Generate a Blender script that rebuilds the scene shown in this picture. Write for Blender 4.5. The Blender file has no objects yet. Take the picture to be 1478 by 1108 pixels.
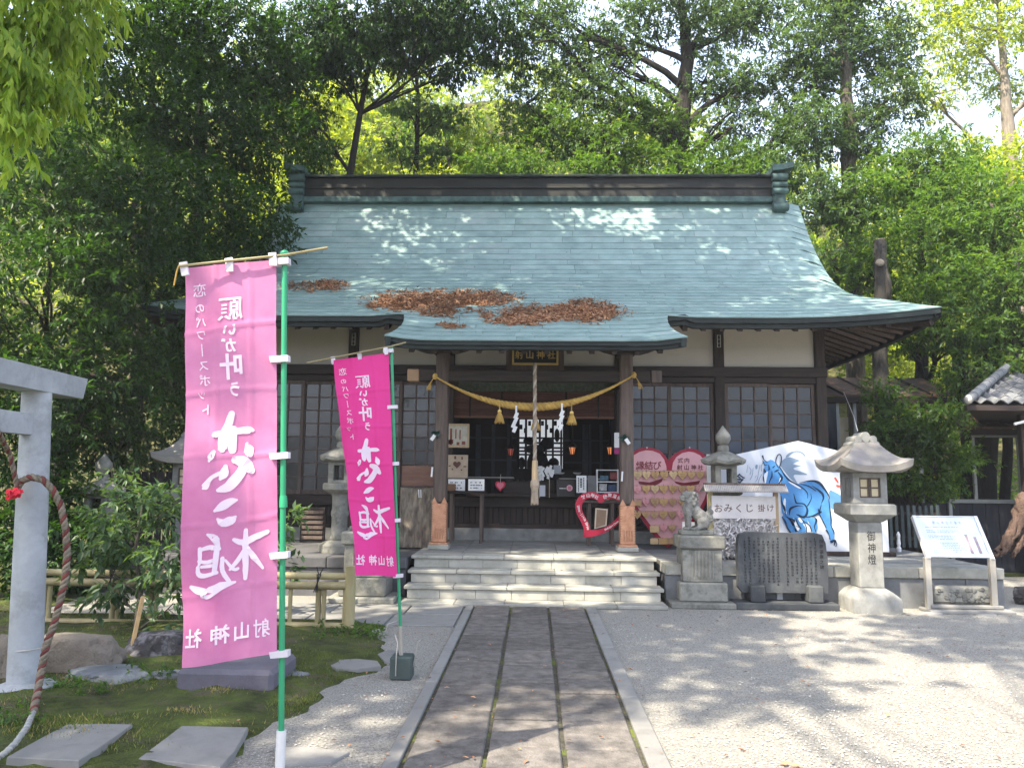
import bpy, bmesh, math, random
import numpy as np
from mathutils import Vector, Matrix, noise
R = math.radians
PI = math.pi
random.seed(7)
rng = np.random.default_rng(7)
SC = bpy.context.scene
COL = SC.collection

# ------------------------------------------------------------------ camera
CAM_H = 1.55
F = 1116.0 / 1478.0
YAW, PITCH, ROLL = math.atan(33 / 1116), math.atan(136 / 1116), R(0.6)
cd = bpy.data.cameras.new('camera')
cam = bpy.data.objects.new('camera', cd)
COL.objects.link(cam)
CM = Matrix.Rotation(YAW, 3, 'Z') @ Matrix.Rotation(PI / 2 + PITCH, 3, 'X') @ Matrix.Rotation(ROLL, 3, 'Z')
cam.matrix_world = Matrix.Translation((0, 0, CAM_H)) @ CM.to_4x4()
cd.sensor_width = 36.0
cd.lens = 36.0 * F
cd.clip_start = 0.05
cd.clip_end = 600
SC.camera = cam

# ------------------------------------------------------------------ world, sun, exposure
SUN_DIR = Vector((0.80, 0.80, -1.45)).normalized()      # the way the light travels
w = bpy.data.worlds.new('World')
SC.world = w
w.use_nodes = True
wn = w.node_tree.nodes
bg = wn['Background']
sky = wn.new('ShaderNodeTexSky')
sky.sky_type = 'NISHITA'
sky.sun_disc = False
sky.sun_elevation = math.asin(-SUN_DIR.z)
sky.sun_rotation = math.atan2(-SUN_DIR.x, -SUN_DIR.y)
sky.air_density = 1.0
sky.dust_density = 4.0
sky.ozone_density = 1.0
bg.inputs['Strength'].default_value = 0.15
veil = wn.new('ShaderNodeMixRGB')            # thin bright haze over the whole sky
veil.inputs[0].default_value = 0.55
veil.inputs[2].default_value = (4.3, 5.0, 6.5, 1)
w.node_tree.links.new(sky.outputs[0], veil.inputs[1])
w.node_tree.links.new(veil.outputs[0], bg.inputs[0])
sd = bpy.data.lights.new('sun', 'SUN')
sd.energy = 5.0
sd.angle = R(0.55)
sd.color = (1.0, 0.90, 0.72)
sun = bpy.data.objects.new('sun', sd)
COL.objects.link(sun)
sun.rotation_euler = SUN_DIR.to_track_quat('-Z', 'Y').to_euler()
sun.location = (-12, -12, 25)
vs = SC.view_settings
vs.view_transform = 'Standard'
vs.look = 'None'
vs.gamma = 1.0
vs.use_curve_mapping = False
vs.exposure = 1.6
SC.cycles.use_denoising = True
SC.cycles.max_bounces = 6
SC.cycles.diffuse_bounces = 4
SC.cycles.glossy_bounces = 3
SC.cycles.transmission_bounces = 4
SC.cycles.transparent_max_bounces = 8
SC.cycles.caustics_reflective = False
SC.cycles.caustics_refractive = False
SC.cycles.use_adaptive_sampling = True


# ------------------------------------------------------------------ measuring helpers (photo pixel + distance -> point in metres)
def ray(px, py):
    d = Vector(((px - 739.0) / 1116.0, -(py - 554.0) / 1116.0, -1.0))
    return CM @ d


def P(px, py, Y):
    d = ray(px, py)
    t = Y / d.y
    return Vector((0, 0, CAM_H)) + d * t


def G(px, py, z=0.0):
    d = ray(px, py)
    t = (z - CAM_H) / d.z
    return Vector((0, 0, CAM_H)) + d * t


# ------------------------------------------------------------------ materials
MATS = {}


def nd(nt, t, **kw):
    n = nt.nodes.new(t)
    for k, v in kw.items():
        setattr(n, k, v)
    return n


def mat(name, col, rough=0.8, var=0.25, scale=6.0, bump=0.15, metal=0.0, spec=0.3, stretch=(1, 1, 1), col2=None,
        spots=None, spot_scale=9.0, spot_amt=0.5, objvar=0.12, fine=60.0, bdist=0.01, coat=0.0, trans=0.0, sheen=0.0):
    """Principled with two scales of noise in the colour, optional spots of a second colour, fine bump."""
    if name in MATS:
        return MATS[name]
    m = bpy.data.materials.new(name)
    m.use_nodes = True
    nt = m.node_tree
    L = nt.links
    b = nt.nodes['Principled BSDF']
    tc = nd(nt, 'ShaderNodeTexCoord')
    oi = nd(nt, 'ShaderNodeObjectInfo')
    mp = nd(nt, 'ShaderNodeMapping')
    mp.inputs['Scale'].default_value = stretch
    add = nd(nt, 'ShaderNodeVectorMath', operation='MULTIPLY_ADD')
    add.inputs[1].default_value = (37, 23, 51)
    L.new(oi.outputs['Random'], add.inputs[0])
    L.new(tc.outputs['Object'], add.inputs[2])
    L.new(add.outputs[0], mp.inputs['Vector'])
    n1 = nd(nt, 'ShaderNodeTexNoise')
    n1.inputs['Scale'].default_value = scale
    n1.inputs['Detail'].default_value = 6
    n1.inputs['Roughness'].default_value = 0.65
    L.new(mp.outputs[0], n1.inputs['Vector'])
    rp = nd(nt, 'ShaderNodeValToRGB')
    c2 = col2 if col2 else tuple(min(1, c * (1 + var)) for c in col)
    c1 = tuple(c * (1 - var) for c in col)
    rp.color_ramp.elements[0].position = 0.30
    rp.color_ramp.elements[1].position = 0.72
    rp.color_ramp.elements[0].color = (*c1, 1)
    rp.color_ramp.elements[1].color = (*c2, 1)
    L.new(n1.outputs[0], rp.inputs[0])
    out = rp.outputs[0]
    if spots:
        n2 = nd(nt, 'ShaderNodeTexNoise')
        n2.inputs['Scale'].default_value = spot_scale
        n2.inputs['Detail'].default_value = 5
        n2.inputs['Roughness'].default_value = 0.7
        L.new(mp.outputs[0], n2.inputs['Vector'])
        r2 = nd(nt, 'ShaderNodeValToRGB')
        r2.color_ramp.elements[0].position = 0.52
        r2.color_ramp.elements[1].position = 0.64
        r2.color_ramp.elements[0].color = (0, 0, 0, 1)
        r2.color_ramp.elements[1].color = (spot_amt,) * 3 + (1,)
        L.new(n2.outputs[0], r2.inputs[0])
        mx = nd(nt, 'ShaderNodeMixRGB')
        L.new(r2.outputs[0], mx.inputs[0])
        L.new(out, mx.inputs[1])
        mx.inputs[2].default_value = (*spots, 1)
        out = mx.outputs[0]
    if objvar:
        hs = nd(nt, 'ShaderNodeHueSaturation')
        mr = nd(nt, 'ShaderNodeMapRange')
        mr.inputs['To Min'].default_value = 1 - objvar
        mr.inputs['To Max'].default_value = 1 + objvar
        L.new(oi.outputs['Random'], mr.inputs['Value'])
        L.new(mr.outputs[0], hs.inputs['Value'])
        L.new(out, hs.inputs['Color'])
        out = hs.outputs[0]
    L.new(out, b.inputs['Base Color'])
    b.inputs['Roughness'].default_value = rough
    b.inputs['Metallic'].default_value = metal
    b.inputs['Specular IOR Level'].default_value = spec
    if coat:
        b.inputs['Coat Weight'].default_value = coat
    if bump:
        n3 = nd(nt, 'ShaderNodeTexNoise')
        n3.inputs['Scale'].default_value = fine
        n3.inputs['Detail'].default_value = 4
        L.new(mp.outputs[0], n3.inputs['Vector'])
        ad = nd(nt, 'ShaderNodeMath', operation='ADD')
        L.new(n1.outputs[0], ad.inputs[0])
        L.new(n3.outputs[0], ad.inputs[1])
        bp = nd(nt, 'ShaderNodeBump')
        bp.inputs['Strength'].default_value = bump
        bp.inputs['Distance'].default_value = bdist
        L.new(ad.outputs[0], bp.inputs['Height'])
        L.new(bp.outputs[0], b.inputs['Normal'])
    if trans:
        tr = nd(nt, 'ShaderNodeBsdfTranslucent')
        L.new(out, tr.inputs[0])
        ms = nd(nt, 'ShaderNodeMixShader')
        ms.inputs[0].default_value = trans
        L.new(b.outputs[0], ms.inputs[1])
        L.new(tr.outputs[0], ms.inputs[2])
        L.new(ms.outputs[0], nt.nodes['Material Output'].inputs[0])
    MATS[name] = m
    return m


def leafmat(name, c1, c2, trans=0.45, rough=0.45, tr_col=None, spec=0.35):
    """leaves: every leaf its own tint; light passes through them."""
    m = bpy.data.materials.new(name)
    m.use_nodes = True
    nt = m.node_tree
    L = nt.links
    b = nt.nodes['Principled BSDF']
    ge = nd(nt, 'ShaderNodeNewGeometry')
    rp = nd(nt, 'ShaderNodeValToRGB')
    rp.color_ramp.elements[0].color = (*c1, 1)
    rp.color_ramp.elements[1].color = (*c2, 1)
    L.new(ge.outputs['Random Per Island'], rp.inputs[0])
    tc = nd(nt, 'ShaderNodeTexCoord')
    n1 = nd(nt, 'ShaderNodeTexNoise')
    n1.inputs['Scale'].default_value = 0.7
    n1.inputs['Detail'].default_value = 3
    L.new(tc.outputs['Object'], n1.inputs['Vector'])
    mr = nd(nt, 'ShaderNodeMapRange')
    mr.inputs['From Min'].default_value = 0.3
    mr.inputs['From Max'].default_value = 0.7
    mr.inputs['To Min'].default_value = 0.65
    mr.inputs['To Max'].default_value = 1.35
    L.new(n1.outputs[0], mr.inputs['Value'])
    hs = nd(nt, 'ShaderNodeHueSaturation')
    L.new(mr.outputs[0], hs.inputs['Value'])
    L.new(rp.outputs[0], hs.inputs['Color'])
    L.new(hs.outputs[0], b.inputs['Base Color'])
    b.inputs['Roughness'].default_value = rough
    b.inputs['Specular IOR Level'].default_value = spec
    tr = nd(nt, 'ShaderNodeBsdfTranslucent')
    mx = nd(nt, 'ShaderNodeMixRGB', blend_type='MULTIPLY')
    mx.inputs[0].default_value = 1.0
    L.new(hs.outputs[0], mx.inputs[1])
    mx.inputs[2].default_value = (*(tr_col or (2.6, 2.4, 0.9)), 1)
    L.new(mx.outputs[0], tr.inputs[0])
    ms = nd(nt, 'ShaderNodeMixShader')
    ms.inputs[0].default_value = trans
    L.new(b.outputs[0], ms.inputs[1])
    L.new(tr.outputs[0], ms.inputs[2])
    L.new(ms.outputs[0], nt.nodes['Material Output'].inputs[0])
    MATS[name] = m
    return m


def emis(name, col, s):
    m = bpy.data.materials.new(name)
    m.use_nodes = True
    b = m.node_tree.nodes['Principled BSDF']
    b.inputs['Base Color'].default_value = (*col, 1)
    b.inputs['Emission Color'].default_value = (*col, 1)
    b.inputs['Emission Strength'].default_value = s
    return m


# ------------------------------------------------------------------ mesh helpers
class MB:
    """Collects shapes in one coordinate frame; build() links them as ONE mesh object."""

    def __init__(s):
        s.v = []
        s.f = []

    def add(s, vs, fs):
        o = len(s.v)
        s.v += [tuple(q) for q in vs]
        s.f += [tuple(i + o for i in f) for f in fs]
        return s

    def box(s, x0, x1, y0, y1, z0, z1, b=0.0, M=None):
        if x0 > x1: x0, x1 = x1, x0
        if y0 > y1: y0, y1 = y1, y0
        if z0 > z1: z0, z1 = z1, z0
        if b <= 0:
            vs = [(x, y, z) for z in (z0, z1) for y in (y0, y1) for x in (x0, x1)]
            fs = [(0, 2, 3, 1), (4, 5, 7, 6), (0, 1, 5, 4), (2, 6, 7, 3), (0, 4, 6, 2), (1, 3, 7, 5)]
        else:
            b = min(b, (x1 - x0) * .45, (y1 - y0) * .45, (z1 - z0) * .45)
            # three rings of vertices per corner -> chamfered box
            vs, idx = [], {}
            for cz in (0, 1):
                for cy in (0, 1):
                    for cx in (0, 1):
                        X, Y, Z = (x0, x1)[cx], (y0, y1)[cy], (z0, z1)[cz]
                        dx, dy, dz = (b, -b)[cx], (b, -b)[cy], (b, -b)[cz]
                        for a in range(3):
                            idx[(cx, cy, cz, a)] = len(vs)
                            vs.append((X + (dx if a != 0 else 0), Y + (dy if a != 1 else 0), Z + (dz if a != 2 else 0)))
            q = lambda *k: tuple(idx[i] for i in k)
            fs = []
            for c in (0, 1):
                f = q((c, 0, 0, 0), (c, 0, 1, 0), (c, 1, 1, 0), (c, 1, 0, 0)); fs.append(f if c == 0 else f[::-1])
                f = q((0, c, 0, 1), (1, c, 0, 1), (1, c, 1, 1), (0, c, 1, 1)); fs.append(f if c == 0 else f[::-1])
                f = q((0, 0, c, 2), (0, 1, c, 2), (1, 1, c, 2), (1, 0, c, 2)); fs.append(f if c == 0 else f[::-1])
            for c in (0, 1):
                for d in (0, 1):
                    f = q((c, d, 0, 0), (c, d, 0, 1), (c, d, 1, 1), (c, d, 1, 0)); fs.append(f if c != d else f[::-1])
                    f = q((c, 0, d, 0), (c, 1, d, 0), (c, 1, d, 2), (c, 0, d, 2)); fs.append(f if c == d else f[::-1])
                    f = q((0, c, d, 1), (1, c, d, 1), (1, c, d, 2), (0, c, d, 2)); fs.append(f if c != d else f[::-1])
                    for e in (0, 1):
                        f = q((c, d, e, 0), (c, d, e, 1), (c, d, e, 2)); fs.append(f if (c + d + e) % 2 else f[::-1])
        if M is not None:
            vs = [M @ Vector(v) for v in vs]
        return s.add(vs, fs)

    def tube(s, pts, rads, n=10, cap=True, flat=1.0):
        pts = [Vector(p) for p in pts]
        if not hasattr(rads, '__len__'):
            rads = [rads] * len(pts)
        vs, fs = [], []
        ref = None
        for i, p in enumerate(pts):
            t = (pts[min(i + 1, len(pts) - 1)] - pts[max(i - 1, 0)])
            if t.length < 1e-9: t = Vector((0, 0, 1))
            t.normalize()
            if ref is None:
                ref = Vector((1, 0, 0)) if abs(t.x) < 0.8 else Vector((0, 1, 0))
            a = (ref - t * ref.dot(t)).normalized()
            ref = a
            c = t.cross(a)
            for k in range(n):
                th = 2 * PI * k / n
                vs.append(p + (a * math.cos(th) + c * math.sin(th) * flat) * rads[i])
        for i in range(len(pts) - 1):
            for k in range(n):
                k2 = (k + 1) % n
                fs.append((i * n + k, i * n + k2, (i + 1) * n + k2, (i + 1) * n + k))
        if cap:
            fs.append(tuple(range(n))[::-1])
            fs.append(tuple((len(pts) - 1) * n + k for k in range(n)))
        return s.add(vs, fs)

    def lathe(s, prof, n=24, cx=0, cy=0, sq=False, rot=0.0):
        """prof: (radius, z); with n=4 and rot=45 deg square stones, n=6 six-sided ones"""
        vs, fs = [], []
        for r, z in prof:
            for k in range(n):
                th = rot + 2 * PI * k / n
                vs.append((cx + r * math.cos(th), cy + r * math.sin(th), z))
        for i in range(len(prof) - 1):
            for k in range(n):
                k2 = (k + 1) % n
                fs.append((i * n + k, i * n + k2, (i + 1) * n + k2, (i + 1) * n + k))
        fs.append(tuple(range(n))[::-1])
        fs.append(tuple((len(prof) - 1) * n + k for k in range(n)))
        return s.add(vs, fs)

    def prism(s, poly, y0, y1, M=None):
        """closed outline in (x, z), pushed from y0 (front) to y1"""
        n = len(poly)
        vs = [(x, y0, z) for x, z in poly] + [(x, y1, z) for x, z in poly]
        fs = [tuple(range(n)), tuple(range(2 * n - 1, n - 1, -1))]
        for i in range(n):
            j = (i + 1) % n
            fs.append((j, i, n + i, n + j))
        if M is not None:
            vs = [M @ Vector(v) for v in vs]
        return s.add(vs, fs)

    def ell(s, c, r, n=12, m=8, M=None):
        vs, fs = [], []
        c = Vector(c)
        if not hasattr(r, '__len__'): r = (r, r, r)
        vs.append(Vector((0, 0, -r[2])))
        for j in range(1, m):
            ph = -PI / 2 + PI * j / m
            for k in range(n):
                th = 2 * PI * k / n
                vs.append(Vector((r[0] * math.cos(ph) * math.cos(th), r[1] * math.cos(ph) * math.sin(th), r[2] * math.sin(ph))))
        vs.append(Vector((0, 0, r[2])))
        for k in range(n):
            fs.append((0, 1 + (k + 1) % n, 1 + k))
            fs.append((len(vs) - 1, 1 + (m - 2) * n + k, 1 + (m - 2) * n + (k + 1) % n))
        for j in range(m - 2):
            for k in range(n):
                k2 = (k + 1) % n
                fs.append((1 + j * n + k, 1 + j * n + k2, 1 + (j + 1) * n + k2, 1 + (j + 1) * n + k))
        if M is not None:
            vs = [M @ v for v in vs]
        return s.add([v + c for v in vs], fs)

    def build(s, name, m, parent=None, smooth=False, world=False, fixn=False):
        me = bpy.data.meshes.new(name)
        vs = s.v
        if world and parent is not None:
            W = wloc(parent)
            vs = [(x - W[0], y - W[1], z - W[2]) for x, y, z in vs]
        me.from_pydata(vs, [], s.f)
        if fixn:
            bm = bmesh.new(); bm.from_mesh(me)
            bmesh.ops.recalc_face_normals(bm, faces=bm.faces)
            bm.to_mesh(me); bm.free()
        if smooth:
            me.polygons.foreach_set('use_smooth', [True] * len(me.polygons))
            if smooth != 'all':
                try:
                    me.set_sharp_from_angle(angle=R(38))
                except Exception:
                    pass
        me.materials.append(m)
        o = bpy.data.objects.new(name, me)
        COL.objects.link(o)
        if parent is not None:
            o.parent = parent
        return o


def wloc(o):
    v = Vector((0, 0, 0))
    while o is not None:
        v = v + Vector(o.location)
        o = o.parent
    return v


def tag(o, label=None, cat=None, group=None, kind=None):
    if label: o['label'] = label
    if cat: o['category'] = cat
    if group: o['group'] = group
    if kind: o['kind'] = kind
    return o


def thing(name, label, cat, loc=(0, 0, 0), rz=0.0, group=None):
    o = bpy.data.objects.new(name, None)
    o.empty_display_size = 0.1
    COL.objects.link(o)
    o.location = loc
    o.rotation_euler = (0, 0, rz)
    return tag(o, label, cat, group)


def kids(o):
    return [c for c in bpy.data.objects if c.parent == o]


def dup(o, loc=None, rz=None, label=None, parent=None, kidmap=None):
    if kidmap is None:
        kidmap = {}
        for c in bpy.data.objects:
            if c.parent: kidmap.setdefault(c.parent.name, []).append(c)
    c = o.copy()
    COL.objects.link(c)
    c.parent = parent
    for k in kidmap.get(o.name, []):
        dup(k, parent=c, kidmap=kidmap)
    if loc is not None: c.location = loc
    if rz is not None: c.rotation_euler[2] = rz
    if label: c['label'] = label
    return c


def inst(src, loc, parent, rot=None, scale=None):
    """another object on the same mesh: an alike piece"""
    c = src.copy()
    COL.objects.link(c)
    c.parent = parent
    c.location = loc
    if rot: c.rotation_euler = rot
    if scale: c.scale = scale
    return c


def bake(o):
    """apply modifiers into the mesh"""
    dg = bpy.context.evaluated_depsgraph_get()
    me = bpy.data.meshes.new_from_object(o.evaluated_get(dg))
    o.modifiers.clear()
    o.data = me
    return o


def fast_mesh(name, V, Fc, m, parent=None, tri=True):
    """V (n,3) float array; Fc (k,3|4) int array"""
    me = bpy.data.meshes.new(name)
    k, w_ = Fc.shape
    me.vertices.add(len(V))
    me.vertices.foreach_set('co', np.ascontiguousarray(V, dtype=np.float32).ravel())
    me.loops.add(k * w_)
    me.loops.foreach_set('vertex_index', Fc.astype(np.int32).ravel())
    me.polygons.add(k)
    me.polygons.foreach_set('loop_start', np.arange(0, k * w_, w_, dtype=np.int32))
    me.update(calc_edges=True)
    me.materials.append(m)
    o = bpy.data.objects.new(name, me)
    COL.objects.link(o)
    if parent is not None: o.parent = parent
    return o


_fc = {}


def glyphs(txt, off=0.0, res=3):
    """flat mesh of a text, height 1, centred: verts (x,y), faces"""
    key = (txt, off, res)
    if key in _fc: return _fc[key]
    cu = bpy.data.curves.new('text', 'FONT')
    cu.body = txt
    cu.align_x = 'CENTER'
    cu.size = 1.0
    cu.offset = off
    cu.resolution_u = res
    cu.fill_mode = 'FRONT'
    ob = bpy.data.objects.new('text', cu)
    COL.objects.link(ob)
    dg = bpy.context.evaluated_depsgraph_get()
    me = ob.evaluated_get(dg).to_mesh()
    vs = [(v.co.x, v.co.y) for v in me.vertices]
    fs = [tuple(p.vertices) for p in me.polygons]
    ob.evaluated_get(dg).to_mesh_clear()
    bpy.data.objects.remove(ob)
    bpy.data.curves.remove(cu)
    if vs:
        ys = [v[1] for v in vs]; xs = [v[0] for v in vs]
        cy = (min(ys) + max(ys)) / 2; cx = (min(xs) + max(xs)) / 2
        vs = [(x - cx, y - cy) for x, y in vs]
    _fc[key] = (vs, fs)
    return vs, fs


def put_text(mb, txt, u, v, size, fn, sx=1.0, off=0.0, rot=0.0, res=3):
    """glyph mesh mapped by fn(u, v) -> point; v grows upwards"""
    vs, fs = glyphs(txt, off, res)
    c, s_ = math.cos(rot), math.sin(rot)
    out = []
    for x, y in vs:
        x *= size * sx; y *= size
        out.append(fn(u + x * c - y * s_, v + x * s_ + y * c))
    mb.add(out, fs)


def brush(mb, pts, fn, n=6):
    """tapered brush stroke: pts (x, y, width)"""
    # resample, rounding the corners
    if len(pts) > 2:
        q_ = []
        for i in range(len(pts) - 1):
            p0, p1, p2, p3 = pts[max(i - 1, 0)], pts[i], pts[i + 1], pts[min(i + 2, len(pts) - 1)]
            for k in range(3):
                t = k / 3
                q_.append(tuple(.5 * (2 * p1[j] + (p2[j] - p0[j]) * t + (2 * p0[j] - 5 * p1[j] + 4 * p2[j] - p3[j]) * t * t + (3 * p1[j] - p0[j] - 3 * p2[j] + p3[j]) * t ** 3) for j in range(3)))
        pts = q_ + [pts[-1]]
        n = max(1, n // 2)
    P_ = []
    for i in range(len(pts) - 1):
        a, b_ = pts[i], pts[i + 1]
        for k in range(n):
            t = k / n
            P_.append(tuple(a[j] * (1 - t) + b_[j] * t for j in range(3)))
    P_.append(pts[-1])
    L_, R_ = [], []
    m_ = len(P_)
    for i, (x, y, wd) in enumerate(P_):
        x0, y0, _ = P_[max(i - 1, 0)]; x1, y1, _ = P_[min(i + 1, m_ - 1)]
        dx, dy = x1 - x0, y1 - y0
        l = math.hypot(dx, dy) or 1
        nx, ny = -dy / l, dx / l
        jit = 1 + 0.10 * math.sin(i * 2.7 + x)
        L_.append((x + nx * wd / 2 * jit, y + ny * wd / 2 * jit)); R_.append((x - nx * wd / 2, y - ny * wd / 2))
    vs = [fn(*q) for q in L_] + [fn(*q) for q in R_]
    fs = [(i, i + 1, m_ + i + 1, m_ + i) for i in range(m_ - 1)]
    # round ends
    for e, (i0, sg) in enumerate(((0, -1), (m_ - 1, 1))):
        x, y, wd = P_[i0]
        x2, y2, _ = P_[1 if i0 == 0 else m_ - 2]
        th = math.atan2(y - y2, x - x2)
        base = len(vs)
        vs.append(fn(x, y))
        for k in range(7):
            a = th - PI / 2 + PI * k / 6
            vs.append(fn(x + math.cos(a) * wd / 2, y + math.sin(a) * wd / 2))
        for k in range(6):
            fs.append((base, base + 1 + k, base + 2 + k))
    mb.add(vs, fs)


def flatpoly(mb, poly, fn):
    """filled outline (concave allowed) via fn"""
    from mathutils.geometry import tessellate_polygon
    tris = tessellate_polygon([[Vector((x, y, 0)) for x, y in poly]])
    mb.add([fn(x, y) for x, y in poly], [tuple(t) for t in tris])


def smooth_closed(poly, it=2):
    for _ in range(it):
        q = []
        n = len(poly)
        for i in range(n):
            a, b_ = poly[i], poly[(i + 1) % n]
            q.append((a[0] * .75 + b_[0] * .25, a[1] * .75 + b_[1] * .25))
            q.append((a[0] * .25 + b_[0] * .75, a[1] * .25 + b_[1] * .75))
        poly = q
    return poly


def rock(name, m, parent, c, r, seed=0, rough=0.38, flat_top=0.0, sub=5, rz=0.0):
    bm = bmesh.new()
    bmesh.ops.create_icosphere(bm, subdivisions=sub, radius=1)
    for v in bm.verts:
        p = v.co.copy()
        k = 1 + rough * noise.noise(p * 1.3 + Vector((seed * 3.1, 0, 0))) + rough * .45 * noise.noise(p * 3.1 + Vector((0, seed * 2.3, 0)))
        k += .06 * noise.noise(p * 7 + Vector((seed, 1, 2)))
        # a few planar cuts
        for j in range(5):
            n_ = Vector((math.sin(seed + j * 2.1), math.cos(seed * 1.7 + j * 1.3), .3 + .6 * math.sin(j + seed))).normalized()
            d = p.dot(n_) - .78
            if d > 0: p -= n_ * d * .85
        p *= 1 + .07 * noise.noise(p * 5 + Vector((seed, 1, 2))) + .035 * noise.noise(p * 12 + Vector((3, seed, 2))) - .05 * max(0, .12 - abs(noise.noise(p * 2.2 + Vector((seed, 7, 1))))) / .12
        if flat_top and p.z > flat_top: p.z = flat_top + (p.z - flat_top) * .15
        v.co = (p.x * r[0], p.y * r[1], p.z * r[2])
    bmesh.ops.rotate(bm, cent=(0, 0, 0), matrix=Matrix.Rotation(rz, 3, 'Z'), verts=bm.verts)
    me = bpy.data.meshes.new(name); bm.to_mesh(me); bm.free()
    me.polygons.foreach_set('use_smooth', [True] * len(me.polygons))
    try: me.set_sharp_from_angle(angle=R(30))
    except Exception: pass
    me.materials.append(m)
    o = bpy.data.objects.new(name, me); COL.objects.link(o)
    o.location = c
    if parent: o.parent = parent
    return o


# ------------------------------------------------------------------ foliage
def leaf_geo(base, d, nrm, ln, wd):
    """folded leaf of two triangles per row"""
    side = np.cross(d, nrm)
    side /= np.linalg.norm(side, axis=1, keepdims=True) + 1e-9
    up = np.cross(side, d)
    ln = ln[:, None]; wd = wd[:, None]
    tip = base + d * ln - up * ln * .10
    mid = base + d * ln * .45 + up * wd * .18
    Lf = mid + side * wd * .5
    Rt = mid - side * wd * .5
    n = len(base)
    V = np.stack([base, Lf, tip, Rt], axis=1).reshape(-1, 3)
    i = np.arange(n) * 4
    T = np.stack([np.stack([i, i + 1, i + 2], 1), np.stack([i, i + 2, i + 3], 1)], 1).reshape(-1, 3)
    return V, T


def unit(n):
    v = rng.normal(size=(n, 3))
    return v / (np.linalg.norm(v, axis=1, keepdims=True) + 1e-9)


def sprays(blobs, n_leaves, ln, wratio=.38, clump=.34, per=46, shell=.55, droop=.25, per_twig=7):
    """leaves set in whorls on twigs, the twigs gathered in clumps through the volume of the blobs"""
    blobs = [(np.array(c, float), np.array(r if hasattr(r, '__len__') else (r, r, r), float)) for c, r in blobs]
    vol = np.array([np.prod(r) ** .72 for _, r in blobs])
    vol /= vol.sum()
    ncl = max(1, n_leaves // per)
    which = rng.choice(len(blobs), size=ncl, p=vol)
    C = np.array([blobs[i][0] for i in which]); Rr = np.array([blobs[i][1] for i in which])
    u = unit(ncl)
    rad = (shell + (1 - shell) * rng.random(ncl)) ** 1.0
    rad = np.where(rng.random(ncl) < .25, rng.random(ncl) ** .5 * .9, rad)
    cc = C + u * Rr * rad[:, None]
    csz = clump * (0.55 + .9 * rng.random(ncl))
    ntw = max(1, per // per_twig)
    tw = np.repeat(np.arange(ncl), ntw)
    tu = unit(len(tw))
    tu[:, 2] *= .38
    tp = cc[tw] + tu * (csz[tw] * (.25 + .75 * rng.random(len(tw))))[:, None]
    tdir = tu * 1.0 + u[tw] * .45 + unit(len(tw)) * .22
    tdir[:, 2] -= droop
    tdir /= np.linalg.norm(tdir, axis=1, keepdims=True)
    li = np.repeat(np.arange(len(tw)), per_twig)
    n = len(li)
    along = rng.random(n)
    base = tp[li] + tdir[li] * (along * ln * 1.6)[:, None]
    d = tdir[li] * .75 + unit(n) * .85
    d[:, 2] -= droop * .6
    d /= np.linalg.norm(d, axis=1, keepdims=True)
    nr = unit(n) * .45 + np.array([0, 0, 1.1]) + u[tw][li] * .35
    L = ln * (.6 + .7 * rng.random(n))
    return leaf_geo(base, d, nr, L, L * wratio * (.8 + .4 * rng.random(n)))


def limb(mb, a, b_, r0, r1, n=8, seg=6, wob=.08, sag=.0):
    a = Vector(a); b_ = Vector(b_)
    L = (b_ - a).length
    ph = random.random() * 9
    pts, rs = [], []
    for i in range(seg + 1):
        t = i / seg
        p = a.lerp(b_, t)
        k = math.sin(t * PI) * wob * L
        p += Vector((math.sin(ph + t * 5) * k, math.cos(ph * 1.3 + t * 4) * k, sag * math.sin(t * PI) * L))
        pts.append(p); rs.append(r0 * (1 - t) + r1 * t)
    mb.tube(pts, rs, n)
    return pts
# ================================================================== materials of the place
M_GRAVEL = mat('gravel_grey', (.43, .41, .37), rough=.95, var=.45, scale=70, bump=.85, bdist=.028, fine=240, objvar=0, col2=(.62, .59, .53), spots=(.20, .19, .175), spot_scale=75, spot_amt=.7)
M_PEBBLE = mat('pebble', (.40, .39, .37), rough=.9, var=.3, scale=6, bump=.2)
M_SOIL = mat('moss_soil', (.050, .056, .020), rough=1, var=.5, scale=3.5, bump=1.0, bdist=.05, fine=55, objvar=0, col2=(.13, .17, .030), spots=(.12, .098, .065), spot_scale=3.4, spot_amt=.9)
M_GRANITE = mat('granite', (.225, .225, .212), rough=.9, var=.32, scale=5, bump=.45, fine=150, bdist=.004, spots=(.22, .22, .20), spot_scale=3, spot_amt=.5)
M_GRANITE_W = mat('pale_granite', (.345, .335, .295), rough=.88, var=.2, scale=4, bump=.35, fine=110, bdist=.004, spots=(.22, .225, .18), spot_scale=2.6, spot_amt=.65)
M_OLDSTONE = mat('old_stone', (.215, .21, .185), rough=.92, var=.35, scale=6, bump=.5, fine=70, bdist=.008, spots=(.11, .115, .095), spot_scale=7, spot_amt=.8)
M_PAVER = mat('paving_stone', (.128, .116, .106), rough=.88, var=.45, scale=9, bump=.9, fine=90, bdist=.008, spots=(.21, .195, .18), spot_scale=14, spot_amt=.4, objvar=.16)
M_BORDER = mat('border_stone', (.225, .22, .21), rough=.88, var=.2, scale=5, bump=.4, fine=110, bdist=.005, spots=(.18, .18, .16), spot_scale=5, spot_amt=.5)
M_JOINT = mat('joint_earth', (.07, .065, .05), rough=1, var=.5, scale=30, bump=.8, bdist=.01, objvar=0, spots=(.12, .15, .02), spot_scale=3, spot_amt=.8)
M_CONC = mat('weathered_concrete', (.165, .17, .175), rough=.9, var=.3, scale=3, bump=.3, fine=60, bdist=.006, spots=(.10, .105, .11), spot_scale=3, spot_amt=.6)
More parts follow.
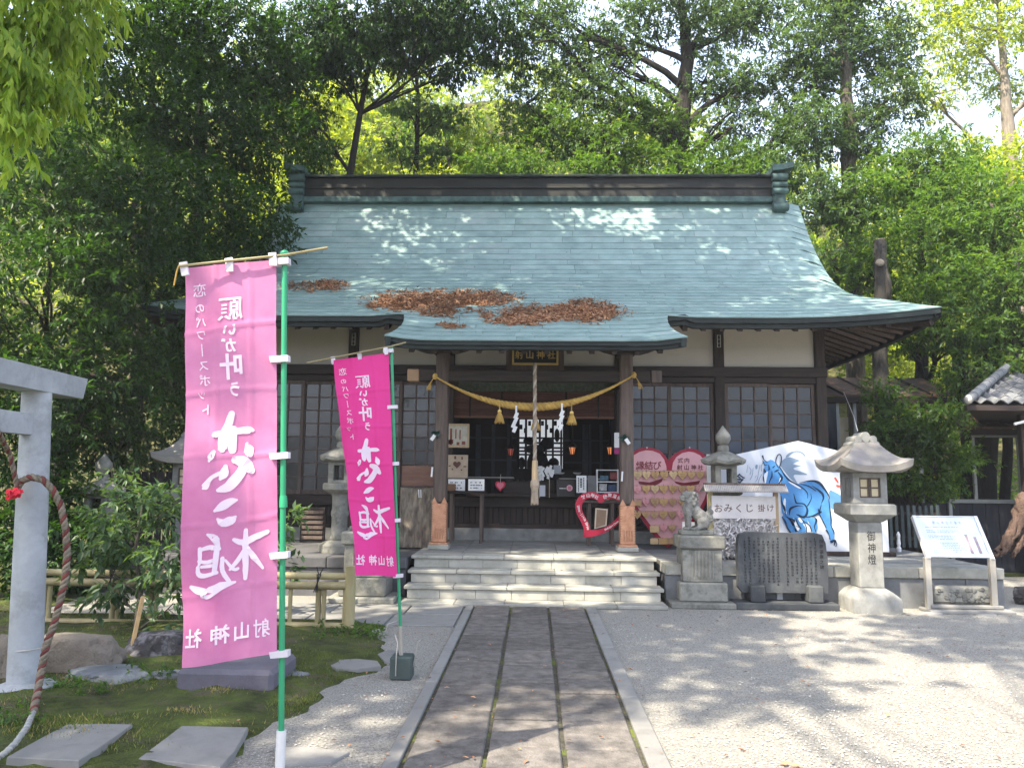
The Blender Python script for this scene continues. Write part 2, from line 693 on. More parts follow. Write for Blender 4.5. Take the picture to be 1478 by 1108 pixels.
M_WOOD = mat('dark_timber', (.021, .0145, .012), rough=.7, var=.4, scale=4, bump=.35, stretch=(6, 6, .6), fine=30, bdist=.004, col2=(.052, .036, .029), objvar=.2)
M_WOODH = mat('dark_timber_level', (.020, .014, .012), rough=.7, var=.4, scale=4, bump=.3, stretch=(.6, 6, 6), fine=30, bdist=.004, col2=(.048, .034, .028), objvar=.2)
M_WOODG = mat('grey_timber', (.105, .078, .066), rough=.8, var=.4, scale=4, bump=.4, stretch=(6, 6, .6), fine=30, bdist=.004, objvar=.15)
M_WOODL = mat('pale_timber', (.42, .31, .19), rough=.6, var=.2, scale=4, bump=.2, stretch=(5, 5, .6), objvar=.1)
M_BLACK = mat('near_black_timber', (.012, .011, .012), rough=.7, var=.4, scale=5, bump=.1)  # one even near-black for inner walls, boards and fittings
M_PLASTER = mat('plaster', (.50, .46, .415), rough=.9, var=.05, scale=1.5, bump=.08, objvar=.02)
M_FASCIA = mat('dark_copper_fascia', (.010, .013, .013), rough=.6, var=.4, scale=3, bump=.15, stretch=(.5, 2, 2), col2=(.024, .034, .032))
M_RIDGE = mat('brown_copper', (.022, .020, .018), rough=.55, var=.3, scale=2, bump=.1, stretch=(.4, 2, 2), col2=(.040, .040, .036), metal=.1)
M_VERDI = mat('verdigris', (.040, .070, .068), rough=.6, var=.35, scale=5, bump=.2, col2=(.10, .17, .16))
M_BAMBOO = mat('bamboo', (.31, .25, .12), rough=.45, var=.25, scale=4, bump=.1, stretch=(1, 1, .4), col2=(.40, .35, .19), objvar=.15)
M_METALW = mat('white_metal', (.62, .62, .62), rough=.4, var=.06, scale=4, bump=.03)
M_METALG = mat('steel', (.42, .39, .34), rough=.4, var=.12, scale=6, bump=.03, metal=.4)
M_TORII = mat('torii_paint', (.34, .355, .37), rough=.85, var=.24, scale=3, bump=.25, fine=90, bdist=.003, spots=(.20, .21, .20), spot_scale=4, spot_amt=.5)
M_PAPER = mat('paper', (.80, .80, .80), rough=.8, var=.04, scale=4, bump=.05, trans=.2)
M_STRAW = mat('straw_rope', (.46, .29, .075), rough=.8, var=.3, scale=12, bump=.5, fine=90, bdist=.004)
M_ROPE = mat('hemp_rope', (.30, .24, .18), rough=.9, var=.3, scale=12, bump=.4, fine=90, bdist=.004)
M_GOLD = mat('gold_leaf', (.70, .50, .17), rough=.4, var=.15, scale=8, bump=.05, metal=.5)
M_INK = mat('black_ink', (.012, .012, .014), rough=.7, var=.2, scale=8, bump=0, objvar=0)
M_INKG = mat('grey_ink', (.16, .16, .17), rough=.7, var=.2, scale=8, bump=0, objvar=0)
M_REDINK = mat('dark_red_paint', (.17, .018, .028), rough=.6, var=.15, scale=8, bump=0, objvar=0)
M_RED = mat('crimson_paint', (.42, .012, .045), rough=.4, var=.12, scale=6, bump=.05, objvar=.05)
M_PINK = mat('pink_paint', (.62, .33, .34), rough=.6, var=.08, scale=5, bump=.05, objvar=.04)
M_BROWNINK = mat('brown_ink', (.10, .040, .030), rough=.7, var=.2, scale=8, bump=0, objvar=0)
M_CLAY = mat('kawara_tile', (.13, .135, .145), rough=.6, var=.25, scale=6, bump=.2, spots=(.24, .235, .22), spot_scale=5, spot_amt=.4, objvar=.2)
M_RUST = mat('rusty_sheet', (.075, .050, .040), rough=.75, var=.4, scale=3, bump=.3, col2=(.13, .085, .065), spots=(.34, .17, .09), spot_scale=4, spot_amt=.7, objvar=.15)
M_BARK = mat('bark', (.075, .062, .050), rough=.95, var=.45, scale=5, bump=.9, stretch=(4, 4, .8), fine=25, bdist=.03, col2=(.15, .13, .105))
M_BARKD = mat('dark_bark', (.035, .030, .026), rough=.95, var=.45, scale=5, bump=.9, stretch=(4, 4, .8), fine=25, bdist=.03)
M_BARKL = mat('pale_bark', (.26, .22, .18), rough=.95, var=.35, scale=5, bump=.8, stretch=(4, 4, .8), fine=25, bdist=.02)
M_FALLEN = leafmat('fallen_leaf', (.20, .085, .045), (.54, .31, .18), trans=.1, rough=.8, tr_col=(1, 1, 1), spec=.1)

M_SHADESTONE = mat('shade_toned_stone', (.09, .09, .095), rough=.9, var=.3, scale=4, bump=.4)  # left platform stone, darkened so its colour carries the shade there
# copper roof sheets: patina differs from sheet to sheet
M_ROOF = mat('patina_copper_sheet', (.195, .300, .288), rough=.55, var=.22, scale=2.2, bump=.12, fine=40, bdist=.004, spec=.5,
             stretch=(1, 1, 1), col2=(.295, .412, .390), spots=(.34, .385, .38), spot_scale=1.3, spot_amt=.4, objvar=.06)


def glassmat(name, col, rough, spec=.6):
    m = bpy.data.materials.new(name); m.use_nodes = True
    b = m.node_tree.nodes['Principled BSDF']
    b.inputs['Base Color'].default_value = (*col, 1); b.inputs['Roughness'].default_value = rough
    b.inputs['Specular IOR Level'].default_value = spec
    nt = m.node_tree
    tc = nd(nt, 'ShaderNodeTexCoord'); n = nd(nt, 'ShaderNodeTexNoise'); n.inputs['Scale'].default_value = 3
    oi = nd(nt, 'ShaderNodeObjectInfo'); ad = nd(nt, 'ShaderNodeVectorMath', operation='MULTIPLY_ADD'); ad.inputs[1].default_value = (9, 7, 5)
    nt.links.new(oi.outputs['Random'], ad.inputs[0]); nt.links.new(tc.outputs['Object'], ad.inputs[2]); nt.links.new(ad.outputs[0], n.inputs['Vector'])
    bp = nd(nt, 'ShaderNodeBump'); bp.inputs['Strength'].default_value = .25; bp.inputs['Distance'].default_value = .01
    nt.links.new(n.outputs[0], bp.inputs['Height']); nt.links.new(bp.outputs[0], b.inputs['Normal'])
    hs = nd(nt, 'ShaderNodeHueSaturation'); mr = nd(nt, 'ShaderNodeMapRange'); mr.inputs['To Min'].default_value = .45; mr.inputs['To Max'].default_value = 1.5  # pane tone varied at random to suggest uneven reflections
    nt.links.new(oi.outputs['Random'], mr.inputs['Value']); nt.links.new(mr.outputs[0], hs.inputs['Value']); hs.inputs['Color'].default_value = (*col, 1)
    nt.links.new(hs.outputs[0], b.inputs['Base Color'])
    return m


M_PANE_D = glassmat('dark_pane', (.008, .008, .010), .12)
M_PANE_B = glassmat('blue_frosted_pane', (.010, .021, .042), .26)
M_PANE_N = glassmat('grey_frosted_pane', (.013, .013, .018), .26)
M_PANE_R = glassmat('brown_pane', (.026, .021, .023), .26)

# ================================================================== ground
def sheet(name, x0, x1, y0, y1, nx, ny, zf, m, kind='structure'):
    xs = np.linspace(x0, x1, nx + 1); ys = np.linspace(y0, y1, ny + 1)
    mb = MB()
    vs = [(x, y, zf(x, y)) for y in ys for x in xs]
    fs = [(j * (nx + 1) + i, j * (nx + 1) + i + 1, (j + 1) * (nx + 1) + i + 1, (j + 1) * (nx + 1) + i) for j in range(ny) for i in range(nx)]
    mb.add(vs, fs)
    o = mb.build(name, m, smooth='all')
    return tag(o, kind=kind)


tag(MB().box(-300, 300, -120, 400, -1.2, -.06).build('ground', M_SOIL), 'dark earth ground under the shrine precinct', kind='structure')
gr = sheet('gravel_yard', -1.0, 14, -6, 13.5, 60, 80, lambda x, y: .008 * noise.noise(Vector((x * .8, y * .8, 0))), M_GRAVEL)
gr['label'] = 'pale grey gravel yard either side of the stone path'


# moss edge: left of the path
def moss_edge(y):
    """x of the line between gravel and moss at depth y"""
    pts = [(-6, -2.6), (3.0, -2.3), (4.2, -1.75), (4.8, -1.62), (5.4, -1.55), (6.2, -1.40), (6.8, -1.15), (7.4, -1.45), (8.1, -1.55), (8.35, -1.6), (8.5, -5.6), (14, -6.0)]
    for a, b in zip(pts, pts[1:]):
        if a[0] <= y <= b[0]:
            t = (y - a[0]) / (b[0] - a[0])
            return a[1] * (1 - t) + b[1] * t + .06 * math.sin(y * 6.1) + .03 * math.sin(y * 17)
    return -2


sheet('gravel_strip', -8, -.86, -6, 13.5, 40, 80, lambda x, y: .006 * noise.noise(Vector((x * .8, y * .8, 0))), M_GRAVEL)
mb = MB()
ys = np.concatenate([np.linspace(-6, 8, 121), np.linspace(8.05, 8.9, 24), np.linspace(9, 14, 20)])
nx = 130
for j, y in enumerate(ys):
    xe = moss_edge(y)
    for i in range(nx + 1):
        t = i / nx
        x = xe - (1 - t) ** 1.5 * (22 if y < 8.36 else 20)
        h = .05 * (1 - math.exp(-(xe - x) * 4)) + .05 * noise.noise(Vector((x * 1.3, y * 1.3, 3))) * min(1, (xe - x) * 2) + .028 * noise.noise(Vector((x * 6, y * 6, 3))) * min(1, (xe - x) * 5)
        mb.v.append((x, y, max(-.02 if t == 1 else .006, h)))
mb.f = [(j * (nx + 1) + i, j * (nx + 1) + i + 1, (j + 1) * (nx + 1) + i + 1, (j + 1) * (nx + 1) + i) for j in range(len(ys) - 1) for i in range(nx)]
moss = tag(mb.build('mossy_ground', M_SOIL, smooth='all'), 'mossy earth garden on the left with thin grass', kind='structure')


def moss_h(x, y):
    xe = moss_edge(y)
    if x > xe: return 0
    return .05 * (1 - math.exp(-(xe - x) * 4)) + .05 * noise.noise(Vector((x * 1.3, y * 1.3, 3))) * min(1, (xe - x) * 2)


# hillside behind the shrine
def hill(x, y):
    t = max(0, (y - 20) / 24)
    s = 1.0 - .32 * max(0, min(1, (x + 1) / 11))
    return -.05 + 24.0 * s * (t ** 1.25 if t < 1 else 1 + .2 * (t - 1)) + 1.2 * noise.noise(Vector((x * .12, y * .12, 0))) * min(1, t * 2)


M_HILL = mat('forest_floor', (.06, .07, .025), rough=1, var=.5, scale=1.2, bump=.8, bdist=.2, fine=8, objvar=0, col2=(.13, .12, .05))
tag(sheet('hillside', -60, 60, 19.5, 90, 60, 40, hill, M_HILL), 'wooded hillside rising behind the shrine', kind='structure')

# ================================================================== stone path
path = thing('path', None, None, (0, 7, 0)); path['kind'] = 'structure'; path['label'] = 'stone path of three rows of flagstones leading to the steps'
MB().box(-.80, .74, 1.0, 9.56, -.05, .012).build('joint_bed', M_JOINT, path, world=True)
x = [(-.695, -.272), (-.250, .168), (.190, .603)]
for ci, (xa, xb) in enumerate(x):
    y = 1.2 + ci * .35
    while y < 9.5:
        L = random.choice((.42, .55, .62, .5, .72))
        y2 = min(y + L, 9.54)
        if 9.54 - y2 < .25: y2 = 9.54
        h = .029 + random.uniform(-.006, .006)
        MB().box(xa + random.uniform(0, .008), xb - random.uniform(0, .008), y + .010, y2 - .010, -.02, h, .009).build('flagstone', M_PAVER, path, world=True)
        y = y2
for xa, xb in ((-.80, -.715), (.625, .745)):
    y = 1.0 + random.random() * .3
    while y < 9.5:
        y2 = min(y + random.choice((1.35, 1.6, 1.8)), 9.55)
        if 9.55 - y2 < .4: y2 = 9.55
        MB().box(xa, xb, y + .004, y2 - .004, -.03, .034, .005).build('border_stone', M_BORDER, path, world=True)
        y = y2

# paved apron at the foot of the steps, left of the path
ap = thing('apron_paving', None, None, (-1.7, 9, 0)); ap['kind'] = 'structure'; ap['label'] = 'flat stone paving left of the path before the steps'
for (xa, xb, ya, yb) in ((-1.55, -.83, 8.30, 8.92), (-2.45, -1.57, 8.33, 8.95), (-3.3, -2.47, 8.3, 8.9), (-1.45, -.83, 8.94, 9.56), (-2.3, -1.47, 8.97, 9.56), (-3.3, -2.32, 8.92, 9.56), (-4.3, -3.32, 8.4, 9.5)):
    MB().box(xa, xb, ya, yb, -.02, .022 + random.uniform(-.003, .003), .006).build('paving_slab', M_BORDER, ap, world=True)

# ================================================================== stone steps
st = thing('stone_steps', 'pale stone steps with four treads leading up to the shrine porch', 'steps', (0, 10, 0))
nose = [(9.55, .05), (9.85, .21), (10.13, .37), (10.38, .53)]
for k, (y, z) in enumerate(nose):
    back = 10.75 if k == 3 else nose[k + 1][0] + .06
    n = 5
    cuts = [-1.62] + [(-1.62 + 3.24 * (i + random.uniform(-.12, .12)) / n) for i in range(1, n)] + [1.62]
    for a, b in zip(cuts, cuts[1:]):
        MB().box(a + .002, b - .002, y, back, z - .045, z + random.uniform(-.0015, .0015), .008).build('tread_slab', M_GRANITE_W, st, world=True)
    if k:
        n = 7
        off = random.uniform(-.25, .25)
        cuts = [-1.58] + [-1.58 + 3.16 * (i + off * .5) / n for i in range(1, n)] + [1.58]
        for a, b in zip(cuts, cuts[1:]):
            MB().box(a + .0025, b - .0025, y + .025, y + .06, nose[k - 1][1] + .002, z - .047, .002).build('riser_slab', M_GRANITE_W, st, world=True)
mbk = MB()
for k, (y, z) in enumerate(nose):
    mbk.box(-1.575, 1.575, y + .055, 10.9, -.02 if k == 0 else nose[k - 1][1] - .03, z - .05)
mbk.build('core', M_GRANITE, st, world=True)
# porch floor behind the top nosing
pf = thing('porch_floor', None, None, (0, 12, 0)); pf['kind'] = 'structure'; pf['label'] = 'smooth grey stone floor of the porch'
xs_ = [-1.62, -.98, -.33, .33, .98, 1.62]
ys_ = [10.754, 11.5, 12.3, 13.1]
for a, b in zip(xs_, xs_[1:]):
    for c, d in zip(ys_, ys_[1:]):
        MB().box(a + .002, b - .002, c + .002, d - .002, .46, .528, .004).build('floor_slab', M_GRANITE, pf, world=True)

# ================================================================== raised platform, right and left
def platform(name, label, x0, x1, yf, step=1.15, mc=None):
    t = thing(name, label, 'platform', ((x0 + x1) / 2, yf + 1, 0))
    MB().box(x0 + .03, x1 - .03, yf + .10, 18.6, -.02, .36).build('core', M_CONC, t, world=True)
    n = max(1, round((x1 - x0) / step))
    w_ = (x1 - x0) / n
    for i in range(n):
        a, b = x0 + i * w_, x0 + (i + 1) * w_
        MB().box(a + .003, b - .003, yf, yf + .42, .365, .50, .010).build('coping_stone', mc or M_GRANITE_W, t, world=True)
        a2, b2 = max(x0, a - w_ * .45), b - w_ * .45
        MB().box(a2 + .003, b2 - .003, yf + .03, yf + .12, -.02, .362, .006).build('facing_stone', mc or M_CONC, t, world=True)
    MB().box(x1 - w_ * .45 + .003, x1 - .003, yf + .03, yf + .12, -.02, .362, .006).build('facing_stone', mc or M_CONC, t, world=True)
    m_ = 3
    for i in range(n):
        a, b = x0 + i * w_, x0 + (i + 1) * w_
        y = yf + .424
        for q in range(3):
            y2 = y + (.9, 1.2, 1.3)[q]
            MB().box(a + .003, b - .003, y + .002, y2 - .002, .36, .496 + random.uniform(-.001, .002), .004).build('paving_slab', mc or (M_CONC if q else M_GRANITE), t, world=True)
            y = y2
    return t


platform('stone_platform', 'long grey stone platform right of the steps carrying the boards', 1.66, 5.85, 9.98)
platform('stone_platform', 'shaded stone platform left of the steps behind the bamboo fence', -5.85, -1.66, 10.25, mc=M_SHADESTONE)

# ================================================================== the shrine hall
YW = 13.16
hall = thing('shrine_hall', 'wooden shrine hall with large green copper roof and plaster walls', 'shrine', (0, YW, .5))


def hb(name, m, *boxes, parent=None, bev=.006, **kw):
    q = MB()
    for b in boxes: q.box(*b, bev)
    return q.build(name, m, parent or hall, world=True, **kw)


# foundation sill and floor beam
for a, b in ((-4.85, -1.55), (1.55, 4.85)):
    hb('foundation_sill', M_GRANITE, (a, b, YW - .18, YW + .2, .50, .70))
hb('foundation_sill', M_GRANITE, (-1.55, 1.55, YW - .10, YW + .2, .50, .72))
hb('floor_beam', M_WOODH, (-4.9, 4.9, YW - .09, YW + .09, 1.07, 1.24))
hb('floor_boards', M_WOODH, (-4.7, 4.7, YW + .05, 18.3, 1.16, 1.22))
hb('lower_rail', M_WOODH, (-4.85, 4.85, YW - .05, YW + .05, .705, .79))
# upright skirt slats under the floor beam
x = -4.75
src = None
while x < 4.75:
    if src is None:
        src = MB().box(-.042, .042, -.012, .012, 0, .285, .004).build('skirt_slat', M_WOOD, hall); src.location = (x, -.01, .79 - .5)
    else:
        inst(src, (x, -.01 + random.uniform(-.002, .002), .29), hall)
    x += .098
hb('skirt_backing', M_BLACK, (-4.75, 4.75, YW + .03, YW + .06, .70, 1.10))
# posts
for px_ in (-4.83, -3.13, -1.46, 1.46, 3.13, 4.83):
    top = 4.45
    hb('wall_post', M_WOOD, (px_ - .085, px_ + .085, YW - .085, YW + .085, .70, top), bev=.012)
    MB().box(px_ - .13, px_ + .13, YW - .13, YW + .13, .50, .703, .01).build('post_base', M_GRANITE_W, hall, world=True)
for px_ in (-4.83, 4.83):
    for yy in (14.9, 16.6, 18.3):
        hb('wall_post', M_WOOD, (px_ - .085, px_ + .085, yy - .085, yy + .085, .70, 4.45), bev=.012)
# horizontal beams
hb('head_beam', M_WOODH, (-4.93, 4.93, YW - .115, YW + .06, 3.29, 3.46), bev=.01)
hb('head_rail', M_WOODH, (-4.75, 4.75, YW - .06, YW + .05, 3.19, 3.286), bev=.006)
hb('wall_plate', M_WOODH, (-5.2, 5.2, YW - .09, YW + .09, 4.30, 4.47), bev=.01)
# plaster panels
for a, b in ((-4.745, -3.215), (-3.045, -1.545), (-1.375, 1.375), (1.545, 3.045), (3.215, 4.745)):
    hb('plaster_panel', M_PLASTER, (a, b, YW - .015, YW + .04, 3.462, 4.31), bev=.002)
# boat-shaped brackets on the posts
def bracket(cx, y0, y1, z, w_=.47, h=.12):
    poly = [(-w_, .0), (-w_, -.35 * h), (-w_ * .72, -.75 * h), (-w_ * .45, -h), (w_ * .45, -h), (w_ * .72, -.75 * h), (w_, -.35 * h), (w_, 0)]
    MB().prism([(cx + x_, z + z_) for x_, z_ in poly], y0, y1).build('bracket_arm', M_WOODH, hall, world=True)


for px_ in (-4.83, -3.13, -1.46, 1.46, 3.13, 4.83):
    bracket(px_, YW - .11, YW - .02, 4.30)
# small white ornament plates on the posts
for px_ in (-3.13, 3.13):
    q = MB()
    for k in range(3):
        q.box(px_ - .03, px_ + .03, YW - .092, YW - .086, 3.86 + k * .07, 3.865 + k * .07)
        q.box(px_ - .03, px_ - .022, YW - .092, YW - .086, 3.80 + k * .07, 3.87 + k * .07)
        q.box(px_ + .022, px_ + .03, YW - .092, YW - .086, 3.80 + k * .07, 3.87 + k * .07)
    q.box(px_ - .03, px_ + .03, YW - .092, YW - .086, 3.795, 3.80)
    q.build('tally_plate', M_METALW, hall, world=True)
# side and back walls
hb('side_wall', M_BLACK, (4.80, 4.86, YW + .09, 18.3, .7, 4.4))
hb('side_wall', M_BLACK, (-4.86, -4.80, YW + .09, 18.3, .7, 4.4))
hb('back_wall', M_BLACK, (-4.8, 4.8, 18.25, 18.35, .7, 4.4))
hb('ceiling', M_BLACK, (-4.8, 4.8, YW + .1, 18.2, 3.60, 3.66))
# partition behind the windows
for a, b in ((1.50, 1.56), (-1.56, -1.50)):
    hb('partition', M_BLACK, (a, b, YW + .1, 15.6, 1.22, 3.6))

# lattice windows ------------------------------------------------------
PANE = {}
for k, m_ in (('D', M_PANE_D), ('B', M_PANE_B), ('N', M_PANE_N), ('R', M_PANE_R)):
    PANE[k] = MB().box(-.5, .5, -.003, .003, -.5, .5).build('pane', m_, hall)
    PANE[k].location = (0, 3, 1)     # pattern pieces sit inside the hall as spare panes against the back wall
    PANE[k].scale = (.2, 1, .2)


def lattice(x0, x1, z0, z1, nc, nr, rows, cols=None, dy=0.0):
    wd = MB()
    fr = .055
    y = YW + dy
    wd.box(x0, x0 + fr, y - .02, y + .02, z0, z1, .003); wd.box(x1 - fr, x1, y - .02, y + .02, z0, z1, .003)
    wd.box(x0 + fr, x1 - fr, y - .02, y + .02, z1 - fr, z1, .003); wd.box(x0 + fr, x1 - fr, y - .02, y + .02, z0, z0 + .08, .003)
    win = wd.build('window', M_WOODG, hall, world=True)
    ax0, ax1, az0, az1 = x0 + fr, x1 - fr, z0 + .08, z1 - fr
    q = MB()
    for i in range(1, nc):
        xx = ax0 + (ax1 - ax0) * i / nc
        q.box(xx - .011, xx + .011, y - .016, y + .008, az0, az1)
    q.build('upright_bar', M_WOODG, win, world=True)
    q = MB()
    for j in range(1, nr):
        zz = az0 + (az1 - az0) * j / nr
        q.box(ax0, ax1, y - .013, y + .006, zz - .010, zz + .010)
    q.build('cross_bar', M_WOODG, win, world=True)
    W = wloc(win)
    for i in range(nc):
        for j in range(nr):
            k = rows[nr - 1 - j]
            if cols and k != 'D' and cols[i] != '.': k = cols[i]
            cx = ax0 + (ax1 - ax0) * (i + .5) / nc; cz = az0 + (az1 - az0) * (j + .5) / nr
            o = inst(PANE[k], Vector((cx, y + .012, cz)) - W, win, scale=((ax1 - ax0) / nc, 1, (az1 - az0) / nr))
            o.rotation_euler = (random.uniform(-.03, .03), 0, random.uniform(-.03, .03))
    return win


RW = ['D', 'N', 'B', 'B', 'B', 'B', 'B', 'B']
z0, z1 = 1.245, 3.185
lattice(1.55, 2.31, z0, z1, 3, 8, RW, dy=-.02)
lattice(2.27, 3.04, z0, z1, 3, 8, RW, dy=.03)
lattice(3.22, 4.00, z0, z1, 3, 8, RW, dy=-.02)
lattice(3.96, 4.74, z0, z1, 3, 8, RW, cols='R..', dy=.03)
RL = ['D'] * 4 + ['N'] * 4
for a, b, dy in ((-4.74, -3.96, -.02), (-4.0, -3.22, .03), (-3.04, -2.27, -.02), (-2.31, -1.55, .03)):
    lattice(a, b, z0, z1, 3, 8, RL, dy=dy)
for o in PANE.values():
    bpy.data.objects.remove(o)
# two white door strips seen through the right windows
for xx in (3.62, 4.16):
    MB().box(xx - .018, xx + .018, YW + .055, YW + .065, 2.62, 3.14).build('curtain_strip', M_PAPER, hall, world=True)

# roof ------------------------------------------------------------------
PR = [(10.33, 3.40), (11.0, 3.70), (11.6, 4.00), (12.4, 4.39), (13.0, 4.69), (13.7, 5.06), (14.1, 5.31), (14.5, 5.64), (15.0, 6.18), (15.45, 6.80), (15.85, 7.42)]
# smooth arc-length table
tb = []
for i in range(len(PR) - 1):
    p0 = PR[max(i - 1, 0)]; p1 = PR[i]; p2 = PR[i + 1]; p3 = PR[min(i + 2, len(PR) - 1)]
    for k in range(12):
        t = k / 12
        f = lambda a, b, c, d: .5 * ((2 * b) + (-a + c) * t + (2 * a - 5 * b + 4 * c - d) * t * t + (-a + 3 * b - 3 * c + d) * t ** 3)
        tb.append((f(p0[0], p1[0], p2[0], p3[0]), f(p0[1], p1[1], p2[1], p3[1])))
tb.append(PR[-1])
S = [0]
for a, b in zip(tb, tb[1:]): S.append(S[-1] + math.hypot(b[0] - a[0], b[1] - a[1]))
S = np.array(S); TY = np.array([a[0] for a in tb]); TZ = np.array([a[1] for a in tb])


def prof(s): return float(np.interp(s, S, TY)), float(np.interp(s, S, TZ))


S_E = float(np.interp(11.6, TY, S))          # arc position of the main eave
S_T = float(S[-1])


def xedge(y):
    if y >= 13.6: return 5.52
    if y >= 11.6:
        t = (13.6 - y) / 2.0
        return 5.52 - .10 * math.sin(t * PI) * (1 - t) + .60 * t ** 2.0
    t = (11.6 - y) / 1.27
    return 2.02 - .10 * math.sin(t * PI) + .04 * t


def roofpt(s, x):
    """point on the roof skin; x signed"""
    y, z = prof(s)
    ax = abs(x)
    if y < 14:
        k = min(1.0, (14 - y) / 2.4)
        z += .17 * k * max(0, (ax - 3.6) / 2.5) ** 2
    if y >= 12.4:
        e = xedge(y)
        cur = max(0, (ax - (e - .42)) / .42)
        z -= .13 * min(1, (y - 12.4) / 1.2) * cur ** 2
    if y < 11.9 and ax < 2.3:                     # porch verge turns up a touch
        z += .05 * max(0, (ax - 1.4) / .6) ** 2 * min(1, (11.9 - y) / .6)
    return Vector((x, y, z))


def rnorm(s):
    a = prof(max(0, s - .03)); b = prof(min(S_T, s + .03))
    d = Vector((0, b[0] - a[0], b[1] - a[1])).normalized()
    return Vector((0, -d.z, d.y)), d


def roof_sheet(s0, s1, xa, xb, lift, nm='copper_sheet'):
    """one sheet: its lower edge stands proud of the course below"""
    n_, d_ = rnorm((s0 + s1) / 2)
    seg = 3
    vs, fs = [], []
    for i in range(seg + 1):
        t = i / seg
        # trapezoid ends follow the verge
        xl = xa[0] * (1 - t) + xb[0] * t
        xu = xa[1] * (1 - t) + xb[1] * t
        lo = roofpt(s0, xl); up = roofpt(min(s1 + .02, S_T), xu)
        vs += [lo + n_ * lift, lo + n_ * (lift * .1 - .004), up + n_ * .003, up - n_ * .004]
    for i in range(seg):
        a = i * 4; b = a + 4
        fs += [(a, b, b + 2, a + 2), (a + 1, b + 1, b, a), (a + 3, b + 3, b + 1, a + 1)]
    fs += [(0, 2, 3, 1), (seg * 4, seg * 4 + 1, seg * 4 + 3, seg * 4 + 2)]
    MB().add(vs, fs).build(nm, M_ROOF, hall, world=True)


NC = 27
ds = (S_T - S_E) / NC
for c in range(NC):
    s0 = S_E + c * ds; s1 = s0 + ds
    y0_, _ = prof(s0); y1_, _ = prof(s1)
    e0, e1 = xedge(y0_), xedge(y1_)
    n = 9
    off = (random.random() - .5) * .7 + (.5 if c % 2 else 0)
    cuts = [-1.0] + [max(-1, min(1, -1 + 2 * (i + off * .6) / n)) for i in range(1, n)] + [1.0]
    for a, b in zip(cuts, cuts[1:]):
        if b - a < .03: continue
        g = .0025 / e0
        roof_sheet(s0, s1, ((a + g) * e0, (a + g) * e1), ((b - g) * e0, (b - g) * e1), .011 + random.uniform(0, .004))
npc = 6
dp = S_E / npc
for c in range(npc):
    s0 = c * dp; s1 = s0 + dp
    y0_, _ = prof(s0); y1_, _ = prof(s1)
    e0, e1 = xedge(y0_), xedge(min(y1_, 11.599))
    off = random.random() - .5
    cuts = [-1.0] + [-1 + 2 * (i + off * .6) / 4 for i in range(1, 4)] + [1.0]
    for a, b in zip(cuts, cuts[1:]):
        g = .0025 / e0
        roof_sheet(s0, s1, ((a + g) * e0, (a + g) * e1), ((b - g) * e0, (b - g) * e1), .011 + random.uniform(0, .004))

# dark boards under the sheets, and the fascias
def strip(name, m, f0, f1, n, parent=None, flip=False):
    vs = [f0(i / n) for i in range(n + 1)] + [f1(i / n) for i in range(n + 1)]
    fs = [((i, i + 1, n + 2 + i, n + 1 + i) if not flip else (i + 1, i, n + 1 + i, n + 2 + i)) for i in range(n)]
    return MB().add(vs, fs).build(name, m, parent or hall, world=True)


q = MB(); nn = 24; rows = 30
for j in range(rows + 1):
    s = S_E + (S_T - S_E) * j / rows
    y, _ = prof(s); e = xedge(y) - .015
    n_, _d = rnorm(s)
    for i in range(nn + 1): q.v.append(tuple(roofpt(s, -e + 2 * e * i / nn) - n_ * .02))
q.f = [(j * (nn + 1) + i, j * (nn + 1) + i + 1, (j + 1) * (nn + 1) + i + 1, (j + 1) * (nn + 1) + i) for j in range(rows) for i in range(nn)]
q.build('roof_boards', M_BLACK, hall, world=True)
q = MB()
for j in range(9):
    s = (S_E + .3) * j / 8
    y, _ = prof(s); e = xedge(min(y, 11.599)) - .015
    n_, _d = rnorm(s)
    for i in range(nn + 1): q.v.append(tuple(roofpt(s, -e + 2 * e * i / nn) - n_ * (.02 if y < 11.6 else .05)))
q.f = [(j * (nn + 1) + i, j * (nn + 1) + i + 1, (j + 1) * (nn + 1) + i + 1, (j + 1) * (nn + 1) + i) for j in range(8) for i in range(nn)]
q.build('roof_boards', M_BLACK, hall, world=True)


def fascia(fn, a, b, h1, dy, n=30, nm='fascia'):
    """two-step curved eave board following fn(x)"""
    q = MB()
    xs = [a + (b - a) * i / n for i in range(n + 1)]
    for (o, t0, t1) in ((0.0, .004, h1 * .55), (dy, h1 * .55 + .002, h1)):
        base = len(q.v)
        for x_ in xs:
            p = fn(x_)
            q.v += [(p.x, p.y + o, p.z - t0), (p.x, p.y + o, p.z - t1), (p.x, p.y + o + .09, p.z - t1), (p.x, p.y + o + .09, p.z - t0)]
        for i in range(n):
            for k in range(4):
                k2 = (k + 1) % 4
                q.f.append((base + i * 4 + k, base + i * 4 + k2, base + (i + 1) * 4 + k2, base + (i + 1) * 4 + k))
        q.f.append((base, base + 1, base + 2, base + 3)); q.f.append(tuple(base + n * 4 + k for k in (3, 2, 1, 0)))
    q.build(nm, M_FASCIA, hall, world=True, fixn=True)


fascia(lambda x_: roofpt(S_E, x_) + Vector((0, .012, 0)), 2.0, xedge(11.6) - .01, .15, .05)
fascia(lambda x_: roofpt(S_E, x_) + Vector((0, .012, 0)), -xedge(11.6) + .01, -2.0, .15, .05)
fascia(lambda x_: roofpt(0, x_) + Vector((0, .012, 0)), -xedge(10.33) + .01, xedge(10.33) - .01, .11, .04)
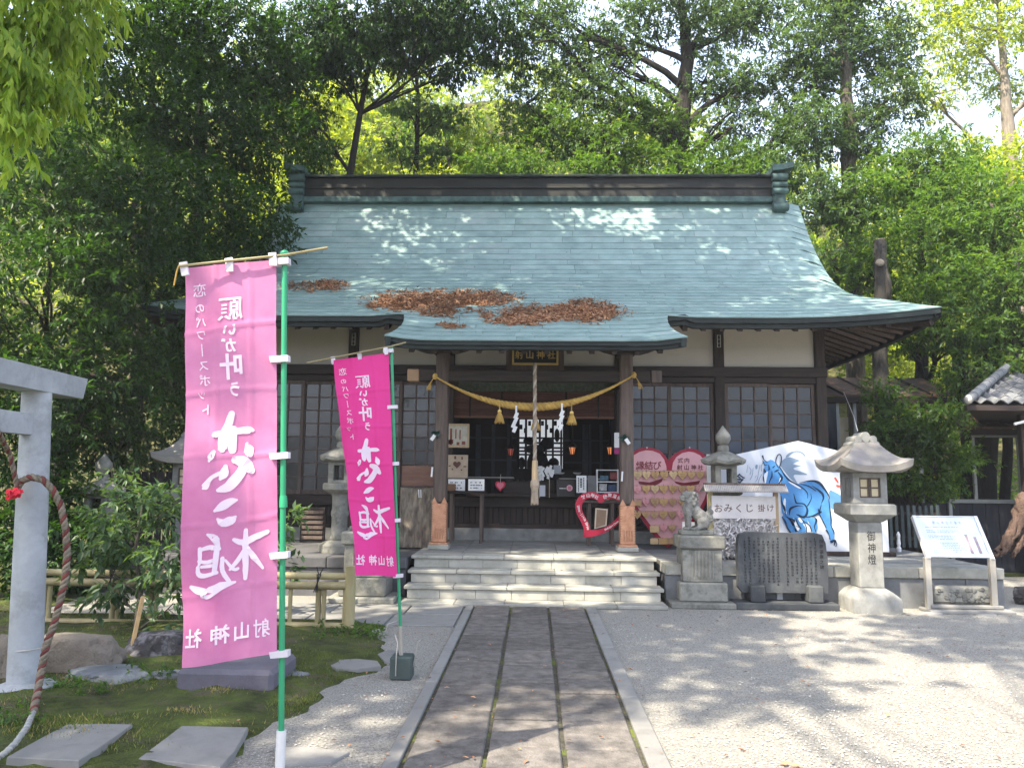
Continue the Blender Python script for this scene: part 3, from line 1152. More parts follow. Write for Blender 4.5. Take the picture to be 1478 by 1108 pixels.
# porch verge boards, from the eave of the porch to the main eave
for sg in (-1, 1):
    q = MB()
    n = 10
    for i in range(n + 1):
        s = (S_E + .05) * i / n
        y, _ = prof(s); e = xedge(min(y, 11.599)) - .02
        p = roofpt(s, sg * e)
        for dx, dz in ((0, -.006), (-.07 * sg, -.006), (-.07 * sg, -.13), (0, -.13)): q.v.append((p.x + dx, p.y, p.z + dz))
    for i in range(n):
        for k in range(4):
            k2 = (k + 1) % 4
            q.f.append((i * 4 + k, i * 4 + k2, (i + 1) * 4 + k2, (i + 1) * 4 + k))
    q.f.append((0, 1, 2, 3)); q.f.append((n * 4 + 3, n * 4 + 2, n * 4 + 1, n * 4))
    q.build('verge_board', M_FASCIA, hall, world=True, fixn=True)

# side hips and back slope
def sidept(t, u, sg):
    """t 0..1 eave->gable foot, u 0..1 front->back"""
    yf0, yb0 = 11.6, 20.1
    yf1, yb1 = 13.55, 18.15
    e0 = xedge(11.6); e1 = 5.50
    yf = 11.6 + (13.6 - 11.6) * t; yb = 31.7 - yf
    y = yf * (1 - u) + yb * u
    zf = roofpt(float(np.interp(yf, TY, S)), xedge(yf)).z
    lift = 0 if t > .999 else .16 * (1 - t) * (1 - (2 * u - 1) ** 2) ** .5
    return Vector((sg * (xedge(yf)), y, zf - lift * (1 if abs(u - .5) < .5 else 0)))


for sg in (-1, 1):
    q = MB(); A, B = 7, 16
    for j in range(A + 1):
        for i in range(B + 1): q.v.append(tuple(sidept(j / A, i / B, sg)))
    q.f = [(j * (B + 1) + i, j * (B + 1) + i + 1, (j + 1) * (B + 1) + i + 1, (j + 1) * (B + 1) + i) for j in range(A) for i in range(B)]
    q.build('side_roof', M_ROOF, hall, world=True, fixn=True)
    # gable wall
    poly = []
    for k in range(9):
        y = 13.6 + (15.85 - 13.6) * k / 8
        poly.append((y, float(np.interp(y, TY, TZ)) - .15))
    poly += [(31.7 - a, b) for a, b in poly[::-1][1:]]
    q = MB(); n = len(poly)
    q.add([(sg * 5.2, a, b) for a, b in poly], [tuple(range(n))])
    q.build('gable_wall', M_WOOD, hall, world=True)
    # verge boards on the gable
    q = MB(); n = 14
    for i in range(n + 1):
        y = 12.6 + (15.85 - 12.6) * i / n
        p = roofpt(float(np.interp(y, TY, S)), sg * (xedge(y) - .01))
        for dx, dz in ((0, -.012), (-.09 * sg, -.012), (-.09 * sg, -.17), (0, -.17)): q.v.append((p.x + dx, p.y, p.z + dz))
    for i in range(n):
        for k in range(4):
            k2 = (k + 1) % 4
            q.f.append((i * 4 + k, i * 4 + k2, (i + 1) * 4 + k2, (i + 1) * 4 + k))
    q.f.append((0, 1, 2, 3)); q.f.append((n * 4 + 3, n * 4 + 2, n * 4 + 1, n * 4))
    q.build('gable_verge', M_FASCIA, hall, world=True, fixn=True)
    # side fascia
    q = MB(); n = 20
    for i in range(n + 1):
        p = sidept(0, i / n, sg)
        for dx, dz in ((0, -.004), (-.09 * sg, -.004), (-.09 * sg, -.15), (0, -.15)): q.v.append((p.x + dx, p.y + .01, p.z + dz))
    for i in range(n):
        for k in range(4):
            k2 = (k + 1) % 4
            q.f.append((i * 4 + k, i * 4 + k2, (i + 1) * 4 + k2, (i + 1) * 4 + k))
    q.build('fascia', M_FASCIA, hall, world=True, fixn=True)
q = MB(); rows = 14
for j in range(rows + 1):
    s = S_E + (S_T - S_E) * j / rows
    y, z = prof(s); e = xedge(y)
    for i in range(13): p = roofpt(s, -e + 2 * e * i / 12); q.v.append((p.x, 31.7 - p.y, p.z))
q.f = [(j * 13 + i, (j + 1) * 13 + i, (j + 1) * 13 + i + 1, j * 13 + i + 1) for j in range(rows) for i in range(12)]
q.build('back_roof', M_ROOF, hall, world=True)

# rafters under the front eave and the side eaves
src = MB().prism([(-.035, -.045), (.035, -.045), (.035, .045), (-.035, .045)], 0, 1.75).build('rafter', M_WOOD, hall)
src.location = (2.3, 11.72 - YW, 3.86 - .5); src.rotation_euler = (R(24.5), 0, 0)
xx = 2.58
zz = lambda x_: roofpt(S_E, x_).z - .145
src.location.z = zz(2.3) - .5
while xx < 5.5:
    inst(src, (xx, 11.72 - YW, zz(xx) - .5), hall, rot=(R(24.5), 0, 0)); xx += .28
xx = -2.3
while xx > -5.5:
    inst(src, (xx, 11.72 - YW, zz(xx) - .5), hall, rot=(R(24.5), 0, 0)); xx -= .28
xx = -1.7
while xx < 1.75:
    inst(src, (xx, 10.45 - YW, roofpt(0, xx).z - .115 - .5), hall, rot=(R(25), 0, 0)); xx += .31
for sg in (-1, 1):
    yy = 11.95
    while yy < 19:
        k = max(0, (13.2 - yy) / 1.6)
        # fan-shaped near the corner
        a = Vector((sg * 4.9, 13.2 if yy < 13.2 else yy, 4.30)); b = Vector((sg * 5.98, yy, 3.93 + .10 * k))
        if yy < 13.2: a = Vector((sg * 4.85, YW + .05, 4.36))
        d = b - a
        o = MB().tube([a, b], .046, 4, True).build('side_rafter', M_WOODG if sg > 0 else M_WOOD, hall, world=True)
        yy += .30
    hip = [Vector((sg * 4.85, YW, 4.25)), Vector((sg * 6.02, 11.72, 3.97))]
    MB().tube(hip, .075, 4).build('hip_rafter', M_WOOD, hall, world=True)
    # closed soffit boards under the side eave
    q = MB()
    q.add([(sg * 4.8, 13.1, 4.46), (sg * 6.05, 11.75, 4.05), (sg * 6.05, 19.8, 3.95), (sg * 4.8, 18.6, 4.46)], [(0, 1, 2, 3)])
    q.build('soffit', M_WOOD, hall, world=True)
    q = MB()
    x0_ = 2.05 * sg
    q.add([(x0_, 11.66, 3.93), (sg * 6.05, 11.70, 4.05), (sg * 4.8, 13.1, 4.47), (x0_, 13.1, 4.47)], [(0, 1, 2, 3)])
    q.build('soffit', M_WOOD, hall, world=True)
q = MB().add([(-1.95, 10.42, 3.36), (1.95, 10.42, 3.36), (1.95, 11.7, 3.92), (-1.95, 11.7, 3.92)], [(0, 1, 2, 3)])
q.build('soffit', M_WOOD, hall, world=True)
q = MB().add([(-2.05, 11.66, 3.93), (2.05, 11.66, 3.93), (2.05, 13.1, 4.47), (-2.05, 13.1, 4.47)], [(0, 1, 2, 3)])
q.build('soffit', M_WOOD, hall, world=True)

# ridge: layered box with end ornaments
rd = MB()
rd.box(-4.95, 4.95, 15.62, 16.08, 7.30, 7.42, .01)
ridge = rd.build('ridge', M_VERDI, hall, world=True)
MB().box(-4.92, 4.92, 15.66, 16.04, 7.422, 7.60, .006).build('ridge_board', M_RIDGE, ridge, world=True)
MB().box(-4.92, 4.92, 15.63, 16.07, 7.602, 7.635, .006).build('ridge_board', M_RIDGE, ridge, world=True)
MB().box(-4.92, 4.92, 15.66, 16.04, 7.637, 7.83, .006).build('ridge_board', M_RIDGE, ridge, world=True)
MB().box(-4.97, 4.97, 15.58, 16.12, 7.832, 7.885, .012).build('ridge_cap', M_FASCIA, ridge, world=True)
for sg in (-1, 1):
    q = MB()
    X = 5.05 * sg
    # stacked scroll mouldings, widest at the head
    def roll(xa, xb, yc, zc, r):
        q.tube([(xa, yc, zc), (xb, yc, zc)], r, 12)
    q.box(X - .13, X + .13, 15.56, 16.14, 7.05, 7.92, .03)
    for zc, r in ((7.16, .085), (7.50, .07), (7.64, .06), (7.80, .085)):
        roll(X - .155, X + .155, 15.56, zc, r)
        roll(X - .155, X + .155, 16.14, zc, r)
    q.build('ridge_end_ornament', M_VERDI, hall, world=True, smooth=True)
    # upswept horn-like head
    q = MB()
    hh = [(X - .15 * sg, 7.93), (X + .05 * sg, 7.94), (X + .28 * sg, 8.00)]
    for i, (a, b) in enumerate(zip(hh, hh[1:])):
        q.add([(a[0], 15.48, a[1]), (b[0], 15.48, b[1]), (b[0], 16.22, b[1]), (a[0], 16.22, a[1]),
               (a[0], 15.48, a[1] + .12), (b[0], 15.48, b[1] + .13), (b[0], 16.22, b[1] + .13), (a[0], 16.22, a[1] + .12)],
              [(0, 1, 2, 3), (4, 7, 6, 5), (0, 4, 5, 1), (3, 2, 6, 7), (0, 3, 7, 4), (1, 5, 6, 2)])
    q.build('ridge_end_cap', M_VERDI, hall, world=True, fixn=True)

# heaps of fallen cedar leaves on the roof
def roof_litter(name, label, blobs, n):
    B_, D_, N_ = [], [], []
    s_w = sum(b[2] * b[3] for b in blobs)
    for px_, py_, rx, ry in blobs:
        k = int(n * rx * ry / s_w)
        for _ in range(k):
            a = random.random() * 2 * PI; r_ = random.random() ** .5 * 1.25
            ex, ey = px_ + math.cos(a) * r_ * rx, py_ + math.sin(a) * r_ * ry
            p_ = .8 * noise.noise(Vector((ex * .055, ey * .17, 2))) + .5 * noise.noise(Vector((ex * .16, ey * .5, 5))) + (1.02 - r_) * 1.5
            if p_ < .22 and random.random() > .05 + .5 * max(0, p_ + .1): continue
            # hit the roof skin: march over s
            d = ray(ex, ey); best = None
            lo, hi = 0, S_T
            for _i in range(18):
                m_ = (lo + hi) / 2
                y, z = prof(m_)
                zr = CAM_H + d.z * (y / d.y)
                if zr > z: lo = m_      # ray above skin, move up the slope
                else: hi = m_
            y, z = prof(lo)
            x_ = d.x * y / d.y
            p = roofpt(lo, x_); nn_, dd = rnorm(lo)
            B_.append(tuple(p + nn_ * (.014 + random.random() * .014)))
            v = Vector((random.gauss(0, 1), random.gauss(0, .5), random.gauss(0, .3))) + dd * random.gauss(0, .5)
            D_.append(tuple(v.normalized())); N_.append(tuple(nn_ + Vector((random.gauss(0, .4), random.gauss(0, .4), 0))))
    B_, D_, N_ = np.array(B_), np.array(D_), np.array(N_)
    L = .035 + .055 * rng.random(len(B_))
    V, T = leaf_geo(B_, D_, N_, L, L * .35)
    o = fast_mesh(name, V, T, M_FALLEN)
    tag(o, label, 'fallen leaves', kind='stuff')


roof_litter('fallen_leaves', 'brown fallen cedar leaves heaped on the middle of the roof', [(620, 436, 88, 16), (690, 432, 60, 12), (560, 440, 30, 6), (640, 452, 30, 8), (650, 472, 22, 4), (590, 438, 50, 10)], 17000)
roof_litter('fallen_leaves', 'brown fallen cedar leaves in a wide drift right of the heap', [(800, 453, 95, 12), (850, 450, 46, 16), (750, 463, 50, 8)], 13000)
roof_litter('fallen_leaves', 'small drift of brown leaves on the roof behind the large banner', [(455, 415, 44, 8), (478, 412, 20, 8)], 2200)

# porch -------------------------------------------------------------
for px_, y_ in ((-1.36, 11.32), (1.34, 11.32)):
    MB().box(px_ - .15, px_ + .15, y_ - .15, y_ + .15, .53, .60, .012).build('post_base', M_GRANITE_W, hall, world=True)
    hb('porch_post', M_WOODG, (px_ - .095, px_ + .095, y_ - .095, y_ + .095, .60, 3.42), bev=.02)
    bracket(px_, y_ - .10, y_ - .01, 3.50, .46, .13)
    MB().box(px_ - .14, px_ + .14, y_ - .14, y_ + .14, 3.36, 3.42, .02).build('post_cap', M_WOOD, hall, world=True)
hb('porch_beam', M_WOODH, (-1.9, 1.9, 11.23, 11.41, 3.48, 3.62), bev=.012)
hb('tie_beam', M_WOODH, (-1.70, 1.70, 11.26, 11.38, 2.96, 3.13), bev=.012)
MB().box(-1.88, -1.705, 11.255, 11.385, 2.955, 3.135, .01).build('beam_nose', mat('raw_timber', (.34, .22, .14), rough=.8, var=.2), hall, world=True)
MB().box(1.705, 1.86, 11.255, 11.385, 2.955, 3.135, .01).build('beam_nose', M_WOODG, hall, world=True)
for px_ in (-1.36, 1.34):
    MB().add([(px_ - .05, 11.4, 2.9), (px_ + .05, 11.4, 2.9), (px_ + .05, 11.4, 3.1), (px_ - .05, 11.4, 3.1),
              (px_ - .05, YW, 3.05), (px_ + .05, YW, 3.05), (px_ + .05, YW, 3.27), (px_ - .05, YW, 3.27)],
             [(0, 1, 2, 3), (4, 7, 6, 5), (0, 4, 5, 1), (1, 5, 6, 2), (2, 6, 7, 3), (3, 7, 4, 0)]).build('linking_beam', M_WOODH, hall, world=True)
# copper sleeves round the foot of the porch posts
M_COPPER1 = mat('bright_copper', (.52, .235, .13), rough=.42, var=.22, scale=7, bump=.2, metal=.35, col2=(.66, .36, .22), spots=(.30, .13, .07), spot_scale=6, spot_amt=.5)
for px_, sg in ((-1.36, -1), (1.34, 1)):
    y_ = 11.32
    q = MB().box(px_ - .106, px_ + .106, y_ - .106, y_ + .106, .625, 1.19, .015)
    sl = q.build('copper_sleeve', M_COPPER1, hall, world=True)
    MB().box(px_ - .135, px_ + .135, y_ - .135, y_ + .135, .601, .63, .006).build('collar', M_COPPER1, sl, world=True)
    q = MB()
    # pointed top edge and fluting
    for a, b in ((-1, -.35), (-.35, .35), (.35, 1)):
        c_ = px_ + .106 * (a + b) / 2
        q.prism([(px_ + .106 * a, 1.18), (px_ + .106 * b, 1.18), (px_ + .106 * b, 1.20), (c_, 1.27 if abs(a + b) > .1 else 1.14), (px_ + .106 * a, 1.20)], y_ - .112, y_ - .104)
    for k in range(4):
        xx = px_ - .055 + k * .037
        q.tube([(xx, y_ - .109, .68), (xx, y_ - .109, .83)], .008, 6)
    q.build('raised_relief', M_COPPER1, sl, world=True)
    q = MB()
    for k in range(15):
        for s2 in (-1, 1):
            q.ell((px_ + s2 * .098, y_ - .109, .66 + k * .035), .006, 6, 4)
    q.build('rivet', mat('pale_copper', (.75, .55, .42), rough=.4, var=.1, metal=.3), sl, world=True)
# ================================================================== things in and on the porch
YP = 11.32
# straw rope between the porch posts: three strands, thick in the middle
def rope(pts, rad, strands=3, pitch=.16, n=7, seg=140, mb=None, fat=.62):
    """twisted rope along a polyline; rad(t) -> radius. returns list of MBs (one per strand)"""
    pts = [Vector(p) for p in pts]
    L = [0]
    for a, b in zip(pts, pts[1:]): L.append(L[-1] + (b - a).length)
    def at(s):
        for i in range(len(pts) - 1):
            if s <= L[i + 1] + 1e-9:
                t = (s - L[i]) / max(1e-9, L[i + 1] - L[i]); return pts[i].lerp(pts[i + 1], t)
        return pts[-1]
    out = []
    for k in range(strands):
        q = MB(); path_, rr = [], []
        ref = None
        for i in range(seg + 1):
            s = L[-1] * i / seg; p = at(s)
            t = (at(min(L[-1], s + .01)) - at(max(0, s - .01))).normalized()
            if ref is None: ref = Vector((0, 1, 0)) if abs(t.y) < .8 else Vector((1, 0, 0))
            a = (ref - t * ref.dot(t)).normalized(); ref = a
            c = t.cross(a); r = rad(i / seg)
            th = 2 * PI * (s / (pitch * max(.35, r / rad(.5)) if False else s / pitch)) + 2 * PI * k / strands if False else 2 * PI * s / pitch + 2 * PI * k / strands
            path_.append(p + (a * math.cos(th) + c * math.sin(th)) * r * .5); rr.append(r * fat)
        q.tube(path_, rr, n)
        out.append(q)
    return out


pts = []
A, B_, C_ = P(628, 543, 11.18), P(773, 587, 11.16), P(915, 541, 11.18)
for i in range(33):
    t = i / 32
    x_ = A.x * (1 - t) + C_.x * t
    sag = A.z * (1 - t) + C_.z * t
    mid = (A.z + C_.z) / 2 - B_.z
    pts.append((x_, 11.17, sag - mid * (1 - (2 * t - 1) ** 2) ** 1.0))
shi = thing('straw_rope', 'thick twisted golden straw rope strung between the porch posts', 'rope', (A.x, 11.17, A.z))
for q in rope(pts, lambda t: 0.013 + .045 * math.sin(PI * t) ** 2.0, pitch=.19, seg=170):
    q.build('strand', M_STRAW, shi, world=True, smooth='all')
for e, sg in ((A, -1), (C_, 1)):
    q = MB()
    for k in range(4):
        q.tube([(e.x + sg * .02, 11.19, e.z - .02), (e.x + sg * (.06 + .02 * k), 11.20, e.z - .08 - .03 * k), (e.x + sg * (.07 + .015 * k), 11.20, e.z - .20)], .006, 5)
    q.ell((e.x, 11.19, e.z), (.04, .03, .05), 8, 6)
    q.build('knot', M_STRAW, shi, world=True)


def tassel(px, py, nm='straw_tassel', label='', s=1.0):
    c = P(px, py, 11.10)
    t = thing(nm, label, 'tassel', c, group='straw tassels hanging from the straw rope')
    MB().tube([(0, .02, .12 * s), (0, .02, .0)], .008, 6).build('cord', M_STRAW, t)
    MB().lathe([(.012, .02), (.026, .01), (.030, -.01), (.022, -.03)], 10).build('binding', M_GOLD, t)
    q = MB()
    q.lathe([(.022, -.03), (.045, -.09), (.062, -.15), (.0, -.15)], 12)
    for k in range(60):
        a = random.random() * 2 * PI; r = .03 + .035 * random.random() ** .5
        q.tube([(math.cos(a) * .02, math.sin(a) * .02, -.02), (math.cos(a) * r * .8, math.sin(a) * r * .8, -.09), (math.cos(a) * r * 1.15, math.sin(a) * r * 1.15, -.155 - random.random() * .03)], .0035, 3, False)
    q.build('straw_fringe', M_STRAW, t)
    return t


tassel(721, 593, label='left straw tassel on the rope, near the left porch post')
tassel(773, 603, label='middle straw tassel, in front of the bell rope', s=.9)
tassel(825, 595, label='right straw tassel on the rope, beside the right paper streamer')


def streamer(px, py, label, flip=1):
    c = P(px, py, 11.10)
    q = MB()
    # folded zigzag paper
    w_, h_ = .052, .095
    x0_, z0_ = 0, 0
    q.box(-.012, .014, -.002, .002, -.06, .07)
    for k in range(4):
        xs = -.03 * k * flip * (1 if k < 3 else .6)
        M = Matrix.Translation((xs * .55 + .012 * (k % 2), -.004 * k, -.075 - k * .066)) @ Matrix.Rotation(R(24 * flip), 4, 'Y') @ Matrix.Rotation(R(14 * (-1) ** k), 4, 'Z')
        q.box(-w_ / 2, w_ / 2, -.002, .002, -h_ / 2, h_ / 2, 0, M)
    o = q.build('paper_streamer', M_PAPER)
    o.location = c
    return tag(o, label, 'paper streamer', 'zigzag paper streamers on the straw rope')


streamer(745, 592, 'white zigzag paper streamer between the left and middle tassels')
streamer(811, 589, 'white zigzag paper streamer between the middle and right tassels', 1)

# bell rope
t = thing('bell_rope', 'thick hanging twisted bell rope with pale tasselled end before the altar', 'bell rope', P(772, 725, 11.0))
top = P(772, 524, 11.0); mid_ = P(772, 664, 11.0)
for i, q in enumerate(rope([top, mid_], lambda t: .027, pitch=.20, seg=90, fat=.60)):
    q.build('strand', M_ROPE if i else mat('pale_rope', (.50, .44, .36), rough=.9, var=.2, scale=12, bump=.3), t, world=True, smooth='all')
c = P(772, 664, 11.0); z1_ = c.z; zb = P(772, 725, 11.0).z
MB().lathe([(.030, 0), (.042, -.005), (.045, -.12), (.045, z1_ * 0 - .27), (.040, -.28)], 8, rot=.4).build('wooden_grip', M_WOODL, t).location = c - Vector(t.location)
q = MB()
q.lathe([(.040, -.27), (.060, -.30), (.064, -.36), (.052, -.40), (.045, -.44), (.053, -.58), (.052, -.60)], 14)
for k in range(40):
    a = random.random() * 2 * PI
    q.tube([(math.cos(a) * .045, math.sin(a) * .045, -.40), (math.cos(a) * .054, math.sin(a) * .054, -.60 - random.random() * .03)], .004, 3, False)
q.build('tassel_end', mat('pale_hemp', (.40, .32, .24), rough=.9, var=.25, scale=14, bump=.5), t).location = c - Vector(t.location)

# name plaque under the porch roof
a = P(741, 500, 11.9); b = P(804, 525, 11.9)
cx, cz = (a.x + b.x) / 2, b.z
t = thing('name_plaque', 'dark plaque with gold frame and gold letters under the porch roof', 'plaque', (cx, 11.9, cz))
W_, H_ = (b.x - a.x) * .5, .34
MB().box(-W_ - .11, W_ + .11, .02, .05, -.13, H_ + .08, .01).build('outer_frame', M_WOODG, t)
MB().box(-W_, W_, 0, .018, 0, H_, .004).build('panel', M_BLACK, t)
q = MB()
for x0_, x1_, z0_, z1_ in ((-W_ - .02, W_ + .02, -.02, .012), (-W_ - .02, W_ + .02, H_ - .012, H_ + .02), (-W_ - .02, -W_ + .012, .014, H_ - .014), (W_ - .012, W_ + .02, .014, H_ - .014)):
    q.box(x0_, x1_, -.02, .017, z0_, z1_, .004)
q.build('gold_frame', M_GOLD, t)
q = MB()
for i, ch in enumerate('射山神社'):
    put_text(q, ch, -W_ + .09 + i * (2 * W_ - .18) / 3, .14, .135, lambda u, v: (u, -.004, v), off=.012)
q.build('lettering', M_GOLD, t)

# reed blind behind the rope
t = thing('reed_blind', 'reddish brown reed blind hanging across the top of the doorway', 'blind', (0, YW - .02, 2.60))
a = P(655, 553, 13.0); b = P(888, 602, 13.0)
src = None
z_ = b.z + .02
M_REED = mat('red_brown_reed', (.115, .050, .034), rough=.8, var=.35, scale=5, bump=.2, objvar=.25)
while z_ < 3.02:
    if src is None:
        src = MB().tube([(a.x, 0, 0), (b.x, 0, 0)], .0085, 5).build('reed', M_REED, t); src.location = (0, 0, z_ - 2.60)
    else: inst(src, (0, 0, z_ - 2.60), t)
    z_ += .019
MB().box(a.x, b.x, -.015, .015, b.z - 2.60 - .02, b.z - 2.60 + .015, .004).build('bottom_lath', mat('reddish_lath', (.16, .075, .045), rough=.7, var=.2), t)
MB().box(a.x, b.x, -.02, .0, 3.02 - 2.60, 3.18 - 2.60, .004).build('green_border', mat('dull_green_cloth', (.075, .090, .060), rough=.9, var=.5, scale=22, bump=.1), t)
q = MB()
for k in range(5):
    xx = a.x + (b.x - a.x) * (k + .5) / 5
    q.box(xx - .012, xx + .012, -.022, -.016, b.z - 2.6, .42)
q.build('tie_band', M_BLACK, t)

# altar far inside: backdrop of white panels with dark fittings
t = thing('altar', 'dark altar with white paper panels and black fittings deep inside the hall', 'altar', (0.1, 16.4, 1.22))
YB = 16.4
def pb(q, x0_, y0_, x1_, y1_, Y, d=.02):
    a = P(x0_, y0_, Y); b = P(x1_, y1_, Y)
    q.box(a.x, b.x, Y, Y + d, b.z, a.z)
q = MB(); pb(q, 748, 604, 812, 692, YB); q.build('white_panel', emis('glowing_paper', (.80, .84, .90), .22), t, world=True)  # panel has a weak glow of its own, added to brighten it
q = MB()
for x_ in (748, 759, 770, 779, 788, 798, 810):
    pb(q, x_ - 1.3, 600, x_ + 1.3, 694, YB - .06)
for y_ in (604, 632, 639, 646, 651, 656): pb(q, 746, y_ - 1.6, 812, y_ + 1.6, YB - .09)
q.build('lattice', M_BLACK, t, world=True)
q = MB()
for (px, py, rx, ry) in ((776, 670, 16, 22), (790, 640, 10, 9), (764, 636, 9, 6), (799, 668, 8, 8), (795, 682, 9, 14), (757, 690, 12, 6), (772, 648, 16, 7), (804, 628, 4, 10), (753, 668, 5, 9)):
    c = P(px, py, YB - .2); s_ = YB / 1150
    q.ell(c, (rx * s_, .05, ry * s_), 10, 7)
q.build('ornament', M_BLACK, t, world=True)
q = MB()
for k in range(10):
    c = P(752 + k * 6.2, 616 + 6 * math.sin(k * 2.1), YB - .15)
    q.box(c.x - .03, c.x + .03, YB - .16, YB - .15, c.z - .05, c.z + .05, 0)
q.build('fitting', M_BLACK, t, world=True)
MB().box(-1.0, 1.2, 15.6, 17.6, 1.22, 1.75, .01).build('altar_step', M_BLACK, t, world=True)
M_LACQ = mat('black_lacquer', (.02, .016, .016), rough=.35, var=.3)
hb('inner_lattice_wall', M_BLACK, (-1.5, .0 - .4, 15.5, 15.53, 1.22, 3.4))
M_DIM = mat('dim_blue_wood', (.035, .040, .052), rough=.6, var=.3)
for k, (px, w_) in enumerate(((690, 3), (712, 2), (735, 3), (846, 3), (852, 1.5), (868, 2), (842, 1))):
    a = P(px - w_, 612, 15.4); b = P(px + w_, 690, 15.4)
    MB().box(a.x, b.x, 15.40, 15.46, 1.23, a.z, .004).build('inner_post', M_DIM, hall, world=True)
for y_ in (630, 662): 
    a = P(676, y_, 15.36); b = P(745, y_, 15.36); MB().box(a.x, b.x, 15.34, 15.38, a.z - .03, a.z).build('inner_rail', M_DIM, hall, world=True)
    a = P(815, y_ + 4, 15.36); b = P(888, y_ + 4, 15.36); MB().box(a.x, b.x, 15.34, 15.38, a.z - .03, a.z).build('inner_rail', M_DIM, hall, world=True)
# low offering table and grey rail inside
for i, (x0_, x1_, y_, Y, nm, lb) in enumerate(((672, 742, 688, 14.6, 'low_table', 'low dark lacquer table inside the hall left of the bell rope'), (806, 866, 690, 14.8, 'low_table', 'low dark lacquer table inside the hall right of the bell rope'))):
    a = P(x0_, y_, Y); b = P(x1_, y_, Y)
    t = thing(nm, lb, 'table', ((a.x + b.x) / 2, Y, 1.22))
    MB().box(a.x, b.x, Y - .2, Y + .2, a.z - .04, a.z, .006).build('table_top', M_LACQ, t, world=True)
    for xx in (a.x + .04, b.x - .07):
        for yy in (Y - .17, Y + .13): MB().box(xx, xx + .035, yy, yy + .035, 1.225, a.z - .042).build('leg', M_LACQ, t, world=True)
    MB().box(a.x, b.x, Y - .205, Y - .19, a.z - .012, a.z + .004).build('metal_edge', M_METALG, t, world=True)

# offering box in the middle of the doorway
a = P(668, 702, 12.85)
t = thing('offering_box', 'dark wooden offering box across the doorway behind the bell rope', 'offering box', (0, 12.95, .53))
MB().box(-1.12, .9, 12.88, 13.05, 1.245, 1.30, .01).build('rail', M_WOODH, t, world=True)
MB().box(-.52, .35, 13.3, 13.8, 1.225, 1.50, .012).build('box_body', M_WOODH, t, world=True)
q = MB()
for k in range(9): q.box(-.5 + k * .10, -.47 + k * .10, 13.28, 13.82, 1.502, 1.53)
q.build('slotted_lid', M_WOOD, t, world=True)

# lanterns glowing inside
M_GLOW = emis('lamp_glow', (1.0, .36, .14), .22)
M_GLOWR = emis('red_lamp_glow', (.6, .14, .10), .10)
for i, (px, py, Y, lab, m_) in enumerate(((737, 652, 15.2, 'small red glowing lantern left of the altar inside the hall', M_GLOWR), (826, 650, 15.2, 'small orange glowing lantern right of the altar inside the hall', M_GLOW), (881, 650, 15.2, 'faint orange lantern inside the hall beside the right porch post', M_GLOW))):
    c = P(px, py, Y)
    t = thing('hanging_lantern', lab, 'lantern', c, group='small lanterns glowing inside the hall')
    MB().lathe([(.035, -.07), (.06, .06)], 6).build('glass', m_, t)
    q = MB().lathe([(.12, .065), (.10, .09), (.02, .16), (.008, .9)], 6)
    for k in range(6):
        a = PI / 3 * k
        q.tube([(.04 * math.cos(a), .04 * math.sin(a), -.075), (.068 * math.cos(a), .068 * math.sin(a), .07)], .008, 4)
    q.lathe([(.045, -.09), (.045, -.072)], 6)
    q.build('metal_cage', M_BLACK, t)


# small table on the left with papers, pictures on the post -------------------------
def slab_px(nm, m_, parent, x0_, y0_, x1_, y1_, Y, d=.02, bev=.002):
    a = P(x0_, y0_, Y); b = P(x1_, y1_, Y)
    return MB().box(a.x, b.x, Y, Y + d, b.z, a.z, bev).build(nm, m_, parent, world=True)


def flat_marks(x0_, y0_, x1_, y1_, Y, rows, m_, parent, dens=.75, nm='print', vert=False, seed=1):
    """rows of small print"""
    a = P(x0_, y0_, Y); b = P(x1_, y1_, Y)
    rr = random.Random(seed); q = MB()
    for r_ in range(rows):
        if not vert:
            z = a.z + (b.z - a.z) * (r_ + .5) / rows; h = abs(b.z - a.z) / rows * .22
            x = a.x
            while x < b.x * 1.0:
                l = rr.uniform(.006, .03)
                if rr.random() < dens and x + l < b.x: q.add([(x, Y, z - h), (x + l, Y, z - h), (x + l, Y, z + h), (x, Y, z + h)], [(0, 1, 2, 3)])
                x += l + rr.uniform(.003, .012)
    return q.build(nm, m_, parent, world=True)


a = P(648, 709, 12.35); b = P(702, 709, 12.35)
t = thing('side_table', 'narrow dark table by the left porch post holding white notices', 'table', ((a.x + b.x) / 2, 12.5, .53))
MB().box(a.x - .05, b.x, 12.3, 12.7, a.z - .03, a.z, .004).build('table_top', M_WOODH, t, world=True)
for x_ in (a.x + .02, b.x - .10):
    for y_ in (12.33, 12.63): MB().box(x_, x_ + .045, y_, y_ + .045, .53, a.z - .032, .004).build('leg', M_WOODG, t, world=True)
for x0_, x1_, lb, sd_ in ((647, 671, 'white notice card lying against the left of the side table', 3), (676, 699, 'white notice card standing on the right of the side table', 4)):
    t = thing('notice_card', lb, 'notice', P((x0_ + x1_) / 2, 708, 12.38))
    slab_px('card', M_PAPER, t, x0_, 691, x1_, 708, 12.38, .01)
    flat_marks(x0_ + 3, 694, x1_ - 3, 706, 12.377, 3, M_INKG, t, .7, seed=sd_)
t = thing('wooden_box', 'small brown wooden box in front of the left notice card', 'box', P(650, 708, 12.33))
slab_px('body', mat('brown_box', (.16, .085, .05), rough=.7, var=.2), t, 644, 698, 657, 708, 12.31, .06, .004)

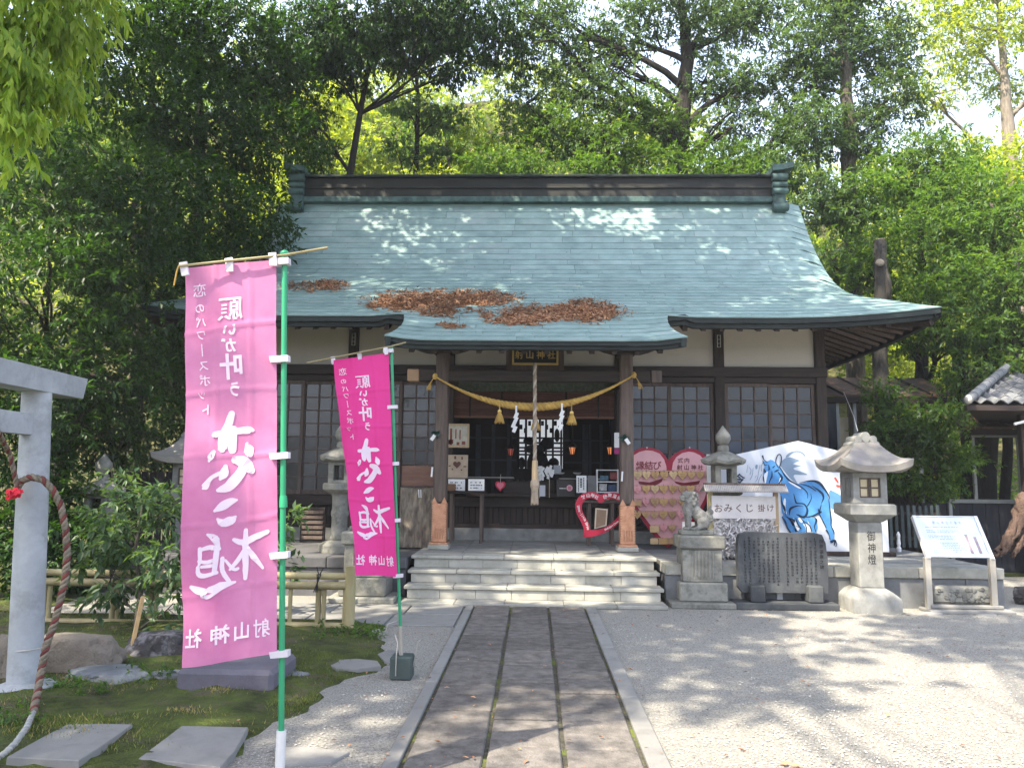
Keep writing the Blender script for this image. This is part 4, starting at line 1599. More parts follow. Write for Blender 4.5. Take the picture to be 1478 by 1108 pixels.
t = thing('picture_frame', 'wood framed picture of reddish brown shapes beside the left porch post', 'picture', P(657, 644, 12.9))
slab_px('frame', M_WOODL, t, 640, 611, 677, 646, 12.9, .03, .006)
slab_px('picture', mat('pale_picture', (.46, .44, .37), rough=.6, var=.25, scale=8), t, 643, 614.5, 674, 642.5, 12.893, .006)
q = MB()
for px, py, h_, w_ in ((651, 630, 12, 1.2), (651, 637, 3, 3), (658, 626, 7, .7), (664, 627, 7, .7), (661, 640, 2.2, 2), (669, 639, 2.5, 2.6), (648, 638, 3, 1.5)):
    a = P(px - w_, py - h_, 12.889); b = P(px + w_, py + h_, 12.889)
    q.box(a.x, b.x, 12.887, 12.889, b.z, a.z)
q.build('painted_shapes', mat('rust_ink', (.20, .055, .035), rough=.7, var=.3), t, world=True)
t = thing('wooden_plaque', 'pale wooden box front with small hearts under the framed picture', 'plaque', P(660, 690, 12.9))
slab_px('board', mat('faded_board', (.40, .31, .23), rough=.7, var=.15), t, 646, 656, 675, 690, 12.9, .03, .006)


def heart_pts(n=40, w_=1.0, h_=1.0):
    out = []
    for i in range(n):
        a = 2 * PI * i / n
        x_ = 16 * math.sin(a) ** 3; z_ = 13 * math.cos(a) - 5 * math.cos(2 * a) - 2 * math.cos(3 * a) - math.cos(4 * a)
        out.append((x_ / 32 * w_, (z_ + 2.5) / 29 * h_))
    return out


c = P(659.5, 671, 12.89)
MB().prism([(c.x + x_, c.z + z_) for x_, z_ in heart_pts(24, .13, .12)], 12.886, 12.89).build('painted_heart', M_BROWNINK, t, world=True)
q = MB()
for px, py, w_, h_ in ((657, 660, 1.3, 2.2), (667, 661, 1.1, 2), (671, 673, 2, .8), (649, 672, 1.5, .8), (653, 677, 1, 1), (666, 678, 1, 1)):
    a = P(px - w_, py - h_, 12.889); b = P(px + w_, py + h_, 12.889); q.box(a.x, b.x, 12.886, 12.889, b.z, a.z)
q.build('painted_mark', M_BROWNINK, t, world=True)
# small red heart hanging
t = thing('heart_ornament', 'small red and pink heart ornament hanging near the offering box', 'ornament', P(722, 712, 12.6))
c = P(722, 702, 12.6)
MB().prism([(c.x + x_, c.z + z_) for x_, z_ in heart_pts(30, .165, .17)], 12.6, 12.63).build('rim', M_RED, t, world=True)
MB().prism([(c.x + x_, c.z + z_ + .005) for x_, z_ in heart_pts(30, .115, .115)], 12.594, 12.598).build('centre', mat('rose_paint', (.55, .14, .20), rough=.5, var=.1), t, world=True)
MB().tube([(c.x, 12.61, c.z + .05), (c.x + .005, 12.62, c.z + .20)], .004, 5).build('string', M_METALG, t, world=True)
# paper wands and round badge
for k, (px, py, lb) in enumerate(((779, 680, 'white paper wand partly behind the bell rope'), (793, 678, 'white paper wand standing right of the bell rope'))):
    c = P(px, py, 12.75)
    t = thing('paper_wand', lb, 'paper wand', (c.x, 12.75, 1.24))
    MB().tube([(c.x, 12.75, 1.24), (c.x - .02 + .02 * k, 12.75, c.z + .08)], .006, 5).build('stick', M_WOODL, t, world=True)
    q = MB()
    for j in range(14):
        M = Matrix.Translation((c.x + random.uniform(-.06, .06), 12.74 + random.uniform(-.02, .02), c.z + .05 - random.random() * .17)) @ Matrix.Rotation(random.uniform(-.7, .7), 4, 'Y') @ Matrix.Rotation(random.uniform(-.7, .7), 4, 'Z')
        q.box(-.02, .02, -.001, .001, -.045, .045, 0, M)
    q.build('paper_strip', M_PAPER, t, world=True); bpy.data.objects[q and t.name]
t = thing('small_card', 'small white card standing below the paper wands', 'card', P(783, 716, 12.6)); slab_px('card', mat('grey_card', (.45, .46, .5), rough=.7, var=.1), t, 779, 700, 787, 716, 12.6, .01)
t = thing('round_badge', 'round pink and white badge on a dark box behind the heart frame', 'badge', P(822, 712, 12.7))
c = P(822, 704, 12.7)
q = MB(); q.prism([(c.x + .05 * math.cos(a * PI / 12), c.z + .05 * math.sin(a * PI / 12)) for a in range(24)], 12.69, 12.70); q.build('disc', mat('badge_pink', (.60, .36, .42), rough=.5, var=.1), t, world=True)
q = MB()
for a in range(3): q.box(c.x - .025 + a * .02, c.x - .015 + a * .02, 12.686, 12.689, c.z - .03, c.z + .03)
q.build('mark', M_RED, t, world=True)
t = thing('fortune_box', 'dark fortune slip box with small white letters beside the badge', 'box', P(810, 716, 12.7))
slab_px('body', M_LACQ, t, 803, 692, 830, 717, 12.71, .18, .006)
flat_marks(806, 703, 817, 706, 12.705, 1, M_PAPER, t, .9, seed=8)
for px, py in ((809, 683), (833, 683)):
    c = P(px, py, 13.3); t = thing('offering_dish', 'small white dish inside, %s the round badge' % ('above left of' if px < 820 else 'above right of'), 'dish', c)
    MB().lathe([(.03, -.015), (.055, -.005), (.075, .015), (.068, .016), (.04, 0)], 14).build('dish', M_PAPER, t)
t = thing('stand', 'dark stand inside holding a grey sheet', 'stand', (P(803, 690, 13.5).x, 13.5, 1.22))
slab_px('sheet', mat('grey_sheet', (.30, .32, .34), rough=.8, var=.1), t, 799, 671, 810, 684, 13.5, .01)
MB().box(P(803, 690, 13.5).x - .01, P(803, 690, 13.5).x + .01, 13.52, 13.54, 1.22, P(803, 684, 13.5).z).build('pole', M_BLACK, t, world=True)

# right table, notices, magazine rack
a = P(832, 722, 12.2); b = P(893, 722, 12.2)
t = thing('side_table', 'narrow dark table behind the heart frame holding a rack and notices', 'table', ((a.x + b.x) / 2, 12.4, .53))
MB().box(a.x, b.x, 12.15, 12.6, a.z - .035, a.z, .004).build('table_top', M_WOODG, t, world=True)
for x_ in (a.x + .18, b.x - .12):
    for y_ in (12.17, 12.54): MB().box(x_, x_ + .045, y_, y_ + .045, .53, a.z - .037, .004).build('leg', M_WOODG, t, world=True)
t = thing('notice_board', 'tall white notice with dark printed columns left of the rack', 'notice', P(839, 711, 12.3))
slab_px('board', M_PAPER, t, 832, 686, 846.5, 711, 12.3, .015)
q = MB()
for k, (x_, y0_, y1_, w_) in enumerate(((835, 689, 708, .7), (838.7, 690, 702, 1.4), (842.5, 689, 707, .7))):
    y = y0_
    while y < y1_:
        a = P(x_ - w_, y, 12.297); b = P(x_ + w_, y + 1.6, 12.297); q.box(a.x, b.x, 12.295, 12.297, b.z, a.z); y += 2.3
q.build('print', M_INK, t, world=True)
t = thing('grey_panel', 'grey speckled panel between the white notice and the rack', 'panel', P(854, 715, 12.32)); slab_px('panel', M_CONC, t, 848, 686, 861, 716, 12.35, .02)
t = thing('leaflet_rack', 'white wire leaflet rack with three shelves beside the right porch post', 'rack', P(877, 716, 12.25))
Yr = 12.25
for x_ in (862, 892):
    a = P(x_, 677, Yr); b = P(x_, 722, Yr); MB().box(a.x - .008, a.x + .008, Yr, Yr + .14, b.z, a.z, .003).build('side_rail', M_METALW, t, world=True)
for y_ in (678, 695, 710, 724):
    a = P(862, y_, Yr); b = P(892, y_, Yr); MB().box(a.x + .01, b.x - .01, Yr, Yr + .12, a.z - .007, a.z + .007, .002).build('shelf', M_METALW, t, world=True)
lc = [(.14, .03, .03), (.05, .10, .14), (.35, .36, .36), (.03, .05, .10), (.05, .06, .12), (.16, .12, .08), (.10, .05, .03), (.2, .17, .12)]
for k, (x0_, y0_, x1_, y1_) in enumerate(((881, 681, 891, 692), (866, 686, 878, 693), (865, 698, 876, 708), (878, 699, 890, 709), (864, 712, 872, 723), (872, 710, 880, 722), (881, 713, 890, 723))):
    slab_px('leaflet', mat('leaflet_%d' % k, lc[k], rough=.6, var=.5, scale=25), t, x0_, y0_, x1_, y1_, Yr + .05, .02)
# notices on the right inner post
t = thing('post_notice', 'white plate fixed to the inner post beside the right porch post', 'notice', P(891, 646, 11.6))
slab_px('plate', M_PAPER, t, 886.5, 624, 895, 646, 11.6, .01)
t = thing('post_notice', 'small magenta card under the white plate', 'notice', P(891, 657, 11.6))
slab_px('plate', mat('magenta', (.35, .03, .16), rough=.5, var=.15), t, 886.5, 647, 894.5, 655, 11.6, .01)
# spotlights clamped to the porch posts
for px, py, sg, lb in ((629, 626, -1, 'dark clamp with green sprig and white tag on the left porch post'), (901, 632, 1, 'dark clamp with green sprig and white tag on the right porch post')):
    c = P(px, py, 11.20)
    t = thing('post_sprig', lb, 'ornament', c, group='sprigs tied to the porch posts')
    B0 = np.array([[random.uniform(-.02, .02), random.uniform(-.01, .01), random.uniform(-.02, .02)] for _ in range(60)])
    V, T = leaf_geo(B0, unit(60) * np.array([1, .5, .8]), unit(60), np.full(60, .075), np.full(60, .035))
    fast_mesh('leaf_bunch', V, T, leafmat('sprig_leaf', (.010, .035, .028), (.03, .08, .06), .1), t)
    MB().box(-.02, .03, -.05, -.046, -.11, -.02, 0, Matrix.Rotation(R(35 * -sg), 4, 'Y')).build('white_tag', M_PAPER, t)
    MB().box(-.012, .012, -.045, -.04, -.62, -.48, 0, Matrix.Rotation(R(4), 4, 'Y')).build('paper_slip', M_PAPER, t)

# weathered slab and plank left of the left post
t = thing('weathered_slab', 'upright weathered tree slab with a brown plank on top, left of the porch', 'wood slab', (-1.75, 11.6, .5))
a = P(578, 703, 11.6); b = P(628, 790, 11.6)
bm = bmesh.new(); bmesh.ops.create_grid(bm, x_segments=40, y_segments=60, size=.5)
for v in bm.verts:
    u, w_ = v.co.x + .5, v.co.y + .5
    x_ = a.x + (b.x - a.x) * u; z_ = b.z + (a.z - b.z) * w_
    v.co = (x_ - t.location.x, -.05 * noise.noise(Vector((x_ * 9, z_ * 2.5, 4))) - .03 * noise.noise(Vector((x_ * 25, z_ * 7, 4))), z_ - t.location.z)
me = bpy.data.meshes.new('slab'); bm.to_mesh(me); bm.free()
M_SLAB = mat('weathered_slab', (.17, .12, .10), rough=.9, var=.5, scale=5, bump=.6, stretch=(3, 3, .8), col2=(.36, .31, .24), spots=(.12, .13, .08), spot_scale=6, spot_amt=.6)
me.materials.append(M_SLAB); me.polygons.foreach_set('use_smooth', [True] * len(me.polygons))
o = bpy.data.objects.new('slab_face', me); COL.objects.link(o); o.parent = t
MB().box(a.x, b.x, 11.70, 11.78, .5, a.z, .01).build('slab_back', M_SLAB, t, world=True)
slab_px('plank', mat('brown_plank', (.14, .075, .055), rough=.7, var=.3, stretch=(.6, 3, 3), bump=.3), t, 580, 672, 628, 702, 11.55, .05, .008)
q = MB()
for px in (604, 607): c = P(px, 712, 11.5); q.tube([(c.x, 11.5, c.z + .06), (c.x + .01, 11.5, c.z - .06)], .01, 5)
q.build('paper_slip', M_PAPER, t, world=True)

# ---------------- red heart photo frame
FH = P(865, 775, 11.55)
t = thing('open_heart_stand', 'large crimson open heart frame with white lettering beside the right porch post', 'heart frame', (FH.x, 11.55, .53))
Yh = 11.55
def hz(zx, zy): return (820 + zx / 11.08, 690 + zy / 11.08)
outer = [(515, 270), (455, 225), (370, 215), (280, 225), (200, 265), (145, 330), (115, 410), (120, 500), (150, 590), (205, 690), (250, 790), (255, 870), (228, 940), (340, 940), (460, 915), (570, 880), (690, 810), (800, 730), (890, 620), (940, 510), (945, 400), (910, 310), (850, 255), (770, 225), (680, 225), (580, 240)]
inner = [(515, 410), (450, 340), (380, 310), (300, 325), (240, 370), (215, 440), (225, 520), (270, 610), (320, 700), (350, 780), (345, 835), (430, 830), (520, 810), (600, 780), (700, 720), (790, 630), (850, 530), (860, 430), (820, 370), (760, 335), (680, 315), (590, 345)]
def fnh(zx, zy, Y=Yh):
    p = P(*hz(zx, zy), Y); return p
oo = smooth_closed(outer, 1); ii = smooth_closed(inner, 1)
from mathutils.geometry import tessellate_polygon
allp = oo + ii
tr = tessellate_polygon([[Vector((a, b, 0)) for a, b in oo], [Vector((a, b, 0)) for a, b in ii]])
q = MB()
q.add([fnh(a, b, Yh) for a, b in allp], [tuple(k) for k in tr]); q.add([fnh(a, b, Yh) + Vector((0, .025, 0)) for a, b in allp], [tuple(k)[::-1] for k in tr])
for L_ in (oo, ii):
    n = len(L_)
    q.add([fnh(a, b) for a, b in L_] + [fnh(a, b) + Vector((0, .025, 0)) for a, b in L_], [(i, (i + 1) % n, n + (i + 1) % n, n + i) for i in range(n)])
q.build('red_board', M_RED, t, world=True)
q = MB()
def txt_arc(s, pts_, size, flipv=False):
    for k, ch in enumerate(s):
        u = k / max(1, len(s) - 1) * (len(pts_) - 1); i = min(int(u), len(pts_) - 2); f_ = u - i
        x_ = pts_[i][0] * (1 - f_) + pts_[i + 1][0] * f_; y_ = pts_[i][1] * (1 - f_) + pts_[i + 1][1] * f_
        ang = math.atan2(pts_[i + 1][1] - pts_[i][1], pts_[i + 1][0] - pts_[i][0])
        put_text(q, ch, x_, -y_, size, lambda u_, v_: fnh(u_, -v_, Yh - .004), rot=-ang, off=.02)
txt_arc('射山神社', [(240, 300), (320, 272), (390, 272), (455, 300)], 66)
txt_arc('榊原温泉', [(590, 295), (665, 272), (745, 285), (815, 315)], 66)
txt_arc('Iyama-jinja Shrine', [(160, 440), (180, 530), (255, 640), (298, 730), (315, 810)], 58)
txt_arc('Sakakibara Onsen', [(590, 820), (690, 768), (800, 690)], 44)
q.build('lettering', M_PAPER, t, world=True)
t2 = thing('small_framed_card', 'small tan framed card leaning inside the crimson heart frame', 'card', P(868, 763, 11.65))
M_ = [(438, 475), (635, 490), (615, 760), (420, 810)]
def quad(nm, m_, parent, pp, Y, d=.012):
    vs = [P(*hz(a, b), Y) for a, b in pp]; vs2 = [v + Vector((0, d, 0)) for v in vs]
    MB().add(vs + vs2, [(0, 1, 2, 3), (7, 6, 5, 4), (0, 4, 5, 1), (1, 5, 6, 2), (2, 6, 7, 3), (3, 7, 4, 0)]).build(nm, m_, parent, world=True, fixn=True)
quad('frame', mat('cream_frame', (.56, .48, .38), rough=.6, var=.1), t2, M_, 11.66)
quad('card', mat('tan_card', (.26, .18, .12), rough=.7, var=.2), t2, [(458, 497), (612, 510), (594, 742), (442, 788)], 11.652, .006)

# ---------------- pink heart board with its plaques
t = thing('heart_board', 'big pink double-arched heart board with red rim and black brush lettering', 'heart board', (P(978, 790, 12.1).x, 12.1, .5))
Yb = 12.1
def b5(zx, zy): return (900 + zx / 6.157, 630 + zy / 6.157)
def fb(zx, zy, Y=Yb): return P(*b5(zx, zy), Y)
outh = [(395, 210), (370, 165), (320, 120), (260, 100), (200, 92), (140, 103), (80, 135), (30, 190), (0, 270), (0, 380), (20, 480), (70, 590), (140, 700), (230, 830), (340, 955), (400, 990), (470, 930), (590, 800), (680, 690), (750, 560), (785, 430), (780, 300), (755, 200), (700, 140), (640, 110), (580, 102), (510, 120), (450, 155)]
inh = [(385, 320), (380, 260), (360, 200), (320, 150), (260, 125), (200, 120), (140, 135), (90, 165), (50, 210), (25, 280), (25, 380), (45, 470), (95, 580), (160, 680), (250, 800), (340, 905), (400, 950), (455, 900), (570, 780), (650, 680), (720, 550), (755, 430), (750, 310), (730, 220), (680, 165), (630, 140), (580, 132), (520, 145), (470, 180), (440, 230), (425, 320)]
MB().prism([(fb(a, b).x, fb(a, b).z) for a, b in outh], Yb, Yb + .03).build('red_rim', M_RED.copy() if False else mat('dark_crimson', (.30, .012, .035), rough=.5, var=.1), t, world=True, fixn=True)
q = MB(); flatpoly(q, inh, lambda a, b: fb(a, b, Yb - .004)); q.build('pink_face', M_PINK, t, world=True)
q = MB(); flatpoly(q, [(270, 320), (290, 300), (500, 300), (520, 330), (300, 330)], lambda a, b: fb(a, b, Yb - .008))
flatpoly(q, [(130, 395), (230, 405), (350, 370), (340, 400), (290, 430), (210, 435), (140, 420)], lambda a, b: fb(a, b, Yb - .008))
flatpoly(q, [(450, 395), (540, 410), (680, 390), (670, 420), (590, 440), (520, 435), (465, 415)], lambda a, b: fb(a, b, Yb - .008))
q.build('dark_red_band', mat('maroon', (.15, .012, .02), rough=.6, var=.1), t, world=True)
q = MB()
fz = lambda u, v: fb(u, -v, Yb - .01)
for i, ch in enumerate('縁結び'): put_text(q, ch, 148 + i * 76, -255, 80, fz, off=.012)
q.build('lettering', M_REDINK, t, world=True)
q = MB()
for i, ch in enumerate('式内'): put_text(q, ch, 505 + i * 58, -210, 50, fz, off=.01)
for i, ch in enumerate('射山神社'): put_text(q, ch, 498 + i * 62, -272, 50, fz, off=.01)
q.build('lettering', mat('maroon_ink', (.10, .02, .025), rough=.6, var=.1, bump=0), t, world=True)
for px in (208, 587):
    c = fb(px, 98); MB().ell(c, .012, 8, 6).build('knob', M_METALW, t, world=True)
q = MB()
for r_ in range(6): 
    z_ = fb(300, (310, 440, 560, 665, 790, 905)[r_]).z
    x0_ = fb((60, 85, 90, 90, 240, 240)[r_], 300).x; x1_ = fb((790, 700, 560, 540, 470, 470)[r_], 300).x
    q.tube([(x0_, Yb - .03, z_ + .01), (x1_, Yb - .03, z_ + .01)], .006, 5)
q.build('hanging_rail', M_WOODL, t, world=True)
M_EMA = [mat('ema_wood_%s' % n_, c_, rough=.6, var=.12, scale=5, stretch=(.6, 2, 4), objvar=.12) for n_, c_ in (('light', (.60, .42, .22)), ('honey', (.50, .31, .13)), ('pink', (.62, .30, .30)), ('tan', (.42, .26, .13)))]
eh = {}
for k in range(4):
    o = MB().prism(heart_pts(26, 1, 1), -.5, .5).build('heart_plaque', M_EMA[k]); eh[k] = o
rowsP = [  # (y, [(x, kind, size)])
    (345, [(125, 0, 80), (203, 0, 76), (282, 1, 74), (362, 1, 76), (443, 0, 74), (522, 1, 84), (603, 1, 70), (680, 1, 66), (757, 3, 64)]),
    (470, [(122, 2, 72), (203, 1, 72), (280, 0, 74), (357, 1, 74), (438, 1, 74), (518, 3, 66), (598, 1, 72), (672, 2, 60)]),
    (585, [(197, 2, 68), (280, 3, 82), (357, 1, 74), (435, 3, 70), (517, 3, 62)]),
    (698, [(122, 1, 70), (197, 1, 60), (273, 3, 68), (352, 1, 76), (433, 3, 70), (511, 2, 70)]),
    (815, [(355, 2, 66), (432, 3, 62)])]
ordn = ['first', 'second', 'third', 'fourth', 'fifth', 'sixth', 'seventh', 'eighth', 'ninth']
kn = ['pale wooden', 'honey wooden', 'pink', 'tan wooden']
rown = ['top', 'second', 'third', 'fourth', 'bottom']
used_src = set()
for r_, (zy, lst) in enumerate(rowsP):
    for i, (zx, k, sz) in enumerate(lst):
        c = fb(zx, zy, Yb - .05)
        s_ = sz / 6.157 * Yb / 1140
        if k in used_src: o = eh[k].copy(); COL.objects.link(o)
        else: o = eh[k]; used_src.add(k)
        o.location = c; o.scale = (s_, .012, s_ * 1.08); o.rotation_euler = (R(random.uniform(-6, 2)), R(random.uniform(-5, 5)), R(random.uniform(-10, 10)))
        tag(o, '%s heart plaque, %s from left, %s row of the heart board' % (kn[k], ordn[i], rown[r_]), 'plaque', 'heart plaques hanging on the pink heart board')
        q = MB()
        q.tube([(0, 0, .36), (0, .4, .62)], .018, 4)
        for m_ in range(3):
            z_ = .12 - m_ * .14; w_ = random.uniform(.12, .26)
            q.box(-w_, w_, -.56, -.52, z_ - .016, z_ + .016)
        q.build('string_and_writing', M_BROWNINK if k != 2 else M_RED, o)
bx_ = [(120, 590, 84, 50, 'tan rectangular plaque in the third row, beside the right porch post'), (275, 822, 84, 56, 'brown rectangular plaque at the left of the fifth row of the heart board'), (272, 930, 70, 48, 'brown rectangular plaque at the lower left tip of the heart board'), (352, 930, 76, 50, 'pale rectangular plaque at the bottom middle of the heart board'), (430, 930, 72, 48, 'tan rectangular plaque at the lower right tip of the heart board')]
for zx, zy, w_, h_, lb in bx_:
    c = fb(zx, zy, Yb - .05); k = Yb / 1140 / 6.157
    o = MB().box(-w_ * k / 2, w_ * k / 2, -.006, .006, -h_ * k / 2, h_ * k / 2, .002).build('wooden_plaque', M_EMA[random.choice((0, 1, 3))])
    o.location = c; o.rotation_euler = (0, R(random.uniform(-4, 4)), R(random.uniform(-8, 8)))
    tag(o, lb, 'plaque', 'rectangular plaques hanging on the heart board')
    MB().tube([(0, 0, h_ * k / 2), (0, .03, h_ * k / 2 + .02)], .003, 4).build('string', M_RED, o)

# white little board by the guardian pedestal
a = P(985, 753, 11.2); b = P(1018, 800, 11.2)
t = thing('white_board', 'plain white board standing behind the stone guardian dog', 'board', ((a.x + b.x) / 2, 11.2, .5))
MB().box(a.x, b.x, 11.2, 11.23, .5, a.z, .004).build('panel', M_METALW, t, world=True)
MB().box(a.x + .02, a.x + .05, 11.235, 11.4, .5, .53).build('foot', M_METALG, t, world=True)
# edge board left of the horse board
a = P(1024, 655, 11.3)
t = thing('white_pole', 'thin white pole between the heart board and the small stone lantern', 'pole', (a.x, 11.4, .5))
MB().box(a.x - .02, a.x + .06, 11.4, 11.43, .5, a.z, .004).build('pole', M_METALW, t, world=True)

# ---------------- horse board
YH = 11.42
t = thing('horse_board', 'big white peaked board painted with a blue running horse', 'votive board', (P(1150, 800, YH).x, YH, .5))
bp_ = [(1024, 664), (1152, 636), (1276, 667), (1284, 803), (1022, 800)]
MB().prism([(P(a, b, YH).x, P(a, b, YH).z) for a, b in bp_], YH, YH + .05).build('board', mat('white_board_paint', (.58, .61, .67), rough=.5, var=.03, bump=.02), t, world=True, fixn=True)
a = P(1015, 800, YH); b = P(1292, 804, YH)
MB().box(a.x, b.x, YH - .05, YH + .12, .5, .56, .006).build('base_rail', M_WOOD, t, world=True)
def hzz(zx, zy): return P(1090 + zx / 6.52, 620 + zy / 6.52, YH)
LAY = [0]
def hp(nm, m_, polys, sm=1):
    LAY[0] += 1
    q = MB()
    for p_ in polys:
        pp = smooth_closed(p_, sm) if sm else p_
        flatpoly(q, pp, lambda a, b: hzz(a, b) + Vector((0, -.0015 - .0012 * LAY[0], 0)))
    q.build(nm, m_, t, world=True)
def hs(nm, m_, strokes):
    LAY[0] += 1
    q = MB()
    for s_ in strokes: brush(q, s_, lambda a, b: hzz(a, b) + Vector((0, -.0015 - .0012 * LAY[0], 0)), 4)
    q.build(nm, m_, t, world=True)
M_HB = mat('horse_blue', (.045, .20, .50), rough=.5, var=.25, scale=2.0, bump=0, col2=(.11, .34, .68), objvar=0)
M_HL = mat('pale_grey_blue', (.20, .28, .38), rough=.5, var=.12, scale=3, bump=0, objvar=0)
M_HT = mat('tail_blue', (.10, .25, .46), rough=.5, var=.2, scale=3, bump=0, objvar=0)
M_HK = mat('navy_ink', (.006, .022, .055), rough=.5, var=.2, bump=0, objvar=0)
M_HW = mat('paint_white', (.74, .78, .84), rough=.5, var=.03, bump=0, objvar=0)
for nm_, p_ in zip(('mane', 'mane_lock', 'second_horse_mane'), [[(250, 290), (300, 255), (360, 265), (430, 290), (370, 310), (350, 325), (450, 340), (380, 350), (350, 370), (440, 395), (505, 425), (430, 425), (350, 420), (390, 490), (400, 510), (340, 470), (280, 400), (230, 330)],
                  [(280, 255), (330, 205), (400, 193), (450, 215), (475, 250), (465, 250), (440, 222), (400, 207), (345, 222), (300, 265)],
                  [(0, 330), (25, 325), (20, 370), (0, 370)]]): hp(nm_, M_HL, [p_])
hs('second_horse', M_HL, [[(70, 310, 5), (55, 350, 7), (60, 390, 5)], [(45, 330, 4), (30, 400, 5), (20, 460, 6), (0, 490, 5)], [(60, 420, 5), (35, 470, 6), (25, 520, 4)], [(10, 430, 4), (0, 450, 5)], [(-60, 350, 4), (-40, 380, 6), (-50, 420, 6)], [(-20, 360, 4), (-30, 430, 6), (-50, 470, 5)], [(-70, 330, 4), (-80, 400, 5)]])
hp('tail', M_HT, [[(690, 560), (740, 580), (800, 610), (820, 650), (810, 700), (822, 720), (760, 735), (710, 745), (700, 680)]])
hp('body', M_HB, [[(70, 290), (110, 300), (150, 275), (205, 320), (240, 370), (300, 440), (350, 500), (420, 510), (520, 480), (580, 490), (650, 550), (690, 640), (700, 720), (710, 860), (715, 920), (740, 970), (745, 1010), (725, 1060), (705, 1075), (705, 1030), (670, 950), (640, 860), (595, 790), (540, 800), (480, 830), (500, 900), (480, 970), (380, 970), (350, 900), (310, 830), (250, 800), (240, 700), (240, 610), (190, 545), (130, 520), (75, 545), (80, 480), (70, 400), (90, 340)],
                  [(240, 800), (320, 820), (400, 900), (390, 970), (330, 970), (270, 880)], [(480, 830), (560, 820), (590, 900), (570, 970), (540, 970), (520, 900)]])
hp('highlight', M_HW, [[(300, 480), (350, 500), (430, 545), (425, 560), (350, 520)], [(110, 385), (120, 400), (95, 520), (70, 545), (75, 430)], [(400, 820), (450, 840), (440, 880), (410, 860)], [(265, 640), (290, 650), (280, 740), (300, 800), (260, 770)], [(440, 880), (500, 890), (520, 960), (480, 960), (470, 910)], [(350, 820), (370, 850), (420, 920), (400, 960), (370, 900)], [(240, 440), (255, 470), (225, 520), (210, 540), (225, 470)]])
hs('ink_line', M_HK, [
    [(68, 248, 16), (80, 280, 8), (110, 305, 6)], [(70, 290, 6), (85, 330, 8), (110, 330, 4)],
    [(212, 350, 8), (190, 300, 8), (210, 240, 10), (235, 235, 9), (245, 270, 10), (235, 330, 10), (220, 360, 8)],
    [(82, 370, 10), (92, 395, 20), (100, 400, 6)], [(125, 335, 8), (130, 370, 14), (120, 380, 4)], [(165, 355, 12), (182, 340, 8)], [(180, 395, 8), (200, 385, 16), (222, 375, 6)],
    [(155, 390, 5), (155, 440, 14), (135, 480, 10), (125, 530, 8)], [(75, 440, 10), (80, 480, 12), (82, 500, 5)], [(68, 540, 9), (100, 542, 8), (130, 538, 4)],
    [(215, 400, 10), (250, 450, 22), (225, 500, 12), (190, 545, 6)],
    [(235, 360, 10), (300, 460, 14), (400, 520, 11), (460, 560, 10), (490, 600, 8), (490, 645, 4)],
    [(415, 500, 3), (520, 480, 14), (600, 500, 26), (660, 570, 16), (690, 620, 10), (693, 655, 5)],
    [(425, 510, 4), (500, 530, 12), (570, 575, 8)], [(530, 525, 3), (620, 590, 22), (640, 640, 14), (620, 690, 4)], [(520, 600, 3), (525, 650, 7), (490, 715, 10)],
    [(360, 600, 4), (380, 680, 14), (400, 690, 10), (460, 700, 12), (490, 760, 18), (460, 820, 22), (400, 800, 12), (385, 795, 5)],
    [(320, 800, 6), (330, 740, 22), (400, 715, 8), (450, 720, 4)], [(240, 620, 8), (250, 690, 12), (270, 730, 22), (285, 800, 5)],
    [(250, 820, 6), (280, 860, 14), (300, 920, 14), (330, 965, 12)], [(320, 830, 10), (360, 850, 20), (370, 870, 6)], [(380, 830, 8), (400, 890, 14), (430, 930, 10), (420, 920, 8), (385, 905, 4)],
    [(400, 800, 5), (450, 860, 8), (480, 920, 10), (480, 965, 6)], [(450, 855, 5), (510, 900, 10), (530, 960, 8)], [(550, 820, 4), (575, 850, 18), (555, 910, 8), (570, 960, 8)],
    [(480, 820, 6), (540, 810, 14), (610, 775, 16), (620, 765, 5)], [(590, 740, 5), (600, 770, 16), (620, 700, 3)], [(600, 790, 8), (640, 870, 10), (665, 920, 8)],
    [(690, 660, 6), (702, 760, 10), (712, 850, 12), (712, 900, 8), (735, 950, 12), (740, 980, 6)], [(668, 945, 14), (690, 980, 8), (700, 1030, 6)], [(705, 1050, 12), (720, 1050, 24), (750, 1040, 16), (740, 1085, 8)], [(755, 1040, 5), (765, 1075, 8), (755, 1095, 6)]])
hs('red_mark', mat('vermilion', (.62, .07, .04), rough=.6, var=.1, bump=0), [[(690, 322, 14), (735, 315, 16)], [(750, 455, 18), (775, 490, 14)], [(765, 525, 18), (800, 530, 16)], [(800, 550, 5), (820, 560, 5)]])
q = MB()
c = P(1067, 691, YH)
put_text(q, '令', c.x, c.z, .165, lambda u, v: (u, YH - .012, v), off=.015)
q.build('lettering', M_HK, t, world=True)

